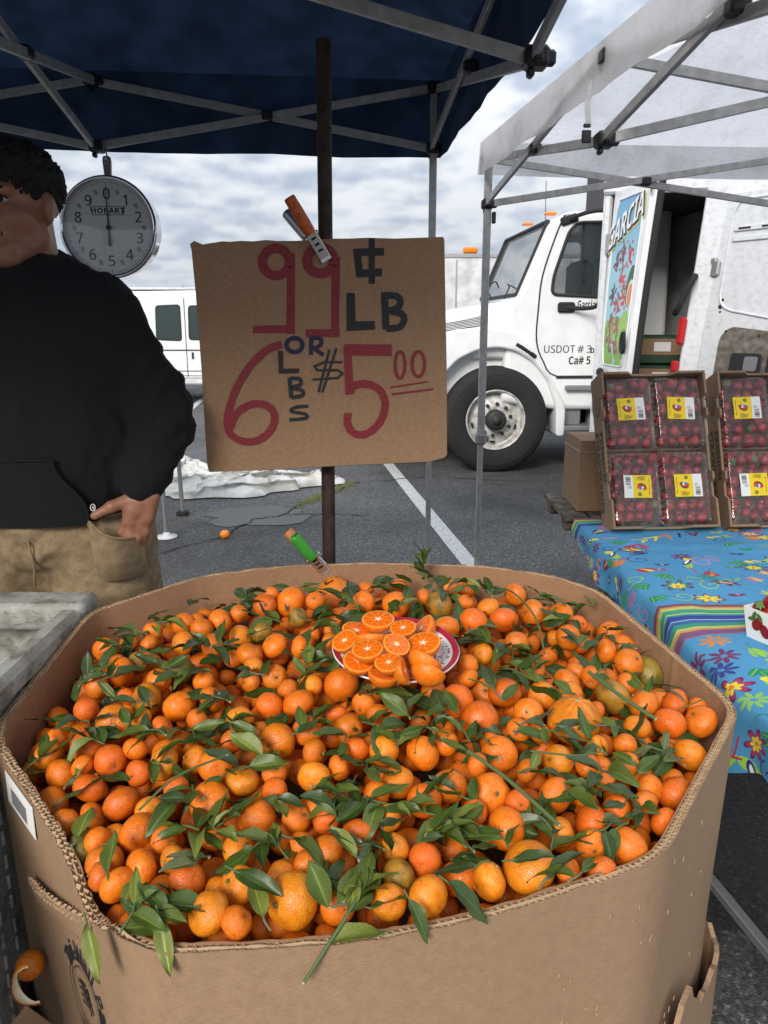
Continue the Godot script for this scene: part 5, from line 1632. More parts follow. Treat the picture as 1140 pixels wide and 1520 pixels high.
# ------------------------------------------------------------------ plastic bin beside it, peel, dropped fruit
func crate():
	var t := thing("plastic_bin", "weathered grey plastic produce bin beside the cardboard bin", "bin")
	var x1 := -0.617
	var x0 := -1.75
	var z0 := -1.575
	var z1 := -0.30
	var m := MB.new()
	# sheet walls with a thick worn rim
	m.box(Vector3((x0 + x1) / 2, 0.5, z0 + 0.02), Vector3(x1 - x0, 0.74, 0.03), 0.006)
	m.box(Vector3((x0 + x1) / 2, 0.5, z1 - 0.02), Vector3(x1 - x0, 0.74, 0.03), 0.006)
	m.box(Vector3(x1 - 0.02, 0.5, (z0 + z1) / 2), Vector3(0.03, 0.74, z1 - z0 - 0.08), 0.006)
	m.box(Vector3(x0 + 0.02, 0.5, (z0 + z1) / 2), Vector3(0.03, 0.74, z1 - z0 - 0.08), 0.006)
	m.box(Vector3((x0 + x1) / 2, 0.15, (z0 + z1) / 2), Vector3(x1 - x0 - 0.08, 0.04, z1 - z0 - 0.08), 0.004)
	obj("wall", m, M.crate_grey, t)
	var rim := MB.new()
	rim.prism(round_poly([Vector2(x0, -z0), Vector2(x1 + 0.004, -z0 - 0.0), Vector2(x1 + 0.004, -z0 - 0.09), Vector2(x1 - 0.07, -z0 - 0.092), Vector2(x0, -z0 - 0.092)], 0.02, 3), 0.845, 0.903, 0.012, 2, Transform3D(Basis(Vector3.RIGHT, -PI / 2), Vector3.ZERO))
	rim.box(Vector3(x1 - 0.018, 0.876, (z0 + z1) / 2 + 0.05), Vector3(0.047, 0.05, z1 - z0 - 0.1), 0.012)
	rim.box(Vector3(x0 + 0.02, 0.876, (z0 + z1) / 2 + 0.05), Vector3(0.05, 0.05, z1 - z0 - 0.1), 0.012)
	rim.box(Vector3((x0 + x1) / 2, 0.873, z1 - 0.02), Vector3(x1 - x0, 0.05, 0.05), 0.012)
	obj("rim", rim, M.crate_grey, t)
	var sl := MB.new()
	for k in 6:
		sl.box(Vector3(x1 - 0.16 - k * 0.03, 0.70, z0 + 0.0362), Vector3(0.011, 0.05, 0.002), 0.0)
	obj("vent_slot", sl, M.shadow_gap, t)
	var rb := MB.new()
	var r := RandomNumberGenerator.new()
	r.seed = 8
	for a in 30:
		for b in 16:
			rb.box(Vector3(x1 - 0.0045, 0.20 + b * 0.04 + r.randf_range(-0.004, 0.004), z1 - 0.04 - a * 0.04), Vector3(0.006, 0.026, 0.008), 0.002)
	var ribs := obj("raised_grip_ribs", rb, M.crate_grey, t)
	ribs.set_meta("kind", "stuff")
	for k in 3:
		var f := MB.new()
		f.box(Vector3(lerpf(x0 + 0.08, x1 - 0.08, k / 2.0), 0.065, (z0 + z1) / 2), Vector3(0.12, 0.13, z1 - z0 - 0.1), 0.008)
		obj("runner", f, M.crate_grey, t)

func scraps():
	# peel wedged between the bins, a fruit behind it, a bit of cardboard
	var rows := []
	for i in 13:
		var a := lerpf(0.5 * PI, 1.62 * PI, i / 12.0)
		var row := []
		for j in 7:
			var w := (j - 3) / 3.0
			var wid := 0.0095 * sin(PI * clampf(i / 12.0, 0.06, 0.94))
			var rr := 0.036 - 0.003 * w * w
			row.append(Vector3(cos(a) * rr * 0.75, sin(a) * rr, w * wid))
		rows.append(row)
	var m := MB.new()
	m.patch(rows, 1)
	var inner := []
	for row in rows:
		var q := []
		for p in row: q.append(Vector3(p.x * 0.93, p.y * 0.93, p.z * 0.9))
		inner.append(q)
	var t := thing("tangerine_peel", "curled strip of tangerine peel wedged between the two bins", "peel", Vector3(-0.50, 0.55, -0.905))
	obj("skin", m, M.peel_2_0, t)
	var mi := MB.new()
	mi.patch(inner, 1)
	obj("pith", mi, M.pith_white, t)
	var f := obj("tangerine", fruit_mesh(3, 0.9, 0.0, 0.02, false), M.peel_0_2, null, Transform3D(Basis(Vector3(1, 0, 0), 1.0).scaled(Vector3.ONE * 0.021), Vector3(-0.525, 0.535, -0.955)))
	tag(f, "tangerine fallen between the two bins behind the peel", "tangerine")
	obj("calyx", calyx_mesh(), M.calyx, f)
	var c := MB.new()
	c.box(Vector3.ZERO, Vector3(0.03, 0.07, 0.006), 0.001, Basis(Vector3.BACK, 0.5))
	var cc := obj("cardboard_scrap", c, M.cardboard, null, Transform3D(Basis(Vector3.UP, 0.9), Vector3(-0.50, 0.49, -0.895)))
	tag(cc, "scrap of brown cardboard stuck below the peel beside the bin", "cardboard")

# ------------------------------------------------------------------ hanging scale
func dial_scale():
	var c := Vector3(-1.074, 1.823, -3.2)
	var t := thing("hanging_scale", "round chrome dial scale hanging by a hook from the blue tent", "scale", c)
	var turn := Basis(Vector3.RIGHT, PI / 2)
	var m := MB.new()
	m.lathe([Vector2(0.0, -0.09), Vector2(0.17, -0.09), Vector2(0.182, -0.08), Vector2(0.186, -0.01), Vector2(0.19, 0.0), Vector2(0.192, 0.012), Vector2(0.188, 0.02), Vector2(0.178, 0.02), Vector2(0.175, 0.008)], 56, Transform3D(turn, Vector3.ZERO))
	obj("case", m, M.chrome, t)
	var d := MB.new()
	d.lathe([Vector2(0.176, 0.002), Vector2(0.0, 0.002)], 56, Transform3D(turn, Vector3.ZERO))
	obj("dial", d, M.dial_white, t)
	var tk := MB.new()
	for k in 100:
		var a := TAU * k / 100.0
		var l := 0.012 if k % 10 == 0 else (0.009 if k % 5 == 0 else 0.005)
		var dirv := Vector3(sin(a), cos(a), 0)
		tk.bar(dirv * 0.168 + Vector3(0, 0, 0.0032), dirv * (0.168 - l) + Vector3(0, 0, 0.0032), 0.0014, 0.001, 0.0, Vector3.BACK)
	var tick := obj("tick_marks", tk, M.ink_black, t)
	for k in 10:
		var a := TAU * k / 10.0
		text(t, "numeral", str(k), 0.042, Transform3D(Basis(), Vector3(sin(a) * 0.124, cos(a) * 0.124, 0.0035)), M.ink_black, "Droid Sans", 400)
		var hb := MB.new()
		hb.add(letters("½", 0.018, "Droid Sans", 400), Transform3D(Basis(), Vector3(sin(a + PI / 10) * 0.136, cos(a + PI / 10) * 0.136, 0.0035)))
		obj("half_mark", hb, M.ink_black, t)
	var np := MB.new()
	np.prism(PackedVector2Array([Vector2(-0.068, 0.078), Vector2(0.068, 0.078), Vector2(0.06, 0.046), Vector2(-0.06, 0.046)]), 0.003, 0.0042)
	var plate_o := obj("name_plate", np, M.ink_black, t)
	var np2 := MB.new()
	np2.prism(PackedVector2Array([Vector2(-0.0635, 0.0755), Vector2(0.0635, 0.0755), Vector2(0.0565, 0.0485), Vector2(-0.0565, 0.0485)]), 0.0043, 0.0048)
	obj("name_field", np2, M.dial_white, plate_o)
	text(plate_o, "lettering", "HOBART", 0.021, Transform3D(Basis().scaled(Vector3(1.2, 1, 1)), Vector3(0, 0.062, 0.0055)), M.ink_black)
	var nd := MB.new()
	nd.prism(PackedVector2Array([Vector2(-0.0035, -0.07), Vector2(-0.0075, -0.06), Vector2(-0.003, 0.0), Vector2(-0.0012, 0.15), Vector2(0.0012, 0.15), Vector2(0.003, 0.0), Vector2(0.0075, -0.06), Vector2(0.0035, -0.07)]), 0.0075, 0.009)
	nd.lathe([Vector2(0.009, 0.005), Vector2(0.009, 0.012), Vector2(0.0, 0.013)], 14, Transform3D(turn, Vector3.ZERO))
	obj("needle", nd, M.marker_red if false else M.ink_faint, t)
	var gl := MB.new()
	gl.lathe([Vector2(0.176, 0.014), Vector2(0.12, 0.019), Vector2(0.0, 0.022)], 40, Transform3D(turn, Vector3.ZERO))
	obj("glass_front", gl, M.dial_glass, t)
	var lp := MB.new()
	lp.prism(round_poly([Vector2(-0.012, 0.185), Vector2(0.012, 0.185), Vector2(0.016, 0.25), Vector2(0.012, 0.266), Vector2(-0.012, 0.266), Vector2(-0.016, 0.25)], 0.006), -0.045, -0.025, 0.003, 2)
	lp.tube(smooth_line([Vector3(0, 0.235, -0.03), Vector3(0, 0.243, -0.015), Vector3(0, 0.252, -0.03)], 4), 0.003, 6)
	obj("hanger_loop", lp, M.grey_metal, t)
	var ho := MB.new()
	ho.box(Vector3(0, 0.247, -0.0245), Vector3(0.012, 0.024, 0.002), 0.0)
	obj("loop_slot", ho, M.paper, t)
	var hk := MB.new()
	hk.tube(smooth_line([Vector3(0.006, 0.245, -0.03), Vector3(0.004, 0.262, -0.03), Vector3(-0.004, 0.30, -0.035), Vector3(-0.008, 0.345, -0.05), Vector3(-0.012, 0.352, -0.075)], 5), 0.0028, 8)
	obj("hook", hk, M.grey_metal, t)

# ------------------------------------------------------------------ strawberry table
func cloth_picture() -> ImageTexture:
	var w := 1024
	var h := 1600
	var im := Image.create(w, h, false, Image.FORMAT_RGB8)
	var blue := Color(0.30, 0.59, 0.77)
	im.fill(blue)
	var r := RandomNumberGenerator.new()
	r.seed = 15
	for k in 900:   # uneven dye
		var v := r.randf_range(-0.03, 0.03)
		dab(im, r.randf() * w, r.randf() * h, r.randf_range(6, 22), r.randf_range(3, 9), r.randf() * 3, Color(0.30 + v * 0.4, 0.59 + v, 0.77 + v))
	var pal := [Color(0.93, 0.86, 0.25), Color(0.93, 0.5, 0.16), Color(0.75, 0.12, 0.3), Color(0.12, 0.55, 0.4), Color(0.16, 0.16, 0.5), Color(0.6, 0.8, 0.3), Color(0.88, 0.45, 0.6), Color(0.45, 0.1, 0.32)]
	var pos := []
	for tries in 3500:
		var p := Vector2(r.randf() * w, r.randf() * h)
		var ok := true
		for q in pos:
			if q.distance_to(p) < 48.0: ok = false; break
		if not ok or absf(p.y - 905.0) < 120.0 or (p.x > 210 and p.x < 470 and p.y > 160 and p.y < 460): continue
		pos.append(p)
	var n := 0
	for p in pos:
		n += 1
		var a := r.randf() * TAU
		var c: Color = (pal[r.randi() % pal.size()] as Color).lerp(Color(0.4, 0.6, 0.7), 0.2)
		var c2: Color = pal[r.randi() % pal.size()]
		match n % 7:
			0:  # small daisy
				for k in 8: dab(im, p.x + cos(a + k * TAU / 8) * 17, p.y + sin(a + k * TAU / 8) * 17, 12, 4.5, a + k * TAU / 8, c)
			1:  # big layered flower
				for ring in [[25, 13, pal[7]], [20, 11, c], [12, 8, pal[0]]]:
					for k in 7: dab(im, p.x + cos(a + k * TAU / 7) * ring[0], p.y + sin(a + k * TAU / 7) * ring[0] * 0.8, ring[1], ring[1] * 0.55, a + k * TAU / 7, ring[2])
				dab(im, p.x, p.y, 6, 6, 0, pal[1])
			2:  # leaves
				for k in 3:
					var d := Vector2.from_angle(a + k * 0.8)
					dab(im, p.x + d.x * 16, p.y + d.y * 16, 20, 8, a + k * 0.8, pal[3])
					line(im, [p, p + d * 32], 2.0, pal[5])
			3:  # bird
				dab(im, p.x, p.y, 34, 11, a, pal[5]); dab(im, p.x + cos(a) * 8, p.y + sin(a) * 8 - 5, 22, 8, a + 0.5, pal[4])
				dab(im, p.x + cos(a) * 10, p.y + sin(a) * 10 - 6, 14, 4, a + 0.5, Color(0.9, 0.93, 0.9))
				dab(im, p.x + cos(a) * 34, p.y + sin(a) * 34, 11, 9, 0, pal[0]); line(im, [p - Vector2.from_angle(a) * 26, p - Vector2.from_angle(a - 0.25) * 62], 4.0, pal[2])
			4:  # tulip
				for k in 3: dab(im, p.x + cos(a + (k - 1) * 0.5) * 18, p.y + sin(a + (k - 1) * 0.5) * 18, 22, 8, a + (k - 1) * 0.5, [c, c2, c][k])
				line(im, [p, p - Vector2.from_angle(a + 0.3) * 26], 3.0, pal[3])
			5:  # scroll
				var pts := []
				for k in 22: pts.append(p + Vector2.from_angle(a + k * 0.38) * (4.0 + k * 1.25))
				line(im, pts, 3.5, [pal[4], pal[5], pal[6]][r.randi() % 3])
			6:  # small leaf pair
				dab(im, p.x - 9, p.y, 13, 6, 0.6, c); dab(im, p.x + 9, p.y, 13, 6, -0.6, c); dab(im, p.x, p.y, 4, 4, 0, c2)
	# rainbow stripes across the cloth
	var bands := [[Color(0.5, 0.16, 0.26), 14], [Color(0.9, 0.55, 0.2), 9], [Color(0.88, 0.83, 0.35), 12], [Color(0.2, 0.6, 0.42), 20], [Color(0.72, 0.85, 0.4), 6], [Color(0.1, 0.5, 0.6), 8], [Color(0.12, 0.14, 0.52), 22], [Color(0.75, 0.85, 0.9), 4], [Color(0.14, 0.3, 0.62), 16], [Color(0.16, 0.56, 0.4), 20], [Color(0.85, 0.85, 0.35), 9], [Color(0.93, 0.6, 0.25), 10], [Color(0.6, 0.25, 0.3), 9], [Color(0.45, 0.25, 0.5), 14], [Color(0.75, 0.2, 0.3), 7]]
	for y0 in [815, 6]:
		var y: int = y0
		for b in bands:
			im.fill_rect(Rect2i(0, y, w, b[1]), (b[0] as Color).lerp(Color(0.4, 0.6, 0.7), 0.25)); y += b[1]
			if y0 == 6 and y > 90: break
	# lettering printed on the cloth, in an arch
	var G := {"V": [[0, 0, 0.5, 1], [0.5, 1, 1, 0]], "I": [[0.5, 0, 0.5, 1]], "A": [[0, 1, 0.5, 0], [0.5, 0, 1, 1], [0.25, 0.6, 0.75, 0.6]], "M": [[0, 1, 0.1, 0], [0.1, 0, 0.5, 0.7], [0.5, 0.7, 0.9, 0], [0.9, 0, 1, 1]], "E": [[0, 0, 0, 1], [0, 0, 1, 0], [0, 0.5, 0.8, 0.5], [0, 1, 1, 1], [0.4, -0.15, 0.7, -0.3]], "X": [[0, 0, 1, 1], [1, 0, 0, 1]], "C": [[1, 0.1, 0.3, 0], [0.3, 0, 0, 0.5], [0, 0.5, 0.3, 1], [0.3, 1, 1, 0.9]], "O": [[0.5, 0, 0, 0.5], [0, 0.5, 0.5, 1], [0.5, 1, 1, 0.5], [1, 0.5, 0.5, 0]]}
	var word := [["M", 210, 400, 1.45, 4], ["E", 222, 352, 1.3, 2], ["V", 350, 225, 3.6, 1], ["I", 395, 212, 3.4, 4], ["V", 305, 250, 3.9, 0], ["A", 262, 285, 0.9, 0], ["A", 440, 200, 3.3, 7]]
	for q in word:
		for s in G[q[0]]:
			var a := (Vector2(s[0], s[1]) - Vector2(0.5, 0.5)) * Vector2(34, 46)
			var b := (Vector2(s[2], s[3]) - Vector2(0.5, 0.5)) * Vector2(34, 46)
			line(im, [Vector2(q[1], q[2]) + a.rotated(q[3]), Vector2(q[1], q[2]) + b.rotated(q[3])], 8.0, pal[q[4]])
	return drawn(im)

func berry_label() -> ImageTexture:
	var w := 192
	var h := 160
	var im := Image.create(w, h, false, Image.FORMAT_RGB8)
	im.fill(Color(0.93, 0.93, 0.92))
	im.fill_rect(Rect2i(0, 0, 128, h), Color(0.96, 0.82, 0.06))
	dab(im, 66, 78, 34, 20, 0.5, Color(0.72, 0.1, 0.08)); dab(im, 74, 72, 20, 18, 0.3, Color(0.86, 0.9, 0.92)); dab(im, 82, 80, 22, 12, -0.6, Color(0.8, 0.2, 0.1)); dab(im, 62, 92, 22, 8, 0.4, Color(0.45, 0.2, 0.1)); dab(im, 78, 66, 12, 9, 0.2, Color(0.25, 0.5, 0.75))
	dab(im, 84, 24, 13, 13, 0, Color(0.2, 0.3, 0.12)); dab(im, 84, 24, 8, 8, 0, Color(0.55, 0.6, 0.2))
	var r := RandomNumberGenerator.new()
	r.seed = 3
	for k in 9: im.fill_rect(Rect2i(14, 22 + k * 13, 5, r.randi_range(5, 11)), Color(0.35, 0.3, 0.05))
	for k in 5: im.fill_rect(Rect2i(40 + (k % 2) * 8, 124 + k * 6, r.randi_range(30, 55), 3), Color(0.3, 0.26, 0.05))
	var y := 92
	while y < 150:
		var t := r.randi_range(1, 4)
		im.fill_rect(Rect2i(144, y, 34, t), Color(0.1, 0.1, 0.1)); y += t + r.randi_range(1, 3)
	for k in 4: im.fill_rect(Rect2i(138, 66 + k * 5, r.randi_range(20, 42), 2), Color(0.4, 0.4, 0.4))
	return drawn(im)

func berry_mesh(sd: int) -> ArrayMesh:
	var n := FastNoiseLite.new()
	n.seed = sd; n.frequency = 1.1
	var mb := MB.new()
	var rows := []
	for i in 10:
		var t := i / 9.0
		var rr := pow(sin(PI * pow(t, 0.72) * 0.985 + 0.01), 0.8) * 0.86
		var row := []
		for j in 14:
			var a := TAU * j / 14
			var k := 1.0 + n.get_noise_3d(cos(a), t * 2.0, sin(a)) * 0.22 + 0.03 * sin(j * 3.1 + i * 2.3)
			row.append(Vector3(cos(a) * rr * k, -1.1 + t * 2.0, sin(a) * rr * k))
		rows.append(row)
	mb.patch(rows, 1, true)
	return mb.commit()

func berry_cap() -> ArrayMesh:
	var mb := MB.new()
	for k in 7:
		var a := TAU * k / 7.0
		var d := Vector3(cos(a), 0, sin(a))
		var s := Vector3(-sin(a), 0, cos(a))
		mb.patch([[Vector3(0, 0.92, 0), Vector3(0, 0.92, 0)], [d * 0.35 + s * 0.16 + Vector3(0, 0.96, 0), d * 0.35 - s * 0.16 + Vector3(0, 0.96, 0)], [d * 0.75 + Vector3(0, 0.82, 0), d * 0.75 + Vector3(0, 0.82, 0)]], 1)
	return mb.commit()

func strawberries_at(at: Transform3D, spots: Array, label: String, group: String, meshes: Array, r: RandomNumberGenerator, size := 0.0185, cols := 4):
	var n := 0
	for s in spots:
		var b := Basis(Vector3(r.randfn(0, 1), r.randfn(0, 1), r.randfn(0, 1)).normalized(), r.randf() * 6.0)
		var rad := size * r.randf_range(0.85, 1.2)
		var o := obj("strawberry", meshes[r.randi() % 4], M.berry if r.randf() < 0.8 else M.berry_pale, null, Transform3D((at.basis * b).scaled(Vector3.ONE * rad), at * (s as Vector3)))
		tag(o, label % [COUNT[int(n / cols) + 1], COUNT[n % cols + 1]], "strawberry", group)
		n += 1
		if r.randf() < 0.45: obj("green_cap", meshes[4], M.berry_leaf, o)

func tray(at: Transform3D, label: String, which: String, far: bool, meshes: Array, label_tex: StandardMaterial3D, r: RandomNumberGenerator):
	var W := 0.385
	var H := 0.575
	var D := 0.105
	var t := thing("strawberry_tray", label, "cardboard tray")
	t.transform = at
	var m := MB.new()
	m.box(Vector3(W / 2, H / 2, -D + 0.003), Vector3(W, H, 0.006))
	obj("bottom", m, M.cardboard_tray, t)
	for sx in [0, 1]:
		var x = 0.004 + sx * (W - 0.008)
		var poly := PackedVector2Array([Vector2(-D, 0.0), Vector2(0.012, 0.0), Vector2(0.012, 0.10), Vector2(-0.012, 0.115), Vector2(-0.012, 0.165), Vector2(0.006, 0.175), Vector2(0.006, 0.20), Vector2(-0.016, 0.21), Vector2(-0.016, 0.40), Vector2(0.006, 0.41), Vector2(0.006, 0.435), Vector2(-0.012, 0.445), Vector2(-0.012, 0.48), Vector2(0.012, 0.49), Vector2(0.012, H), Vector2(-D, H)])
		var s := MB.new()
		s.prism(poly, x - 0.004, x + 0.004, 0.0, 1, Transform3D(Basis(Vector3(0, 0, 1), Vector3.UP, Vector3(1, 0, 0)), Vector3.ZERO))
		obj("side_panel", s, M.cardboard_tray, t)
	for sy in [0, 1]:
		var y = 0.004 + sy * (H - 0.008)
		var poly := PackedVector2Array([Vector2(0.009, -D), Vector2(W - 0.009, -D), Vector2(W - 0.009, 0.012), Vector2(W - 0.1, 0.012), Vector2(W - 0.125, -0.018), Vector2(W - 0.26, -0.018), Vector2(W - 0.285, 0.012), Vector2(0.009, 0.012)])
		var s := MB.new()
		s.prism(poly, y - 0.004, y + 0.004, 0.0, 1, Transform3D(Basis(Vector3(1, 0, 0), Vector3(0, 0, 1), Vector3(0, -1, 0)), Vector3(0, 0, 0)) * Transform3D(Basis(), Vector3(0, 0, -2.0 * y)))
		obj("end_panel", s, M.cardboard_tray, t)
	# print on the outer side: two lines reading down the tray, and a small fruit drawing
	var side := Basis(Vector3(0, -1, 0), Vector3(0, 0, -1) * -1.0, Vector3(-1, 0, 0))
	for q in [["PREMIUM", 0.30, -0.035], ["STRAWBERRIES", 0.25, -0.078]]:
		text(t, "printed_words", q[0], 0.028, Transform3D(Basis(Vector3(0, -1, 0), Vector3(0, 0, 1), Vector3(-1, 0, 0)), Vector3(-0.0012, q[1] - 0.03, q[2])), M.ink_faint, "Droid Serif")
	var dr := MB.new()
	for k in 3:
		var pts := []
		for a in 17: pts.append(Vector2(cos(TAU * a / 16) * (0.026 - k * 0.007), sin(TAU * a / 16) * (0.035 - k * 0.01)))
		dr.ribbon(pts, 0.0018, Transform3D(Basis(Vector3(0, 0, 1), Vector3(0, 1, 0), Vector3(-1, 0, 0)), Vector3(-0.0012, 0.46 - k * 0.008, -0.05)))
	obj("printed_fruit", dr, M.ink_faint, t)
	# four clear shells
	for cy in 2:
		for cx in 2:
			if far and cx == 1 and cy == 0: pass
			var cw := 0.176
			var ch := 0.262
			var c := Vector3(0.1 + cx * 0.184, 0.147 + cy * 0.279, -0.045)
			var words = ["lower", "upper"][cy] + " " + ["near-column", "far-column"][cx]
			var shell := thing("berry_clamshell", "%s clear plastic berry box with yellow label in %s" % [words, which], "clamshell", Vector3.ZERO, "clear berry boxes")
			shell.transform = at * Transform3D(Basis(), c)
			var lid := MB.new()
			var outline := round_poly([Vector2(-cw / 2, -ch / 2), Vector2(cw / 2, -ch / 2), Vector2(cw / 2, ch / 2), Vector2(-cw / 2, ch / 2)], 0.022, 4)
			lid.prism(outline, -0.045, 0.042, 0.012, 3)
			obj("shell", lid, M.shell_glass, shell)
			var rimm := MB.new()
			var ring := []
			for p in outline: ring.append(Vector3(p.x * 1.02, p.y * 1.015, 0.012))
			ring.append(ring[0])
			rimm.tube(ring, 0.003, 5, 1, false)
			for k in 11:
				for sx in [-1, 1]:
					rimm.box(Vector3(sx * cw * 0.5, -ch * 0.42 + k * ch * 0.084, 0.024), Vector3(0.006, 0.009, 0.03), 0.002)
			obj("ribbed_edge", rimm, M.shell_glass, shell)
			var lb := MB.new()
			lb.patch([[Vector3(-0.05, -0.041, 0.0445), Vector3(0.05, -0.041, 0.0445)], [Vector3(-0.05, 0.0, 0.046), Vector3(0.05, 0.0, 0.046)], [Vector3(-0.05, 0.041, 0.0445), Vector3(0.05, 0.041, 0.0445)]] if true else [], 1)
			var flip := 1.0 if (cy == 1 or cx == 1) else -1.0
			obj("label", lb, label_tex, shell, Transform3D(Basis(Vector3.BACK, 0.0 if flip > 0 else PI).rotated(Vector3.BACK, r.randf_range(-0.04, 0.04)), Vector3(0.004, 0.012 if cy else 0.006, 0)))
			var spots := []
			for j in 6:
				for i in 4:
					spots.append(Vector3(-cw / 2 + 0.026 + i * 0.0415 + r.randf_range(-0.007, 0.007) + (0.006 if j % 2 else -0.006), -ch / 2 + 0.028 + j * 0.0415 + r.randf_range(-0.006, 0.006), 0.012 + r.randf_range(-0.009, 0.004)))
			strawberries_at(shell.transform, spots, "strawberry in row %s place %s of " + "%s berry box, %s" % [words, which.replace("the tray", "tray")], "strawberries in clear boxes", meshes, r, 0.0205)
			for s in spots: deep_berries.append(shell.transform * (s + Vector3(0.018, 0.02, -0.026)))

var deep_berries := []

func table():
	var t := thing("market_table", "long market table under a bright patterned cloth", "table")
	var top := MB.new()
	top.box(Vector3(1.27, 0.722, -1.95), Vector3(1.06, 0.03, 1.76), 0.004)
	obj("tabletop", top, M.wood_grey, t)
	for x in [0.80, 1.72]:
		for z in [-1.15, -2.75]:
			var m := MB.new()
			m.tube([Vector3(x, 0.003, z), Vector3(x, 0.71, z)], 0.014, 10)
			obj("leg", m, M.grey_metal, t)
	for z in [-1.15, -2.75]:
		var m := MB.new()
		m.tube([Vector3(0.80, 0.16, z), Vector3(1.72, 0.16, z)], 0.011, 8)
		obj("crossbar", m, M.grey_metal, t)
	# slatted bench behind it that carries the spare carton
	var b := thing("slatted_bench", "grey wooden slat bench beyond the patterned tablecloth", "bench", Vector3.ZERO)
	for k in 6:
		var m := MB.new()
		m.bar(Vector3(0.735 + k * 0.1, 0.735, -3.27), Vector3(0.735 + k * 0.1, 0.735, -2.86), 0.085, 0.022, 0.003)
		obj("slat", m, M.wood_grey, b)
	for z in [-3.2, -2.93]:
		var m := MB.new()
		m.bar(Vector3(0.70, 0.70, z), Vector3(1.30, 0.70, z), 0.06, 0.045, 0.003)
		obj("rail", m, M.wood_grey, b)
		for x in [0.98, 1.27]:
			var l := MB.new()
			l.bar(Vector3(x, 0.0, z), Vector3(x, 0.678, z), 0.05, 0.05, 0.003)
			obj("leg", l, M.wood_grey, b)
	# cloth
	var rows := []
	var nz := FastNoiseLite.new()
	nz.seed = 3; nz.frequency = 1.6
	var N := 120
	var XE := 0.735
	var us := []
	for j in 15: us.append(-0.30 + j * 0.02)
	for j in range(1, 36): us.append(j * 0.032)
	for i in N + 1:
		var v := float(i) / N
		var z := lerpf(-2.84, -1.02, v)
		var row := []
		# how far the cloth hangs over the near edge of the table here
		var hang := 0.02 + 0.12 * smoothstep(0.02, 0.2, v) + 0.03 * sin(v * 21.0) + 0.012 * sin(v * 57.0) + 0.07 * smoothstep(0.45, 0.75, v) - 0.05 * smoothstep(0.76, 0.84, v) + 0.16 * smoothstep(0.86, 0.95, v)
		for u0 in us:
			var u: float = u0
			var p: Vector3
			if u < 0.0:
				var d := -u / 0.30 * hang
				var fold := 0.018 * sin(v * 34.0 + 0.6 * sin(v * 9.0)) * (d / 0.16) + 0.006 * sin(v * 90.0) * (d / 0.16)
				p = Vector3(XE - 0.006 - minf(d, 0.03) * 0.35 - fold - 0.01, 0.7425 - maxf(d - 0.004, 0.0) * 0.97, z + 0.004 * sin(d * 60.0))
				if i == 0: p.z += 0.01 * sin(d * 80.0)
			else:
				var wr := maxf(0.0, nz.get_noise_2d(u * 2.0, z * 3.0)) * 0.018 + 0.006 * maxf(0.0, sin(u * 8.0 + z * 11.0))
				p = Vector3(XE + u - 0.012 * (1.0 - smoothstep(0.0, 0.05, u)), 0.7435 + wr * smoothstep(0.0, 0.06, u) * (1.0 - 0.8 * smoothstep(-2.45, -2.6, z)), z)
			row.append(p)
		rows.append(row)
	var cm := MB.new()
	# uv follows the cloth itself, not its folds
	for i in N:
		for j in us.size() - 1:
			var uv := func(a: int, b: int) -> Vector2: return Vector2((us[b] * (0.55 if us[b] < 0 else 1.0) + 0.17) / 1.2, float(a) / N)
			var a: Vector3 = rows[i][j]
			var b2: Vector3 = rows[i + 1][j]
			var c: Vector3 = rows[i + 1][j + 1]
			var d: Vector3 = rows[i][j + 1]
			cm.tri(a, b2, c, 1, uv.call(i, j), uv.call(i + 1, j), uv.call(i + 1, j + 1))
			cm.tri(a, c, d, 1, uv.call(i, j), uv.call(i + 1, j + 1), uv.call(i, j + 1))
	var mat := std("printed_cloth", Color(0.95, 0.95, 0.95), 0.85)
	mat.albedo_texture = cloth_picture()
	relief(mat, M.khaki.heightmap_texture, 0.0)
	mat.heightmap_enabled = false
	var cl := obj("tablecloth", cm, mat)
	tag(cl, "bright blue cotton tablecloth printed with flowers, birds and rainbow stripes", "tablecloth")
	# trays of boxed strawberries leaning back
	var r := RandomNumberGenerator.new()
	r.seed = 17
	var meshes := [berry_mesh(1), berry_mesh(2), berry_mesh(3), berry_mesh(4), berry_cap()]
	var lt := std("berry_label", Color(0.95, 0.95, 0.95), 0.35)
	lt.albedo_texture = berry_label()
	var u1 := Vector3(1.0, 0.012, -0.06).normalized()
	var v1 := (Vector3(0.03, 0.555, -0.235)).normalized()
	var n1 := u1.cross(v1).normalized()
	v1 = n1.cross(u1)
	tray(Transform3D(Basis(u1, v1, n1), Vector3(0.803, 0.755, -2.625)), "cardboard tray of boxed strawberries leaning back, nearer the cardboard carton", "the tray by the carton", false, meshes, lt, r)
	tray(Transform3D(Basis(u1, v1, n1).rotated(Vector3.UP, -0.05), Vector3(1.225, 0.757, -2.655)), "cardboard tray of boxed strawberries leaning back, by the van door", "the tray by the van door", true, meshes, lt, r)
	var mm := MultiMesh.new()
	mm.transform_format = MultiMesh.TRANSFORM_3D
	mm.mesh = meshes[1]; mm.instance_count = deep_berries.size()
	for i in deep_berries.size():
		mm.set_instance_transform(i, Transform3D(Basis(Vector3(r.randfn(0, 1), r.randfn(0, 1), r.randfn(0, 1)).normalized(), r.randf() * 6.0).scaled(Vector3.ONE * 0.021), deep_berries[i]))
	var deep := MultiMeshInstance3D.new()
	deep.name = "deep_strawberries"; deep.multimesh = mm; deep.material_override = M.berry
	add_child(deep)
	deep.set_meta("kind", "stuff"); tag(deep, "strawberries deep inside the clear boxes", "strawberries")
	# prop behind the trays
	var pm := MB.new()
	pm.box(Vector3(1.25, 0.86, -2.98), Vector3(0.62, 0.2, 0.12), 0.004)
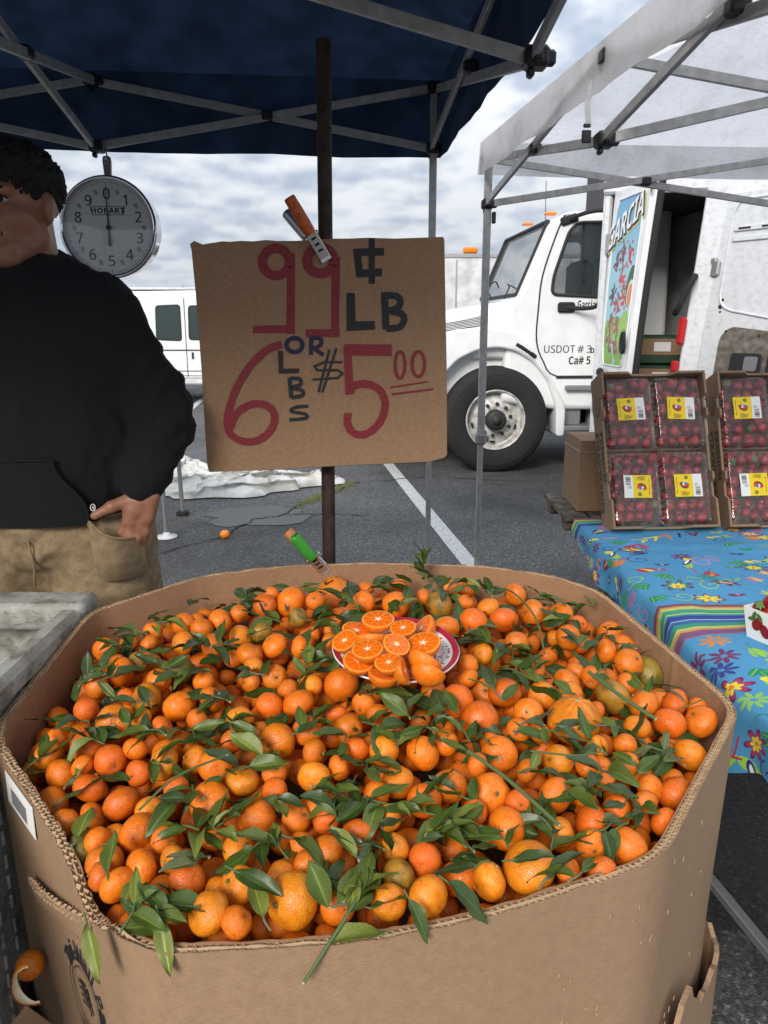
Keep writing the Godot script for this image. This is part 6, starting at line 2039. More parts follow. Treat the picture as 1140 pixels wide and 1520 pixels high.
	var pr := obj("prop_crate", pm, M.cardboard_tray)
	tag(pr, "long cardboard box propping up the strawberry trays from behind", "cardboard box")
	var fm := MB.new()
	fm.box(Vector3(1.25, 0.9625, -2.98), Vector3(0.05, 0.003, 0.12))
	obj("tape", fm, M.paper, pr)
	# white carton of loose strawberries
	var cb := Basis(Vector3.UP, 0.45)
	var co := Vector3(0.905, 0.752, -1.66)
	var ct := thing("berry_carton", "small white paper carton of loose strawberries on the blue cloth", "carton", co)
	ct.basis = cb
	for k in 4:
		var bb := Basis(Vector3.UP, k * PI / 2)
		var m := MB.new()
		m.patch([[bb * Vector3(-0.045, 0, 0.045), bb * Vector3(0.045, 0, 0.045)], [bb * Vector3(-0.055, 0.075, 0.055), bb * Vector3(0.055, 0.075, 0.055)]], -1)
		m.patch([[bb * Vector3(-0.0535, 0.075, 0.0535), bb * Vector3(0.0535, 0.075, 0.0535)], [bb * Vector3(-0.0435, 0.001, 0.0435), bb * Vector3(0.0435, 0.001, 0.0435)]], -1)
		m.patch([[bb * Vector3(-0.055, 0.075, 0.055), bb * Vector3(0.055, 0.075, 0.055)], [bb * Vector3(-0.0535, 0.0752, 0.0535), bb * Vector3(0.0535, 0.0752, 0.0535)]], -1)
		var sd := obj("side", m, M.paper, ct)
		var pm2 := MB.new()
		var xf := Transform3D(bb * Basis(Vector3.RIGHT, 0.132), bb * Vector3(0, 0.036, 0.0512))
		for q in [[-0.016, 0.006, 0.013, 0.018, -0.5], [0.004, -0.006, 0.012, 0.017, 0.4], [0.022, -0.012, 0.01, 0.013, 0.9]]:
			var o := PackedVector2Array()
			for a in 14: o.append(Vector2(q[0], q[1]) + (Vector2(cos(TAU * a / 14) * q[2], sin(TAU * a / 14) * q[3])).rotated(q[4]))
			pm2.prism(o, 0.0006, 0.0009, 0.0, 1, xf)
		obj("printed_berries", pm2, M.berry, sd)
		var pm3 := MB.new()
		for q in [[-0.03, 0.016, 0.3], [-0.024, 0.026, 1.2], [-0.01, 0.024, 2.2]]:
			var o := PackedVector2Array()
			for a in 10: o.append(Vector2(q[0], q[1]) + (Vector2(cos(TAU * a / 10) * 0.011, sin(TAU * a / 10) * 0.005)).rotated(q[2]))
			pm3.prism(o, 0.001, 0.0013, 0.0, 1, xf)
		obj("printed_leaves", pm3, M.berry_leaf, sd)
	var base := MB.new()
	base.box(Vector3(0, 0.002, 0), Vector3(0.088, 0.002, 0.088))
	obj("base", base, M.paper, ct)
	var spots := []
	for j in 3:
		for i in 3: spots.append(Vector3(-0.031 + i * 0.031, 0.066 + r.randf_range(0.0, 0.012) + (0.014 if i == 1 and j == 1 else 0.0), -0.031 + j * 0.031))
	spots.append(Vector3(0.012, 0.10, 0.006)); spots.append(Vector3(-0.02, 0.096, -0.01))
	strawberries_at(Transform3D(cb, co), spots, "big strawberry in row %s place %s of the white paper carton", "strawberries in the white carton", meshes, r, 0.0195, 3)
	# closed brown carton behind the trays
	var bx := thing("cardboard_carton", "closed brown cardboard carton standing on the slat bench behind the trays", "cardboard box", Vector3(0.752, 0.747, -2.93))
	var bodym := MB.new()
	bodym.box(Vector3(0.14, 0.137, -0.13), Vector3(0.28, 0.274, 0.26), 0.003)
	obj("body", bodym, M.cardboard, bx)
	for k in 2:
		var f := MB.new()
		f.box(Vector3(0.14, 0.2768, -0.13 + (0.0655 if k == 0 else -0.0655)), Vector3(0.278, 0.004, 0.127), 0.001, Basis(Vector3.RIGHT, 0.02 if k == 0 else -0.02))
		obj("flap", f, M.cardboard, bx)
	var crs := MB.new()
	crs.bar(Vector3(0.0, 0.235, 0.0015), Vector3(0.28, 0.235, 0.0015), 0.004, 0.002, 0.0)
	crs.bar(Vector3(-0.0015, 0.235, 0.0), Vector3(-0.0015, 0.235, -0.26), 0.002, 0.004, 0.0)
	obj("crease", crs, M.cardboard_edge, bx)

# ------------------------------------------------------------------ vehicles
func flat_on_side(mb: MB, poly: Array, z0: float, z1: float, round_r := 0.0, bev := 0.0):
	mb.prism(round_poly(poly, round_r, 4) if round_r > 0.0 else PackedVector2Array(poly), z0, z1, bev, 3)

func path_bar(mb: MB, pts: Array, r: float, z: float):
	var p := []
	for q in pts: p.append(Vector3(q.x, q.y, z))
	mb.tube(smooth_line(p, 4), r, 6)

func truck_wheel(parent: Node3D, c: Vector3):
	var turn := Basis(Vector3.RIGHT, PI / 2)   # lathe axis towards the camera
	var w := MB.new()
	w.lathe([Vector2(0.29, -0.28), Vector2(0.47, -0.27), Vector2(0.52, -0.25), Vector2(0.527, -0.2), Vector2(0.527, -0.05), Vector2(0.52, -0.02), Vector2(0.49, 0.0), Vector2(0.44, 0.012), Vector2(0.40, 0.012), Vector2(0.34, 0.0), Vector2(0.30, -0.01), Vector2(0.285, -0.03)], 56, Transform3D(turn, c))
	var wh := obj("wheel", w, M.tyre, parent)
	var gr := MB.new()
	for k in 3: gr.lathe([Vector2(0.5272, -0.09 - k * 0.05), Vector2(0.529, -0.085 - k * 0.05), Vector2(0.5272, -0.08 - k * 0.05)], 48, Transform3D(turn, c))
	gr.lathe([Vector2(0.452, 0.0125), Vector2(0.445, 0.016), Vector2(0.438, 0.0125)], 48, Transform3D(turn, c))
	obj("tread_rings", gr, M.rubber_black, wh)
	var rim := MB.new()
	rim.lathe([Vector2(0.285, -0.05), Vector2(0.298, -0.012), Vector2(0.30, -0.004), Vector2(0.293, 0.0), Vector2(0.282, -0.012), Vector2(0.272, -0.06), Vector2(0.262, -0.12)], 48, Transform3D(turn, c))
	rim.lathe([Vector2(0.262, -0.12), Vector2(0.25, -0.115), Vector2(0.215, -0.075), Vector2(0.19, -0.055), Vector2(0.13, -0.045), Vector2(0.10, -0.045)].duplicate(), 48, Transform3D(turn, c))
	obj("rim", rim, M.wheel_white, wh)
	var hub := MB.new()
	hub.lathe([Vector2(0.105, -0.05), Vector2(0.10, 0.03), Vector2(0.088, 0.05), Vector2(0.06, 0.055), Vector2(0.045, 0.055), Vector2(0.04, 0.07), Vector2(0.0, 0.072)], 28, Transform3D(turn, c))
	obj("hub", hub, M.hub_grease, wh)
	for k in 10:
		var a := TAU * k / 10.0 + 0.2
		var n := MB.new()
		n.lathe([Vector2(0.019, -0.052), Vector2(0.017, -0.02), Vector2(0.012, -0.012), Vector2(0.0, -0.01)], 8, Transform3D(turn, c + Vector3(cos(a) * 0.158, sin(a) * 0.158, 0)), -1)
		obj("lug_nut", n, M.hub_grease, wh)
	for k in 5:
		var a := TAU * k / 5.0 + 0.9
		var h := MB.new()
		h.lathe([Vector2(0.02, 0.0), Vector2(0.0, 0.0025)], 14, Transform3D(Basis(Vector3.BACK, a) * turn * Basis().scaled(Vector3(0.8, 1, 1.5)), c + Vector3(cos(a) * 0.225, sin(a) * 0.225, -0.078)))
		obj("hand_hole", h, M.shadow_gap, wh)

func truck():
	var t := thing("box_truck", "white medium-duty box truck facing the sign with open-air front wheel", "truck")
	var Z := -7.7
	var pivot := Vector3(1.3, 0, Z)
	t.transform = Transform3D(Basis(Vector3.UP, 0.07), pivot) * Transform3D(Basis(), -pivot)   # nose turned a little towards the stall
	# cab with real openings
	var shellm := MB.new()
	shellm.prism(round_poly([Vector2(1.16, 0.70), Vector2(1.20, 1.655), Vector2(1.281, 1.685), Vector2(1.575, 2.40), Vector2(1.75, 2.49), Vector2(2.75, 2.54), Vector2(2.80, 0.62), Vector2(1.72, 0.62)], 0.07, 4), Z - 2.0, Z, 0.05, 3)
	var cab := CSGMesh3D.new()
	cab.name = "cab"; cab.mesh = shellm.commit(); t.add_child(cab)
	cab.material_override = M.white_paint
	var inner := CSGPolygon3D.new()
	inner.name = "inner_space"
	inner.polygon = PackedVector2Array([Vector2(1.25, 0.75), Vector2(1.27, 1.62), Vector2(1.35, 1.68), Vector2(1.63, 2.36), Vector2(1.78, 2.43), Vector2(2.69, 2.47), Vector2(2.73, 0.70), Vector2(1.75, 0.70)])
	inner.depth = 1.88; inner.position.z = Z - 0.06; inner.operation = CSGShape3D.OPERATION_SUBTRACTION
	cab.add_child(inner)
	var side := round_poly([Vector2(1.612, 1.73), Vector2(1.625, 1.90), Vector2(1.755, 2.31), Vector2(1.84, 2.385), Vector2(2.50, 2.40), Vector2(2.50, 1.69)], 0.06, 4)
	var win := CSGPolygon3D.new()
	win.name = "side_openings"; win.polygon = side; win.depth = 2.4; win.position.z = Z + 0.2; win.operation = CSGShape3D.OPERATION_SUBTRACTION
	cab.add_child(win)
	var ws := CSGBox3D.new()
	ws.name = "windscreen_opening"; ws.size = Vector3(0.34, 0.70, 1.78); ws.position = Vector3(1.41, 2.065, Z - 1.0); ws.rotation.z = -0.385; ws.operation = CSGShape3D.OPERATION_SUBTRACTION
	cab.add_child(ws)
	# panes and their black surrounds
	var g := MB.new()
	g.prism(side, Z - 0.03, Z - 0.024)
	obj("side_pane", g, M.window_glass, t)
	g = MB.new()
	g.prism(side, Z - 1.976, Z - 1.97)
	obj("side_pane", g, M.window_glass, t)
	var sl := Vector3(1.575 - 1.281, 2.40 - 1.685, 0).normalized()
	var sn := Vector3(-sl.y, sl.x, 0)
	var wc := Vector3(1.438, 2.067, Z - 1.0)
	g = MB.new()
	g.box(wc - sn * 0.012, Vector3(1.80, 0.72, 0.006), 0.0, Basis(Vector3(0, 0, 1), sl, sn).orthonormalized() if false else Basis(Vector3(0, 0, -1), sl, Vector3(0, 0, -1).cross(sl)))
	obj("windscreen", g, M.window_glass, t)
	var fr := MB.new()
	var e := 0.365
	var hw := 0.90
	var c4 := [wc + sl * e + Vector3(0, 0, hw), wc + sl * e - Vector3(0, 0, hw), wc - sl * e - Vector3(0, 0, hw), wc - sl * e + Vector3(0, 0, hw)]
	for k in 4: fr.bar(c4[k] + sn * 0.004, c4[(k + 1) % 4] + sn * 0.004, 0.03, 0.04, 0.006, sn)
	var loop := []
	for p in side: loop.append(Vector3(p.x, p.y, Z + 0.002))
	loop.append(loop[0])
	fr.tube(loop, 0.017, 6, 1, false)
	fr.bar(Vector3(2.16, 1.72, Z - 0.012), Vector3(2.2, 2.39, Z - 0.012), 0.05, 0.012, 0.003)
	fr.bar(Vector3(1.90, 1.73, Z - 0.02), Vector3(1.90, 2.38, Z - 0.02), 0.02, 0.01, 0.002)
	obj("window_rubber", fr, M.seam, t)
	# door shut lines
	var ln := MB.new()
	path_bar(ln, [Vector2(1.70, 2.45), Vector2(1.62, 2.25), Vector2(1.515, 1.90), Vector2(1.49, 1.60), Vector2(1.485, 1.30), Vector2(1.56, 1.10), Vector2(1.70, 0.955), Vector2(2.2, 0.94), Vector2(2.6, 0.94)], 0.008, Z + 0.001)
	path_bar(ln, [Vector2(1.70, 2.45), Vector2(1.9, 2.465), Vector2(2.6, 2.49)], 0.006, Z - 0.012)
	ln.bar(Vector3(1.70, 0.945, Z + 0.004), Vector3(2.6, 0.945, Z + 0.004), 0.012, 0.03, 0.002)
	obj("door_seam", ln, M.seam, t)
	# seats, wheel, dash inside
	var ins := MB.new()
	ins.box(Vector3(2.35, 1.55, Z - 0.5), Vector3(0.2, 1.2, 0.5), 0.06); ins.box(Vector3(2.35, 1.55, Z - 1.5), Vector3(0.2, 1.2, 0.5), 0.06)
	ins.box(Vector3(1.42, 1.60, Z - 1.0), Vector3(0.28, 0.14, 1.8), 0.03)
	obj("seat", ins, M.seat_grey, t)
	var swm := MB.new()
	var sw := []
	for k in 25: sw.append(Vector3(1.72, 1.76, Z - 0.55) + Basis(Vector3.BACK, 0.5) * Vector3(0, cos(TAU * k / 24) * 0.22, sin(TAU * k / 24) * 0.22))
	swm.tube(sw, 0.016, 8, 1, false)
	swm.tube([Vector3(1.72, 1.76, Z - 0.55), Vector3(1.5, 1.6, Z - 0.55)], 0.03, 8)
	for k in 3: swm.tube([Vector3(1.72, 1.76, Z - 0.55), sw[k * 8]], 0.012, 6)
	obj("steering_wheel", swm, M.black_plastic, t)
	# bonnet
	var hd := MB.new()
	hd.prism(round_poly([Vector2(0.02, 0.72), Vector2(-0.02, 1.30), Vector2(0.06, 1.43), Vector2(0.55, 1.565), Vector2(1.15, 1.665), Vector2(1.26, 1.67), Vector2(1.27, 0.74)], 0.09, 4), Z - 1.86, Z - 0.14, 0.09, 4)
	obj("bonnet", hd, M.white_paint, t)
	var sh := MB.new()
	sh.prism(round_poly([Vector2(0.1, 1.12), Vector2(0.25, 1.33), Vector2(0.60, 1.475), Vector2(1.18, 1.585), Vector2(1.27, 1.57), Vector2(1.30, 1.12)], 0.07, 4), Z - 0.35, Z - 0.045, 0.06, 4)
	obj("bonnet_side", sh, M.white_paint, t)
	var vp := MB.new()
	vp.prism(round_poly([Vector2(0.42, 1.36), Vector2(0.45, 1.435), Vector2(0.965, 1.535), Vector2(0.985, 1.44)], 0.03, 3), Z - 0.06, Z - 0.042)
	obj("bonnet_vent", vp, M.seam, t)
	for k in 6:
		var v := MB.new()
		v.bar(Vector3(0.445, 1.374 + k * 0.0135, Z - 0.036), Vector3(0.975, 1.452 + k * 0.0145, Z - 0.036), 0.014, 0.006, 0.001)
		obj("vent_slat", v, M.white_paint, t)
	# front wing with its arch
	var fm := MB.new()
	fm.prism(round_poly([Vector2(0.10, 0.62), Vector2(0.14, 1.05), Vector2(0.34, 1.28), Vector2(0.66, 1.40), Vector2(0.98, 1.43), Vector2(1.24, 1.39), Vector2(1.40, 1.27), Vector2(1.52, 1.10), Vector2(1.68, 0.88), Vector2(1.80, 0.66), Vector2(1.80, 0.36), Vector2(1.715, 0.36), Vector2(1.70, 0.66), Vector2(1.60, 0.92), Vector2(1.45, 1.10), Vector2(1.28, 1.20), Vector2(1.10, 1.235), Vector2(0.90, 1.21), Vector2(0.71, 1.12), Vector2(0.55, 0.95), Vector2(0.46, 0.62)], 0.06, 3), Z - 0.40, Z + 0.055, 0.022, 3)
	obj("front_wing", fm, M.white_paint, t)
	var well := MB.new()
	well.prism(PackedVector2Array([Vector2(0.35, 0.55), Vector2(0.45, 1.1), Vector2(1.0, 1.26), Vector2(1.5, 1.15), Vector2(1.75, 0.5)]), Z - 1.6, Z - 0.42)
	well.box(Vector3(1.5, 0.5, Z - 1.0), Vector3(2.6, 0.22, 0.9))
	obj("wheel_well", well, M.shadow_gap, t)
	truck_wheel(t, Vector3(1.107, 0.527, Z + 0.02))
	truck_wheel(t, Vector3(1.107, 0.527, Z - 1.72))
	# latch, steps, tank
	var lt := MB.new()
	lt.tube([Vector3(1.275, 1.265, Z + 0.06), Vector3(1.33, 1.235, Z + 0.07), Vector3(1.43, 1.17, Z + 0.065)], 0.016, 8)
	lt.box(Vector3(1.445, 1.16, Z + 0.06), Vector3(0.07, 0.04, 0.03), 0.008, Basis(Vector3.BACK, -0.6))
	obj("bonnet_latch", lt, M.rubber_black, t)
	var st := MB.new()
	st.box(Vector3(2.15, 0.84, Z - 0.1), Vector3(0.72, 0.05, 0.32), 0.01)
	st.box(Vector3(2.15, 0.44, Z - 0.1), Vector3(0.72, 0.05, 0.32), 0.01)
	st.box(Vector3(1.9, 0.64, Z - 0.16), Vector3(0.18, 0.36, 0.2), 0.012)
	st.box(Vector3(2.3, 0.62, Z - 0.2), Vector3(0.4, 0.34, 0.1), 0.01)
	obj("cab_step", st, M.grey_metal, t)
	var tr := MB.new()
	for k in 5: tr.bar(Vector3(1.82, 0.869 , Z - 0.22 + k * 0.05), Vector3(2.48, 0.869, Z - 0.22 + k * 0.05), 0.012, 0.008, 0.0)
	tr.bar(Vector3(1.74, 0.395, Z + 0.03), Vector3(2.5, 0.395, Z + 0.03), 0.02, 0.02, 0.003)
	obj("step_tread", tr, M.steel_plate, t)
	# mirror on its black tubular arm
	var ma := MB.new()
	ma.tube(smooth_line([Vector3(1.74, 2.41, Z + 0.02), Vector3(1.85, 2.45, Z + 0.16), Vector3(2.0, 2.46, Z + 0.22), Vector3(2.02, 2.36, Z + 0.22), Vector3(2.02, 2.0, Z + 0.22), Vector3(2.01, 1.66, Z + 0.22), Vector3(1.93, 1.60, Z + 0.12), Vector3(1.76, 1.61, Z + 0.02)], 6), 0.02, 8)
	ma.box(Vector3(1.745, 2.41, Z + 0.01), Vector3(0.17, 0.08, 0.04), 0.015, Basis(Vector3.BACK, 0.3))
	ma.box(Vector3(1.76, 1.61, Z + 0.015), Vector3(0.17, 0.10, 0.04), 0.02)
	obj("mirror_arm", ma, M.rubber_black, t)
	var mh := MB.new()
	mh.box(Vector3(2.12, 2.16, Z + 0.22), Vector3(0.17, 0.44, 0.11), 0.04, Basis(Vector3.UP, 0.5))
	mh.box(Vector3(2.12, 1.80, Z + 0.22), Vector3(0.17, 0.2, 0.11), 0.04, Basis(Vector3.UP, 0.5))
	for y in [2.06, 1.72, 1.86]: mh.box(Vector3(2.02, y, Z + 0.22), Vector3(0.06, 0.07, 0.06), 0.015)
	obj("mirror_head", mh, M.rubber_black, t)
	# lamps on the roof, horn, aerial
	for q in [[1.62, Z - 0.42], [1.60, Z - 1.25]]:
		var l := MB.new()
		l.box(Vector3(q[0] + 0.06, 2.515, q[1]), Vector3(0.12, 0.035, 0.07), 0.016)
		obj("clearance_lamp", l, M.amber, t)
	var ae := MB.new()
	ae.tube([Vector3(1.68, 2.48, Z - 0.6), Vector3(1.67, 2.85, Z - 0.6)], 0.004, 5)
	obj("aerial", ae, M.rubber_black, t)
	var wi := MB.new()
	wi.tube(smooth_line([Vector3(1.22, 1.70, Z - 0.3), Vector3(1.30, 1.82, Z - 0.45), Vector3(1.36, 1.86, Z - 0.8)], 5), 0.008, 6)
	wi.tube(smooth_line([Vector3(1.1, 1.70, Z - 0.35), Vector3(1.05, 1.80, Z - 0.3), Vector3(1.12, 1.86, Z - 0.28), Vector3(1.16, 1.80, Z - 0.3)], 5), 0.007, 6)
	obj("wiper", wi, M.rubber_black, t)
	# lettering on the door
	text(t, "lettering", "USDOT # 3", 0.075, Transform3D(Basis().scaled(Vector3(1.0, 1, 1)), Vector3(1.80, 1.215, Z + 0.003)), M.ink_black, "Droid Sans", 400)
	text(t, "lettering", "Dum", 0.05, Transform3D(Basis(), Vector3(2.10, 1.20, Z + 0.003)), M.ink_black)
	text(t, "lettering", "Ca# 5", 0.08, Transform3D(Basis().scaled(Vector3(0.8, 1, 1)), Vector3(1.925, 1.105, Z + 0.003)), M.ink_black)
	text(t, "lettering", "Garcia F", 0.08, Transform3D(Basis().scaled(Vector3(0.55, 1, 1)), Vector3(1.985, 1.635, Z + 0.003)), M.ink_black)
	# cargo body, cooler, rear axle, bumper
	var bd := MB.new()
	bd.box(Vector3(6.0, 2.1, Z - 1.0), Vector3(6.0, 2.7, 2.5), 0.03)
	obj("cargo_box", bd, M.box_white, t)
	var cu := MB.new()
	cu.box(Vector3(2.74, 3.0, Z - 1.0), Vector3(0.5, 0.85, 1.8), 0.06)
	obj("cooling_unit", cu, M.dark_box, t)
	var ch := MB.new()
	ch.box(Vector3(5.0, 0.62, Z - 1.0), Vector3(7.0, 0.2, 0.9), 0.01)
	ch.box(Vector3(0.0, 0.62, Z - 1.0), Vector3(0.16, 0.34, 2.3), 0.03)
	obj("chassis", ch, M.dark_box, t)
	truck_wheel(t, Vector3(6.9, 0.527, Z + 0.05))

func far_van():
	var t := thing("passenger_van", "white passenger van parked behind the price sign", "van", Vector3(-3.6, 0, -14.6))
	var prof := [Vector2(-2.7, 0.42), Vector2(-2.72, 1.0), Vector2(-2.62, 1.12), Vector2(-1.9, 1.25), Vector2(-1.35, 1.92), Vector2(-1.1, 2.03), Vector2(2.3, 2.08), Vector2(2.52, 1.95), Vector2(2.62, 1.0), Vector2(2.6, 0.42)]
	for i in prof.size(): prof[i].x = -prof[i].x * -1.0
	var b := MB.new()
	b.prism(round_poly(prof, 0.09, 4), -2.0, 0.0, 0.10, 4)
	obj("body", b, M.white_paint, t)
	for q in [[-1.75, -0.98, true], [-0.60, -0.12, false], [0.0, 1.12, false], [1.24, 2.36, false]]:
		var w := MB.new()
		var p := [Vector2(q[0], 1.16), Vector2(q[0] + (0.36 if q[2] else 0.02), 1.78), Vector2(q[1], 1.80), Vector2(q[1], 1.14)]
		w.prism(round_poly(p, 0.07, 4), -0.004, 0.006)
		var g := obj("window", w, M.seam, t)
		var pn := MB.new()
		var c := Vector2((q[0] + q[1]) / 2, 1.47)
		var pp := []
		for v in p: pp.append(c + (v - c) * 0.93)
		pn.prism(round_poly(pp, 0.06, 4), 0.007, 0.010)
		obj("pane", pn, M.dark_glass, g)
	var s := MB.new()
	for x in [-0.92, -0.05, 1.18]: s.bar(Vector3(x, 0.5, 0.002), Vector3(x, 1.9, 0.002), 0.012, 0.006, 0.0, Vector3.BACK)
	s.bar(Vector3(-2.5, 0.98, 0.003), Vector3(2.5, 0.98, 0.003), 0.012, 0.02, 0.0)
	s.bar(Vector3(-2.5, 0.60, 0.003), Vector3(2.5, 0.60, 0.003), 0.012, 0.012, 0.0)
	obj("body_seam", s, M.seam, t)
	for x in [-0.99, 0.06]:
		var h := MB.new()
		h.box(Vector3(x, 0.88, 0.012), Vector3(0.035, 0.12, 0.02), 0.006)
		obj("door_handle", h, M.black_plastic, t)
	var bm := MB.new()
	bm.box(Vector3(0, 0.40, -1.0), Vector3(5.3, 0.12, 1.96), 0.03)
	bm.box(Vector3(0.0, 2.09, -1.0), Vector3(3.0, 0.04, 1.3), 0.02)
	obj("sill", bm, M.box_white, t)
	for x in [-1.75, 1.65]:
		var turn := Basis(Vector3.RIGHT, PI / 2)
		for z in [0.0, -1.8]:
			var w := MB.new()
			w.lathe([Vector2(0.2, -0.2), Vector2(0.36, -0.2), Vector2(0.37, -0.03), Vector2(0.34, 0.01), Vector2(0.22, 0.01), Vector2(0.21, -0.02)], 32, Transform3D(turn, Vector3(x, 0.37, z + 0.005)))
			var o := obj("wheel", w, M.tyre, t)
			var rm := MB.new()
			rm.lathe([Vector2(0.21, -0.02), Vector2(0.19, 0.0), Vector2(0.1, -0.03), Vector2(0.0, -0.01)], 24, Transform3D(turn, Vector3(x, 0.37, z + 0.005)))
			obj("rim", rm, M.rim_steel, o)

func far_box_truck():
	var t := thing("trailer", "white cargo trailer box beyond the bonnet of the truck", "trailer", Vector3(2.2, 0, -16.5))
	var b := MB.new()
	b.box(Vector3(1.0, 1.72, -1.2), Vector3(5.0, 2.2, 2.4), 0.03)
	obj("cargo_box", b, M.box_white, t)
	var r := MB.new()
	r.box(Vector3(1.0, 2.80, 0.012), Vector3(5.0, 0.08, 0.02), 0.004)
	for k in 9: r.box(Vector3(-1.3 + k * 0.58, 1.72, 0.008), Vector3(0.03, 2.0, 0.012), 0.003)
	obj("rail", r, M.steel_plate, t)
	var l := MB.new()
	l.box(Vector3(-0.45, 2.90, 0.0), Vector3(0.3, 0.12, 0.1), 0.03)
	obj("clearance_lamp", l, M.amber, t)
	var c := MB.new()
	c.box(Vector3(1.0, 0.52, -1.2), Vector3(4.8, 0.2, 1.0), 0.02)
	obj("chassis", c, M.dark_box, t)
	for x in [1.6, 2.6]:
		var w := MB.new()
		w.lathe([Vector2(0.0, -0.25), Vector2(0.42, -0.25), Vector2(0.44, -0.03), Vector2(0.4, 0.0), Vector2(0.0, 0.0)], 28, Transform3D(Basis(Vector3.RIGHT, PI / 2), Vector3(x, 0.44, -0.1)))
		obj("wheel", w, M.tyre, t)

func door_picture() -> ImageTexture:
	var w := 256
	var h := 512
	var im := Image.create(w, h, false, Image.FORMAT_RGB8)
	im.fill(Color(0.62, 0.8, 0.87))
	for y in 220: im.fill_rect(Rect2i(0, y, w, 1), Color(0.42, 0.66, 0.82).lerp(Color(0.66, 0.83, 0.88), y / 220.0))
	var r := RandomNumberGenerator.new()
	r.seed = 44
	for k in 40: dab(im, r.randf() * w, 380 + r.randf() * 150, r.randf_range(20, 60), r.randf_range(12, 30), r.randf() * 0.6, Color(0.42 + r.randf() * 0.15, 0.62 + r.randf() * 0.12, 0.2))
	# berries in bunches
	for c in [[70, 190, Color(0.35, 0.08, 0.18)], [120, 165, Color(0.5, 0.1, 0.15)], [185, 175, Color(0.8, 0.12, 0.2)], [140, 240, Color(0.78, 0.2, 0.25)], [60, 290, Color(0.22, 0.1, 0.25)], [110, 320, Color(0.6, 0.08, 0.15)], [165, 300, Color(0.75, 0.1, 0.14)], [60, 380, Color(0.45, 0.08, 0.2)], [130, 390, Color(0.62, 0.1, 0.2)], [70, 440, Color(0.5, 0.1, 0.25)], [140, 450, Color(0.55, 0.12, 0.22)]]:
		for k in 26:
			var v := r.randf_range(-0.12, 0.14)
			var cc: Color = c[2]
			dab(im, c[0] + r.randfn(0, 15), c[1] + r.randfn(0, 18), 6, 6, 0, Color(clampf(cc.r + v, 0, 1), clampf(cc.g + v * 0.6, 0, 1), clampf(cc.b + v * 0.6, 0, 1)))
		for k in 3: dab(im, c[0] + r.randfn(0, 10), c[1] - 24 + r.randfn(0, 4), 9, 4, r.randf() * 3, Color(0.25, 0.45, 0.2))
	dab(im, 226, 270, 36, 62, 0.15, Color(0.16, 0.36, 0.16)); dab(im, 230, 290, 28, 40, 0.15, Color(0.88, 0.92, 0.75)); dab(im, 232, 296, 23, 33, 0.15, Color(0.92, 0.5, 0.3))
	dab(im, 205, 400, 46, 60, 0.3, Color(0.55, 0.75, 0.25)); dab(im, 215, 440, 40, 46, 0.1, Color(0.45, 0.66, 0.2))
	return drawn(im)

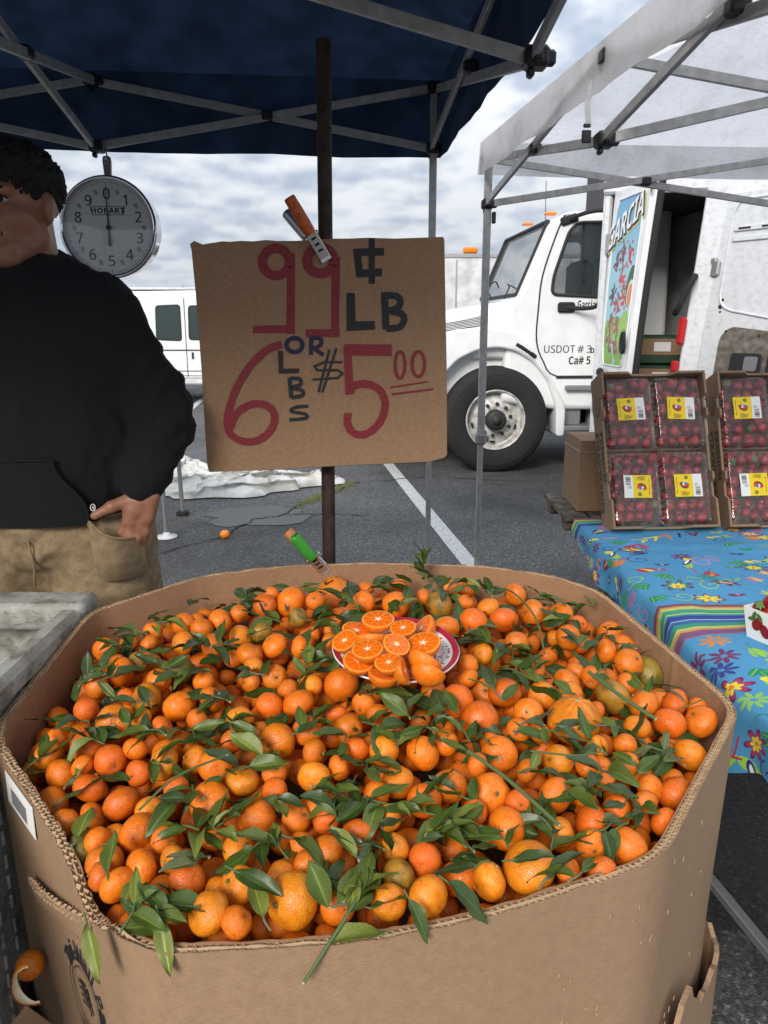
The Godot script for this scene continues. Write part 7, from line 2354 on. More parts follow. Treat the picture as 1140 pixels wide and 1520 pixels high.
func cargo_van():
	var t := thing("cargo_van", "white high-roof cargo van with its back doors standing open", "van")
	var zr := -6.62
	# body as a hollow box with the back left open
	var b := MB.new()
	b.box(Vector3(1.80, 1.50, zr - 2.0), Vector3(0.07, 2.05, 4.0), 0.02)
	b.box(Vector3(3.55, 1.50, zr - 2.0), Vector3(0.07, 2.05, 4.0), 0.02)
	b.box(Vector3(2.675, 2.57, zr - 2.0), Vector3(1.82, 0.10, 4.0), 0.03)
	b.box(Vector3(2.675, 0.50, zr - 2.0), Vector3(1.82, 0.10, 4.0), 0.02)
	b.box(Vector3(2.675, 1.5, zr - 4.0), Vector3(1.7, 2.1, 0.06), 0.01)
	b.box(Vector3(2.675, 1.2, zr - 4.9), Vector3(1.8, 1.4, 1.7), 0.25)
	var o0 := Vector3(1.80, 0, zr)
	var vb := Transform3D(Basis(Vector3.UP, -0.27), o0) * Transform3D(Basis(), -o0)   # the van stands turned a little away
	obj("body", b, M.white_paint_worn, t, vb)
	# rear pillar and the closed part of the back
	var p := MB.new()
	p.prism(round_poly([Vector2(2.40, 0.55), Vector2(2.545, 2.60), Vector2(3.58, 2.60), Vector2(3.58, 0.55)], 0.03, 3), zr - 0.03, zr + 0.04, 0.012, 2)
	obj("rear_panel", p, M.white_paint_worn, t, vb)
	var hdr := MB.new()
	hdr.box(Vector3(2.16, 2.53, zr), Vector3(0.8, 0.14, 0.07), 0.02)
	obj("rear_header", hdr, M.white_paint_worn, t, vb)
	# lining: floor, dark walls with pressed ribs
	var li := MB.new()
	li.box(Vector3(1.85, 1.5, zr - 1.98), Vector3(0.02, 1.9, 3.9)); li.box(Vector3(3.49, 1.5, zr - 1.98), Vector3(0.02, 1.9, 3.9))
	li.box(Vector3(2.675, 1.5, zr - 3.94), Vector3(1.62, 1.94, 0.03)); li.box(Vector3(2.675, 2.505, zr - 1.98), Vector3(1.62, 0.02, 3.9)); li.box(Vector3(2.675, 0.565, zr - 1.98), Vector3(1.62, 0.02, 3.9))
	obj("lining", li, M.van_inside, t, vb)
	for q in [[2.05, 2.1, 0.5, 0.5], [2.65, 2.1, 0.5, 0.5], [2.05, 1.35, 0.5, 0.7], [2.65, 1.35, 0.5, 0.7], [3.2, 1.7, 0.4, 1.2]]:
		var m := MB.new()
		m.prism(round_poly([Vector2(q[0] - q[2] / 2, q[1] - q[3] / 2), Vector2(q[0] + q[2] / 2, q[1] - q[3] / 2), Vector2(q[0] + q[2] / 2, q[1] + q[3] / 2), Vector2(q[0] - q[2] / 2, q[1] + q[3] / 2)], 0.08, 4), zr - 3.93, zr - 3.90, 0.015, 2)
		obj("pressed_panel", m, M.van_inside, t, vb)
	for k in 5:
		var m := MB.new()
		m.box(Vector3(1.875, 1.5, zr - 0.4 - k * 0.7), Vector3(0.04, 1.8, 0.09), 0.015)
		obj("rib", m, M.van_inside, t, vb)
	# near door, swung straight back: painted outside towards the price sign
	var A := Vector3(1.812, 0.55, -6.58)
	var Bt := Vector3(1.845, 2.47, -6.58)
	var Ct := Vector3(1.905, 2.47, -5.86)
	var D := Vector3(1.795, 0.55, -5.86)
	var pt := func(u: float, v: float, o: float) -> Vector3:   # u from hinge to free edge, v upwards, o outwards
		return A.lerp(D, u).lerp(Bt.lerp(Ct, u), v) + Vector3(-1, 0.03, 0) * (o + 0.02 * sin(PI * clampf(v * 0.8 + 0.15, 0, 1)))
	var d := MB.new()
	var skin := []
	var back := []
	for i in 13:
		var r1 := []
		var r2 := []
		for j in 9:
			r1.append(pt.call(j / 8.0, i / 12.0, 0.0)); r2.append(pt.call(j / 8.0, i / 12.0, -0.055))
		skin.append(r1); back.append(r2)
	var flip := []
	for r in back: flip.append(r.duplicate())
	for r in skin: r.reverse()
	d.patch(skin, 1); d.patch(back, 1)
	var edge1 := []
	for i in 13: edge1.append([pt.call(1.0, i / 12.0, 0.0), pt.call(1.0, i / 12.0, -0.055)])
	d.patch(edge1, -1)
	var top := [[], []]
	for j in 9:
		top[0].append(pt.call(j / 8.0, 1.0, 0.0)); top[1].append(pt.call(j / 8.0, 1.0, -0.055))
	d.patch(top, -1)
	var door := obj("rear_door", d, M.white_paint, t)
	door.set_meta("label", "open rear door with a painted fruit picture")
	var seal := []
	for i in 15: seal.append(pt.call(1.0, i / 14.0, -0.07))
	var sm := MB.new()
	sm.tube(seal, 0.026, 8)
	obj("rubber_seal", sm, M.rubber_black, door)
	var pic := []
	for i in 25:
		var v := 0.305 + 0.655 * i / 24.0
		var row := []
		for j in 13:
			var u := lerpf(0.10, 0.90, j / 12.0)
			var k := 0.0
			row.append(pt.call(lerpf(u, 0.5, 0.22 * pow(absf(i / 12.0 - 1.0), 6.0)), v, 0.004))
		pic.append(row)
	var pm := MB.new()
	pm.patch(pic, 1)
	var art := std("door_print", Color(0.9, 0.9, 0.9), 0.35)
	art.albedo_texture = door_picture()
	obj("fruit_picture", pm, art, door)
	var bd := MB.new()
	var ring := []
	for j in 13: ring.append(pic[0][j])
	for i in 25: ring.append(pic[i][12])
	for j in range(12, -1, -1): ring.append(pic[24][j])
	for i in range(24, -1, -1): ring.append(pic[i][0])
	var ring2 := []
	for q in ring: ring2.append(q + Vector3(-0.002, 0, 0))
	bd.tube(ring2, 0.006, 5, 1, false)
	obj("picture_border", bd, M.white_paint, door)
	var face := func(u: float, v: float, o: float, skew: float) -> Transform3D:
		var x: Vector3 = ((pt.call(u + 0.1, v + skew, 0.0) as Vector3) - (pt.call(u - 0.1, v - skew, 0.0) as Vector3)).normalized()
		var y: Vector3 = ((pt.call(u, v + 0.05, 0.0) as Vector3) - (pt.call(u, v - 0.05, 0.0) as Vector3)).normalized()
		return Transform3D(Basis(x, y, x.cross(y)), pt.call(u, v, o))
	var f1: Transform3D = face.call(0.52, 0.865, 0.007, 0.012)
	text(door, "lettering", "GARCIA '", 0.168, Transform3D(f1.basis.scaled_local(Vector3(0.92, 1.25, 1)), f1.origin + Vector3(0, -0.008, 0)), std("sign_yellow", Color(0.75, 0.62, 0.1), 0.4))
	var f2: Transform3D = face.call(0.52, 0.865, 0.010, 0.012)
	text(door, "lettering", "GARCIA '", 0.168, Transform3D(f2.basis.scaled_local(Vector3(0.89, 1.15, 1)), f2.origin + Vector3(0, 0.004, 0.006)), M.marker_navy)
	var f3: Transform3D = face.call(0.52, 0.865, 0.013, 0.012)
	text(door, "lettering", "GARCIA '", 0.163, Transform3D(f3.basis.scaled_local(Vector3(0.89, 1.12, 1)), f3.origin + Vector3(0, 0.012, 0)), M.paper)
	var f4: Transform3D = face.call(0.55, 0.225, 0.006, 0.0)
	text(door, "lettering", "(916) 96", 0.125, Transform3D(f4.basis.scaled_local(Vector3(1.02, 1.35, 1)), f4.origin), M.marker_red)
	var f5: Transform3D = face.call(0.40, 0.035, 0.006, 0.0)
	text(door, "lettering", "PRO", 0.11, Transform3D(f5.basis.scaled_local(Vector3(1.0, 1.3, 1)), f5.origin), M.marker_red)
	var hm := MB.new()
	for v in [0.13, 0.80]:
		hm = MB.new()
		hm.box(pt.call(0.0, v, 0.01), Vector3(0.05, 0.16, 0.06), 0.012)
		obj("hinge", hm, M.steel_plate, door)
	var hd := MB.new()
	var hp: Vector3 = pt.call(0.86, 0.40, 0.012)
	hd.lathe([Vector2(0.075, 0.0), Vector2(0.07, 0.02), Vector2(0.05, 0.012), Vector2(0.0, 0.006)], 20, Transform3D(Basis(Vector3(0, 0, 1), Vector3(-1, 0, 0), Vector3(0, 1, 0)) * Basis().scaled(Vector3(0.7, 1, 1.15)), hp))
	hd.box(pt.call(0.14, 0.27, 0.02), Vector3(0.05, 0.07, 0.09), 0.02)
	obj("handle", hd, M.rubber_black, door)
	# other door, swung back as well: its inner side towards the stall
	var e := MB.new()
	var P0 := Vector3(2.495, 0.58, -6.37)
	var X := Vector3(0.47, 0.0, 0.72).normalized()
	var Y := Vector3(0.075, 1.0, 0.0).normalized()
	var Nn := X.cross(Y).normalized()
	if Nn.x > 0: Nn = -Nn
	var xf := Transform3D(Basis(X, Y, Nn), P0)
	e.prism(round_poly([Vector2(0.0, 0.0), Vector2(0.82, 0.0), Vector2(0.82, 1.86), Vector2(0.0, 1.86)], 0.05, 4), -0.05, 0.0, 0.012, 2, xf)
	var d2 := obj("rear_door", e, M.white_paint_worn, t)
	d2.set_meta("label", "open rear door showing its worn inner side")
	var pf := MB.new()
	var frame := round_poly([Vector2(0.10, 1.00), Vector2(0.78, 0.88), Vector2(0.78, 1.80), Vector2(0.10, 1.80)], 0.13, 6)
	var fr := []
	for q in frame: fr.append(xf * Vector3(q.x, q.y, 0.002))
	fr.append(fr[0])
	pf.tube(fr, 0.011, 6, 1, false)
	obj("pressed_frame", pf, M.white_paint_worn, d2)
	for k in 2:
		var m := MB.new()
		m.prism(round_poly([Vector2(0.13, 1.565 - k * 0.075), Vector2(0.80, 1.565 - k * 0.075), Vector2(0.80, 1.605 - k * 0.075), Vector2(0.13, 1.605 - k * 0.075)], 0.015, 3), 0.0, 0.014, 0.006, 2, xf)
		obj("stiffener", m, M.white_paint_worn, d2)
	var so := MB.new()
	for k in 4:
		so = MB.new()
		so.box(xf * Vector3(0.22 + k * 0.19, 1.585, 0.0155), Vector3(0.10, 0.014, 0.004), 0.0, xf.basis)
		obj("slot", so, M.seam, d2)
	var tp := MB.new()
	tp.prism(round_poly([Vector2(0.17, 0.12), Vector2(0.80, 0.12), Vector2(0.80, 0.80), Vector2(0.25, 0.86), Vector2(0.17, 0.78)], 0.05, 4), 0.002, 0.022, 0.006, 2, xf)
	var trim := obj("trim_board", tp, M.trim_board, d2)
	var rh := MB.new()
	rh.prism(round_poly([Vector2(0.30, 0.50), Vector2(0.56, 0.50), Vector2(0.56, 0.66), Vector2(0.30, 0.66)], 0.03, 4), 0.022, 0.030, 0.004, 2, xf)
	rh.prism(round_poly([Vector2(0.60, 0.50), Vector2(0.80, 0.50), Vector2(0.80, 0.66), Vector2(0.60, 0.66)], 0.03, 4), 0.022, 0.030, 0.004, 2, xf)
	obj("handle_recess", rh, M.black_plastic, trim)
	var rl := MB.new()
	rl.prism(round_poly([Vector2(0.42, 0.525), Vector2(0.53, 0.525), Vector2(0.53, 0.635), Vector2(0.42, 0.635)], 0.02, 3), 0.03, 0.036, 0.003, 2, xf)
	obj("handle_lever", rl, M.grey_metal, trim)
	var sc := MB.new()
	for q in [[0.22, 0.82], [0.21, 0.45], [0.5, 0.79], [0.21, 0.18]]:
		sc = MB.new()
		sc.lathe([Vector2(0.012, 0.0), Vector2(0.0, 0.004)], 8, Transform3D(xf.basis * Basis(Vector3.RIGHT, PI / 2), xf * Vector3(q[0], q[1], 0.0225)))
		obj("screw", sc, M.black_plastic, trim)
	var la := MB.new()
	la.box(xf * Vector3(0.035, 1.30, 0.015), Vector3(0.07, 0.11, 0.05), 0.012, xf.basis)
	la.box(xf * Vector3(0.02, 1.36, 0.03), Vector3(0.05, 0.04, 0.04), 0.01, xf.basis)
	obj("door_latch", la, M.steel_plate, d2)
	var rs := MB.new()
	for q in [[0.13, 1.06, 0.014], [0.12, 1.01, 0.02], [0.125, 0.97, 0.01], [0.08, 0.30, 0.012], [0.10, 0.25, 0.02], [0.13, 0.29, 0.01]]: rs.lathe([Vector2(q[2], 0.0), Vector2(0.0, 0.003)], 9, Transform3D(xf.basis * Basis(Vector3.RIGHT, PI / 2), xf * Vector3(q[0], q[1], 0.0005)))
	obj("rust_hole", rs, M.seam, d2)
	# tail lamp and grab handle on the pillar
	var tl := MB.new()
	tl.box(Vector3(2.435, 1.40, zr + 0.06), Vector3(0.06, 0.22, 0.06), 0.02, Basis(Vector3.BACK, -0.07))
	obj("tail_lamp", tl, M.red_lens, t, vb)
	tl = MB.new()
	tl.box(Vector3(2.405, 1.12, zr + 0.06), Vector3(0.06, 0.09, 0.06), 0.015, Basis(Vector3.BACK, -0.07))
	obj("tail_lamp", tl, M.red_lens, t, vb)
	var gh := MB.new()
	gh.tube(smooth_line([Vector3(2.50, 1.82, zr + 0.06), Vector3(2.48, 1.80, zr + 0.13), Vector3(2.435, 1.70, zr + 0.14), Vector3(2.39, 1.58, zr + 0.12), Vector3(2.375, 1.54, zr + 0.05)], 5), 0.026, 8)
	obj("grab_handle", gh, M.rubber_black, t, vb)
	var bp := MB.new()
	bp.box(Vector3(2.67, 0.45, zr + 0.10), Vector3(1.9, 0.18, 0.2), 0.05)
	obj("bumper", bp, M.grey_metal, t, vb)
	for x in [1.88, 3.40]:
		for z in [zr - 0.9, zr - 4.6]:
			var w := MB.new()
			w.lathe([Vector2(0.0, -0.11), Vector2(0.34, -0.11), Vector2(0.35, -0.08), Vector2(0.35, 0.08), Vector2(0.34, 0.11), Vector2(0.0, 0.11)], 28, Transform3D(Basis(Vector3.BACK, PI / 2), Vector3(x, 0.35, z)))
			obj("wheel", w, M.tyre, t, vb)
	# produce crates stacked inside
	for k in 3:
		var c := thing("produce_crate", ["lowest green produce crate of the stack inside the cargo van", "middle green produce crate of the stack inside the cargo van", "topmost green produce crate of the stack inside the cargo van"][k], "crate", Vector3(2.30, 0.585 + k * 0.262, zr - 0.75), "crates inside the van")
		c.transform = vb * c.transform
		var m := MB.new()
		m.box(Vector3(0, 0.125, 0), Vector3(0.5, 0.25, 0.4), 0.012)
		obj("body", m, M.green_crate, c)
		var l := MB.new()
		l.box(Vector3(0.0, 0.15, 0.2025), Vector3(0.46, 0.14, 0.006), 0.001)
		obj("cardboard_front", l, M.cardboard, c)
		var pp := MB.new()
		pp.box(Vector3(0.04, 0.15, 0.207), Vector3(0.14, 0.08, 0.003))
		obj("label", pp, M.paper, c)

func trees_far():
	var r := RandomNumberGenerator.new()
	r.seed = 71
	for q in [[-31.2, -125.0, 6.9, "slender conifer tip showing above the passenger van roof"], [-24.0, -128.0, 5.0, "low dark tree far behind the passenger van"]]:
		var t := thing("conifer_tree", q[3], "tree", Vector3(q[0], 0, q[1]))
		var tr := MB.new()
		tr.tube([Vector3.ZERO, Vector3(0, q[2], 0)], [0.18, 0.03], 7)
		obj("trunk", tr, M.wood_grey, t)
		var cr := MB.new()
		for k in 420:
			var h := r.randf()
			var y: float = q[2] * (0.12 + 0.9 * h)
			var a := r.randf() * TAU
			var l := (1.05 - h) * 1.3 * r.randf_range(0.5, 1.1)
			var p := Vector3(0, y, 0)
			var d := Vector3(cos(a), -0.25, sin(a)) * l
			var s := Vector3(-sin(a), 0, cos(a)) * 0.12
			cr.tri(p + d * 0.2 + s, p + d, p + d * 0.2 - s)
			cr.tri(p + d * 0.3 + Vector3(0, 0.1, 0), p + d, p + d * 0.3 - Vector3(0, 0.12, 0))
		obj("crown", cr, M.far_tree, t)

# ------------------------------------------------------------------ the seller
func person():
	var t := thing("person", "young man in a black hoodie and khaki shorts, hand in pocket, behind the bins", "person", Vector3.ZERO)
	var Z := -1.82
	var nz := FastNoiseLite.new()
	nz.seed = 14; nz.frequency = 7.0; nz.fractal_octaves = 3
	# skin: head, neck, hand and legs in one body
	var yaw := Basis(Vector3.UP, deg_to_rad(-8))       # turned towards his right
	var hc := Vector3(-0.822, 1.708, Z + 0.0)
	var at := func(x: float, y: float, z: float) -> Vector3: return hc + yaw * Vector3(x, y, z) * 0.99    # z forward, x his left
	var head := [
		["e", at.call(0, 0.03, -0.012), Vector3(0.077, 0.098, 0.097), yaw],
		["e", at.call(0, -0.045, 0.022), Vector3(0.062, 0.080, 0.072), yaw],
		["c", at.call(-0.012, -0.108, 0.055), at.call(0.012, -0.108, 0.055), 0.026, 0.026],
		["c", at.call(0.052, -0.06, -0.005), at.call(0.024, -0.105, 0.045), 0.026, 0.022],
		["c", at.call(-0.052, -0.06, -0.005), at.call(-0.024, -0.105, 0.045), 0.026, 0.022],
		["c", at.call(0.042, -0.028, 0.06), at.call(0.05, -0.03, 0.035), 0.022, 0.022],
		["c", at.call(-0.042, -0.028, 0.06), at.call(-0.05, -0.03, 0.035), 0.022, 0.022],
		["c", at.call(0, 0.012, 0.088), at.call(0, -0.032, 0.108), 0.010, 0.013],
		["c", at.call(0.014, -0.037, 0.094), at.call(-0.014, -0.037, 0.094), 0.011, 0.011],
		["c", at.call(0.04, 0.026, 0.078), at.call(0.012, 0.022, 0.086), 0.010, 0.009],
		["c", at.call(-0.04, 0.026, 0.078), at.call(-0.012, 0.022, 0.086), 0.010, 0.009],
		["c", at.call(0.016, -0.070, 0.088), at.call(-0.016, -0.070, 0.088), 0.011, 0.011],
		["c", at.call(0.0, -0.05, -0.035), at.call(0.0, -0.20, -0.035), 0.066, 0.080],
		["e", at.call(0.084, -0.002, -0.004), Vector3(0.013, 0.034, 0.023), yaw * Basis(Vector3.UP, 0.45)],
		["e", at.call(-0.082, -0.002, -0.006), Vector3(0.010, 0.032, 0.021), yaw * Basis(Vector3.UP, -0.35)],
		["c", at.call(0.083, 0.012, -0.014), at.call(0.088, -0.008, -0.028), 0.006, 0.006],
	]
	for b in head:   # a broad head
		if b[0] == "e": b[2] = b[2] * 0.99
		else:
			b[3] = b[3] * 0.99; b[4] = b[4] * 0.99
	var mb := MB.new()
	mb.add(body_mesh(head, 0.0045, 0.018))
	# his hand, thumb out over the pocket edge
	var wr := Vector3(-0.548, 1.085, Z + 0.10)
	var hand := [
		["c", wr + Vector3(0.012, 0.05, -0.008), wr, 0.030, 0.029],
		["c", wr, wr + Vector3(-0.018, -0.035, 0.012), 0.028, 0.027],
		["c", wr + Vector3(0.018, -0.008, 0.006), wr + Vector3(0.008, -0.052, 0.008), 0.021, 0.019],
		["c", wr + Vector3(-0.018, -0.02, 0.012), wr + Vector3(-0.028, -0.058, 0.016), 0.021, 0.017],
		# four fingers slanting down into the pocket
		["c", wr + Vector3(-0.034, -0.055, 0.014), wr + Vector3(-0.050, -0.088, 0.012), 0.0105, 0.0095], ["c", wr + Vector3(-0.050, -0.088, 0.012), wr + Vector3(-0.055, -0.118, 0.004), 0.0095, 0.008],
		["c", wr + Vector3(-0.020, -0.062, 0.017), wr + Vector3(-0.034, -0.10, 0.014), 0.011, 0.010], ["c", wr + Vector3(-0.034, -0.10, 0.014), wr + Vector3(-0.040, -0.132, 0.004), 0.010, 0.0085],
		["c", wr + Vector3(-0.004, -0.062, 0.015), wr + Vector3(-0.016, -0.10, 0.012), 0.0105, 0.0095], ["c", wr + Vector3(-0.016, -0.10, 0.012), wr + Vector3(-0.022, -0.13, 0.002), 0.0095, 0.008],
		["c", wr + Vector3(0.010, -0.056, 0.010), wr + Vector3(0.002, -0.088, 0.008), 0.0095, 0.0085], ["c", wr + Vector3(0.002, -0.088, 0.008), wr + Vector3(-0.004, -0.112, 0.0), 0.0085, 0.007],
		# thumb leaving the side of the palm
		["c", wr + Vector3(-0.026, -0.012, 0.018), wr + Vector3(-0.062, -0.024, 0.036), 0.016, 0.0128], ["c", wr + Vector3(-0.062, -0.024, 0.036), wr + Vector3(-0.098, -0.042, 0.044), 0.012, 0.0098],
	]
	mb.add(body_mesh(hand, 0.0035, 0.009))
	var other := []
	for b in hand:
		other.append(["c", Vector3(-1.61 - b[1].x, b[1].y, b[1].z), Vector3(-1.61 - b[2].x, b[2].y, b[2].z), b[3], b[4]])
	mb.add(body_mesh(other, 0.006, 0.009))
	var legs := []
	for s in [-1, 1]:
		var x = -0.805 + s * 0.115
		legs.append(["c", Vector3(x, 0.62, Z), Vector3(x + s * 0.01, 0.48, Z + 0.01), 0.072, 0.060])
		legs.append(["c", Vector3(x + s * 0.01, 0.48, Z + 0.01), Vector3(x + s * 0.015, 0.34, Z - 0.015), 0.058, 0.062])
		legs.append(["c", Vector3(x + s * 0.015, 0.34, Z - 0.015), Vector3(x + s * 0.02, 0.09, Z - 0.01), 0.060, 0.040])
	mb.add(body_mesh(legs, 0.012, 0.02))
	obj("body", mb, M.skin, t)
	# face
	for s in [-1.0, 1.0]:
		var e := MB.new()
		e.lathe([Vector2(0.0, -1.0), Vector2(0.5, -0.87), Vector2(0.87, -0.5), Vector2(1.0, 0.0), Vector2(0.87, 0.5), Vector2(0.5, 0.87), Vector2(0.0, 1.0)], 14, Transform3D(Basis().scaled(Vector3(0.0125, 0.0075, 0.0105)), Vector3.ZERO))
		var eye := obj("eye", e, M.eye_white, t, Transform3D(yaw, at.call(s * 0.031, 0.006, 0.0795)))
		var ir := MB.new()
		ir.lathe([Vector2(0.0066, 0.0), Vector2(0.0045, 0.0016), Vector2(0.0, 0.002)], 12, Transform3D(Basis(Vector3.RIGHT, PI / 2), Vector3(0.0, 0, 0.0096)))
		obj("iris", ir, M.hair, eye)
		var br := MB.new()
		br.tube(smooth_line([at.call(s * 0.012, 0.0235, 0.093), at.call(s * 0.03, 0.030, 0.0905), at.call(s * 0.05, 0.022, 0.0745)], 4), [0.003, 0.0035, 0.004, 0.004, 0.004, 0.0038, 0.003, 0.002, 0.0012], 6)
		obj("eyebrow", br, M.hair, t)
		var lid := MB.new()
		lid.tube(smooth_line([at.call(s * 0.018, 0.0085, 0.0895), at.call(s * 0.031, 0.0135, 0.0905), at.call(s * 0.045, 0.0075, 0.082)], 4), 0.0018, 6)
		obj("eyelid", lid, M.hair, t)
	var mo := MB.new()
	mo.tube(smooth_line([at.call(-0.024, -0.071, 0.091), at.call(0.0, -0.067, 0.1), at.call(0.024, -0.071, 0.091)], 5), [0.002, 0.003, 0.004, 0.005, 0.005, 0.0055, 0.005, 0.005, 0.004, 0.003, 0.002], 8)
	mo.tube(smooth_line([at.call(-0.02, -0.079, 0.091), at.call(0.0, -0.080, 0.098), at.call(0.02, -0.079, 0.091)], 5), [0.002, 0.003, 0.004, 0.005, 0.0055, 0.006, 0.0055, 0.005, 0.004, 0.003, 0.002], 8)
	obj("lips", mo, M.lips, t)
	var mu := MB.new()
	var r := RandomNumberGenerator.new()
	r.seed = 6
	for k in 160:
		var x := r.randf_range(-0.028, 0.028)
		var p: Vector3 = at.call(x, -0.058 + r.randf_range(-0.004, 0.004) - absf(x) * 0.1, 0.0985 - absf(x) * 0.28)
		mu.tube([p, p + yaw * Vector3(x * 0.1, -0.006, 0.002)], 0.0006, 3, 1, false)
	obj("moustache", mu, M.hair, t)
	# curly hair
	var hm := MB.new()
	hm.add(body_mesh([["e", at.call(0, 0.062, -0.022), Vector3(0.096, 0.085, 0.108), yaw], ["e", at.call(0, 0.040, -0.055), Vector3(0.084, 0.066, 0.068), yaw], ["e", at.call(0.0, 0.085, 0.03), Vector3(0.078, 0.05, 0.066), yaw]], 0.006, 0.02, func(p: Vector3) -> float: return 0.012 * nz.get_noise_3d(p.x * 9, p.y * 9, p.z * 9)))
	for k in 1500:
		var d := Vector3(r.randfn(0, 1), r.randfn(0, 1), r.randfn(0, 1)).normalized()
		var q := Vector3(d.x * 0.093, 0.064 + d.y * 0.086, -0.022 + d.z * 0.108)
		if q.y < -0.02 or (q.z > 0.02 and q.y < 0.06) or (q.z > -0.06 and q.y < 0.038): continue
		var up := d.cross(Vector3(0.2, 1, 0.3)).normalized()
		var side := d.cross(up)
		var rad := r.randf_range(0.006, 0.013)
		var pts := []
		var ph := r.randf() * TAU
		for i in 8:
			var a := ph + i * 0.95
			pts.append(at.call(q.x, q.y, q.z) + yaw * (up * cos(a) * rad + side * sin(a) * rad + d * (i * 0.0026 - 0.002)))
		hm.tube(pts, 0.0016, 4, 1, false)
	for k in 26:   # loose strands on the forehead
		var x := r.randf_range(-0.06, 0.065)
		var p0: Vector3 = at.call(x, 0.088, 0.072 - absf(x) * 0.5)
		hm.tube(smooth_line([p0, p0 + yaw * Vector3(r.randfn(0, 0.006), -0.016, 0.012), p0 + yaw * Vector3(r.randfn(0, 0.012), -0.036, 0.010 + r.randf() * 0.006)], 3), 0.0013, 4, 1, false)
	obj("hair", hm, M.hair, t)
	# hoodie
	var hood := [
		["e", Vector3(-0.805, 1.40, Z), Vector3(0.235, 0.20, 0.135), Basis()],
		["e", Vector3(-0.805, 1.19, Z + 0.025), Vector3(0.232, 0.20, 0.165), Basis()],
		["c", Vector3(-0.805 - 0.10, 1.06, Z + 0.005), Vector3(-0.805 + 0.10, 1.06, Z + 0.005), 0.125, 0.125],
		["c", Vector3(-1.0, 1.475, Z - 0.005), Vector3(-0.655, 1.475, Z - 0.005), 0.080, 0.080],
		["c", Vector3(-0.77, 1.545, Z - 0.01), Vector3(-0.66, 1.49, Z - 0.01), 0.066, 0.066],
		["c", Vector3(-0.91, 1.545, Z - 0.01), Vector3(-1.0, 1.50, Z - 0.01), 0.066, 0.066],
	]
	var ring := []
	for k in 13:   # folded hood round the neck
		var a := TAU * k / 12.0
		ring.append(Vector3(-0.828 + cos(a) * 0.105, 1.566 - 0.032 * sin(a) + 0.006 * sin(a * 3.0), Z - 0.022 + sin(a) * 0.092))
	for k in 12: hood.append(["c", ring[k], ring[k + 1], 0.028, 0.028])
	hood.append(["e", Vector3(-0.84, 1.51, Z - 0.115), Vector3(0.12, 0.11, 0.05), Basis()])
	for s in [1, -1]:
		var f := func(x: float, y: float, z: float) -> Vector3: return Vector3(-0.805 + s * (x + 0.805), y, Z + z)
		hood.append(["c", f.call(-0.643, 1.465, -0.005), f.call(-0.545, 1.29, -0.02), 0.090, 0.074])
		hood.append(["c", f.call(-0.545, 1.29, -0.02), f.call(-0.517, 1.225, 0.01), 0.074, 0.066])
		hood.append(["c", f.call(-0.517, 1.225, 0.01), f.call(-0.542, 1.125, 0.085), 0.064, 0.048])
		hood.append(["c", f.call(-0.542, 1.125, 0.085), f.call(-0.548, 1.10, 0.098), 0.044, 0.040])
	var wrinkle := func(p: Vector3) -> float:
		var w := 0.006 * nz.get_noise_3d(p.x * 1.6, p.y * 1.1, p.z * 1.6) + 0.003 * nz.get_noise_3d(p.x * 5.0, p.y * 5.0, p.z * 5.0)
		var ax := absf(p.x + 0.805)
		if ax > 0.235:   # sleeve creases, tighter towards the cuff
			w += 0.004 * sin(p.y * 130.0 + p.x * 60.0 + 3.0 * nz.get_noise_3d(p.x, p.y, p.z)) * smoothstep(1.30, 1.14, p.y) * smoothstep(1.095, 1.13, p.y)
			w += 0.0045 * sin(p.y * 60.0 - ax * 90.0 + 4.0 * nz.get_noise_3d(p.x * 2, p.y, p.z)) * smoothstep(1.10, 1.25, p.y) * smoothstep(1.5, 1.36, p.y)
		else:
			w += 0.004 * sin(ax * 70.0 + p.y * 38.0 + 5.0 * nz.get_noise_3d(p.x, p.y, p.z)) * smoothstep(1.28, 1.5, p.y) * smoothstep(0.06, 0.2, ax)
			w += 0.004 * smoothstep(1.05, 1.0, p.y) * sin(p.x * 160.0)
		return w
	var hoodie := obj("hoodie", body_mesh(hood, 0.0105, 0.035, wrinkle), M.hoodie, t)
	# front pocket with its stitched edge
	var pk := []
	for i in 11:
		var row := []
		for j in 13:
			var v := i / 10.0
			var half := lerpf(0.155, 0.105, smoothstep(0.25, 0.95, v))
			var x := -0.815 + lerpf(-half, half, j / 12.0)
			var y := 1.02 + 0.155 * v
			var zz := Z + 0.025 + 0.165 * sqrt(maxf(0.02, 1.0 - pow((x + 0.805) / 0.238, 2.0))) * sqrt(maxf(0.05, 1.0 - pow((y - 1.19) / 0.30, 2.0)))
			row.append(Vector3(x, y, zz + 0.008))
		pk.append(row)
	var pm := MB.new()
	pm.patch(pk, 1)
	var po := obj("pocket", pm, M.hoodie, hoodie)
	var se := MB.new()
	var edge := []
	for i in 11: edge.append(pk[i][12])
	for j in range(11, -1, -1): edge.append(pk[10][j])
	se.tube(edge, 0.003, 6)
	obj("pocket_hem", se, M.hoodie, po)
	var lg := MB.new()
	var lo := Vector3(-0.648, 1.062, Z + 0.146)
	var lr := []
	for k in 25: lr.append(Vector2(cos(TAU * k / 24.0) * 0.005, sin(TAU * k / 24.0) * 0.0075))
	var lx := Transform3D(Basis(Vector3.UP, 0.55), lo)
	lg.ribbon(lr, 0.002, lx); lg.ribbon([Vector2(0.003, 0.003), Vector2(-0.001, 0.0), Vector2(0.003, -0.004)], 0.002, lx)
	obj("stitched_emblem", lg, M.paper, hoodie)
	var ey := MB.new()
	ey.lathe([Vector2(0.0065, 0.0), Vector2(0.0055, 0.002), Vector2(0.004, 0.001)], 14, Transform3D(Basis(Vector3.RIGHT, PI / 2 - 0.4), Vector3(-0.80, 1.528, Z + 0.092)))
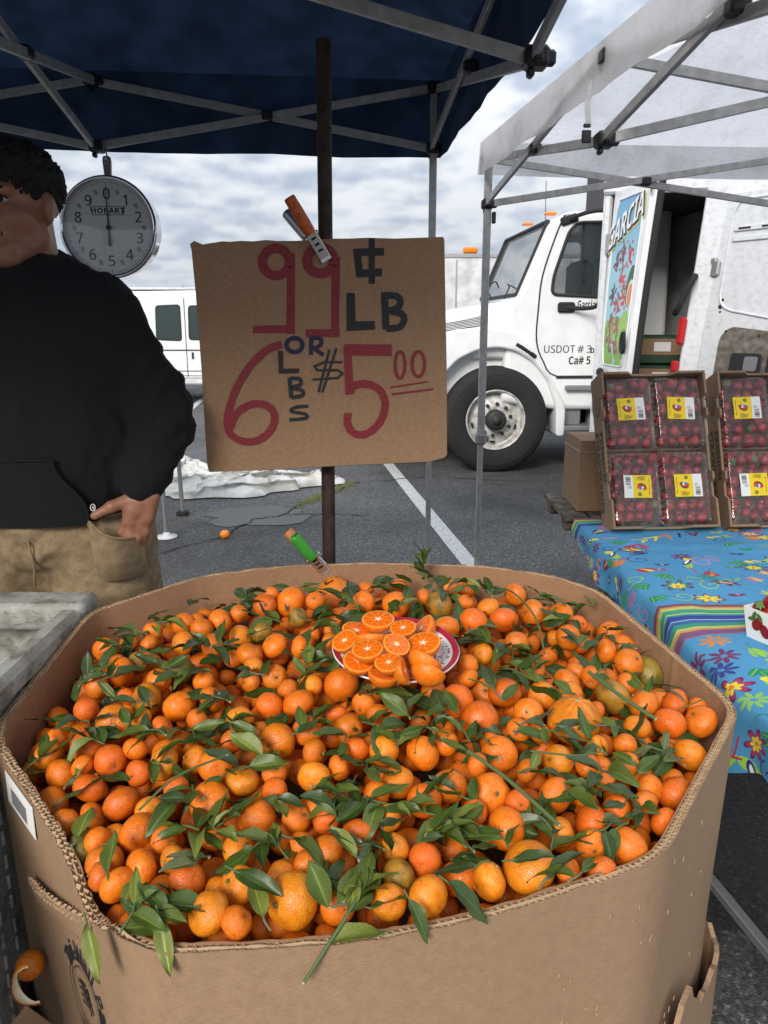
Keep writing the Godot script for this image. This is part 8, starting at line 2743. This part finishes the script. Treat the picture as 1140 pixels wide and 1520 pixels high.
	obj("eyelet", ey, M.chrome, hoodie)
	# shorts
	var sh := [
		["e", Vector3(-0.805, 0.985, Z + 0.005), Vector3(0.225, 0.13, 0.150), Basis()],
		["c", Vector3(-0.69, 0.93, Z + 0.005), Vector3(-0.672, 0.60, Z), 0.132, 0.125],
		["c", Vector3(-0.92, 0.93, Z + 0.005), Vector3(-0.938, 0.60, Z), 0.132, 0.125],
		["c", Vector3(-0.60, 1.0, Z + 0.04), Vector3(-0.61, 0.93, Z + 0.05), 0.052, 0.045],
	]
	var crease := func(p: Vector3) -> float:
		var ax := p.x + 0.805
		return 0.008 * nz.get_noise_3d(p.x * 1.2, p.y * 1.6, p.z * 1.2) + 0.006 * sin(p.y * 70.0 - absf(ax) * 55.0 + 4.0 * nz.get_noise_3d(p.x, p.y, p.z)) * smoothstep(0.86, 0.95, p.y) * exp(-ax * ax / 0.012) + 0.003 * sin(p.y * 45.0 + p.x * 30.0)
	var shorts := obj("shorts", body_mesh(sh, 0.0115, 0.03, crease), M.khaki, t)
	var pf := []
	for i in 9:
		var row := []
		for j in 9:
			var u := j / 8.0
			var top_y := lerpf(1.035, 0.985, u) - 0.012 * sin(PI * u)
			row.append(Vector3(lerpf(-0.652, -0.556, u), lerpf(0.885, top_y, i / 8.0), Z + lerpf(0.163, 0.112, u * u) + 0.012 * sin(PI * u) + 0.004 * i / 8.0 - 0.035 * pow(1.0 - i / 8.0, 3.0) - 0.02 * pow(u, 6.0)))
		pf.append(row)
	var pfm := MB.new()
	pfm.patch(pf, 1)
	obj("pocket_front", pfm, M.khaki, shorts)
	var sm := MB.new()
	sm.tube(pf[8], 0.0035, 6)
	sm.tube(smooth_line([Vector3(-0.655, 1.03, Z + 0.165), Vector3(-0.632, 0.985, Z + 0.160), Vector3(-0.592, 0.955, Z + 0.128), Vector3(-0.565, 0.945, Z + 0.09)], 6), 0.0028, 6)
	sm.tube(smooth_line([Vector3(-0.80, 1.02, Z + 0.158), Vector3(-0.79, 0.93, Z + 0.154), Vector3(-0.805, 0.87, Z + 0.13)], 6), 0.0025, 6)
	sm.tube(smooth_line([Vector3(-0.565, 0.83, Z + 0.07), Vector3(-0.60, 0.822, Z + 0.108), Vector3(-0.63, 0.818, Z + 0.122)], 5), 0.003, 6)
	obj("pocket_seam", sm, M.khaki, shorts)
	for s in [-1, 1]:
		var sx = -0.805 + s * 0.14
		obj("shoe", body_mesh([["c", Vector3(sx, 0.05, Z - 0.05), Vector3(sx + s * 0.02, 0.042, Z + 0.15), 0.048, 0.040], ["c", Vector3(sx, 0.08, Z - 0.03), Vector3(sx, 0.06, Z + 0.03), 0.052, 0.05]], 0.010, 0.03), M.shoe, t)

# ------------------------------------------------------------------ things on the asphalt behind the seller
func tarp():
	var mb := MB.new()
	var n := FastNoiseLite.new()
	n.seed = 19; n.frequency = 1.1; n.fractal_octaves = 4; n.noise_type = FastNoiseLite.TYPE_SIMPLEX
	var rg := FastNoiseLite.new()
	rg.seed = 5; rg.frequency = 1.5; rg.fractal_type = FastNoiseLite.FRACTAL_RIDGED; rg.fractal_octaves = 3
	var rows := []
	for i in 100:
		var row := []
		for j in 160:
			var u := j / 159.0 * 2.0 - 1.0
			var v := i / 99.0 * 2.0 - 1.0
			var a := atan2(v, u)
			var q := minf(1.0, sqrt(u * u + v * v))
			# square grid pulled to an irregular outline
			var m := maxf(absf(u), absf(v))
			var k := m / maxf(sqrt(u * u + v * v), 1e-4)
			var rad := 1.0 + 0.14 * sin(a * 3.0 + 1.0) + 0.10 * sin(a * 5.0) + 0.05 * sin(a * 11.0)
			var x := -1.75 + u * k * rad * 1.12
			var z := -7.0 - v * k * rad * 0.62
			if x < -1.6: z -= 0.9 * smoothstep(-1.6, -2.6, x)
			var edge := 1.0 - pow(m, 5.0)
			# long soft folds, pinched into sharp creases, crossing one another
			var wx := x + 0.35 * n.get_noise_2d(x * 0.7, z * 0.7)
			var wz := z + 0.25 * n.get_noise_2d(x * 0.8 + 9.0, z * 0.8)
			var f1 := pow(1.0 - absf(sin(wz * 9.0 + wx * 2.2)), 1.6)
			var f2 := pow(1.0 - absf(sin(wx * 5.5 - wz * 6.0 + 1.0)), 2.2)
			var f3 := pow(1.0 - absf(sin(wx * 13.0 + wz * 11.0 + 2.0)), 2.0)
			var y := 0.012 + edge * (0.035 + 0.06 * f1 + 0.05 * f2 + 0.035 * f3 + 0.03 * n.get_noise_2d(x, z)) + 0.03 * (1.0 - pow(m, 24.0))
			y += edge * 0.18 * smoothstep(-1.7, -2.6, x)
			row.append(Vector3(x + 0.05 * n.get_noise_2d(z * 3.0, x * 3.0) + 0.10 * f2 * edge, y, z + 0.13 * f1 * edge))
		rows.append(row)
	mb.patch(rows, 1)
	var o := obj("crumpled_tarp", mb, M.tarp)
	tag(o, "crumpled white tarpaulin dumped on the asphalt behind the sign", "tarpaulin")

func side_table():
	var t := thing("folding_table", "folding table with steel legs behind the seller", "table")
	var top := MB.new()
	top.box(Vector3(-2.05, 0.72, -5.5), Vector3(1.1, 0.03, 0.9), 0.006)
	obj("tabletop", top, M.box_white, t)
	for q in [[-1.575, -5.875, false], [-1.525, -5.228, true], [-2.55, -5.875, false], [-2.55, -5.228, true]]:
		var m := MB.new()
		m.tube([Vector3(q[0], 0.01, q[1]), Vector3(q[0] - 0.01, 0.705, q[1])], 0.0165, 10)
		var l := obj("leg", m, M.steel_plate, t)
		var f := MB.new()
		if q[2]: f.lathe([Vector2(0.0, 0.003), Vector2(0.075, 0.003), Vector2(0.075, 0.012), Vector2(0.025, 0.02), Vector2(0.02, 0.04), Vector2(0.0, 0.04)], 22, Transform3D(Basis(), Vector3(q[0], 0, q[1])))
		else: f.box(Vector3(q[0], 0.02, q[1]), Vector3(0.09, 0.035, 0.07), 0.008)
		obj("foot", f, M.box_white if q[2] else M.rubber_black, l)
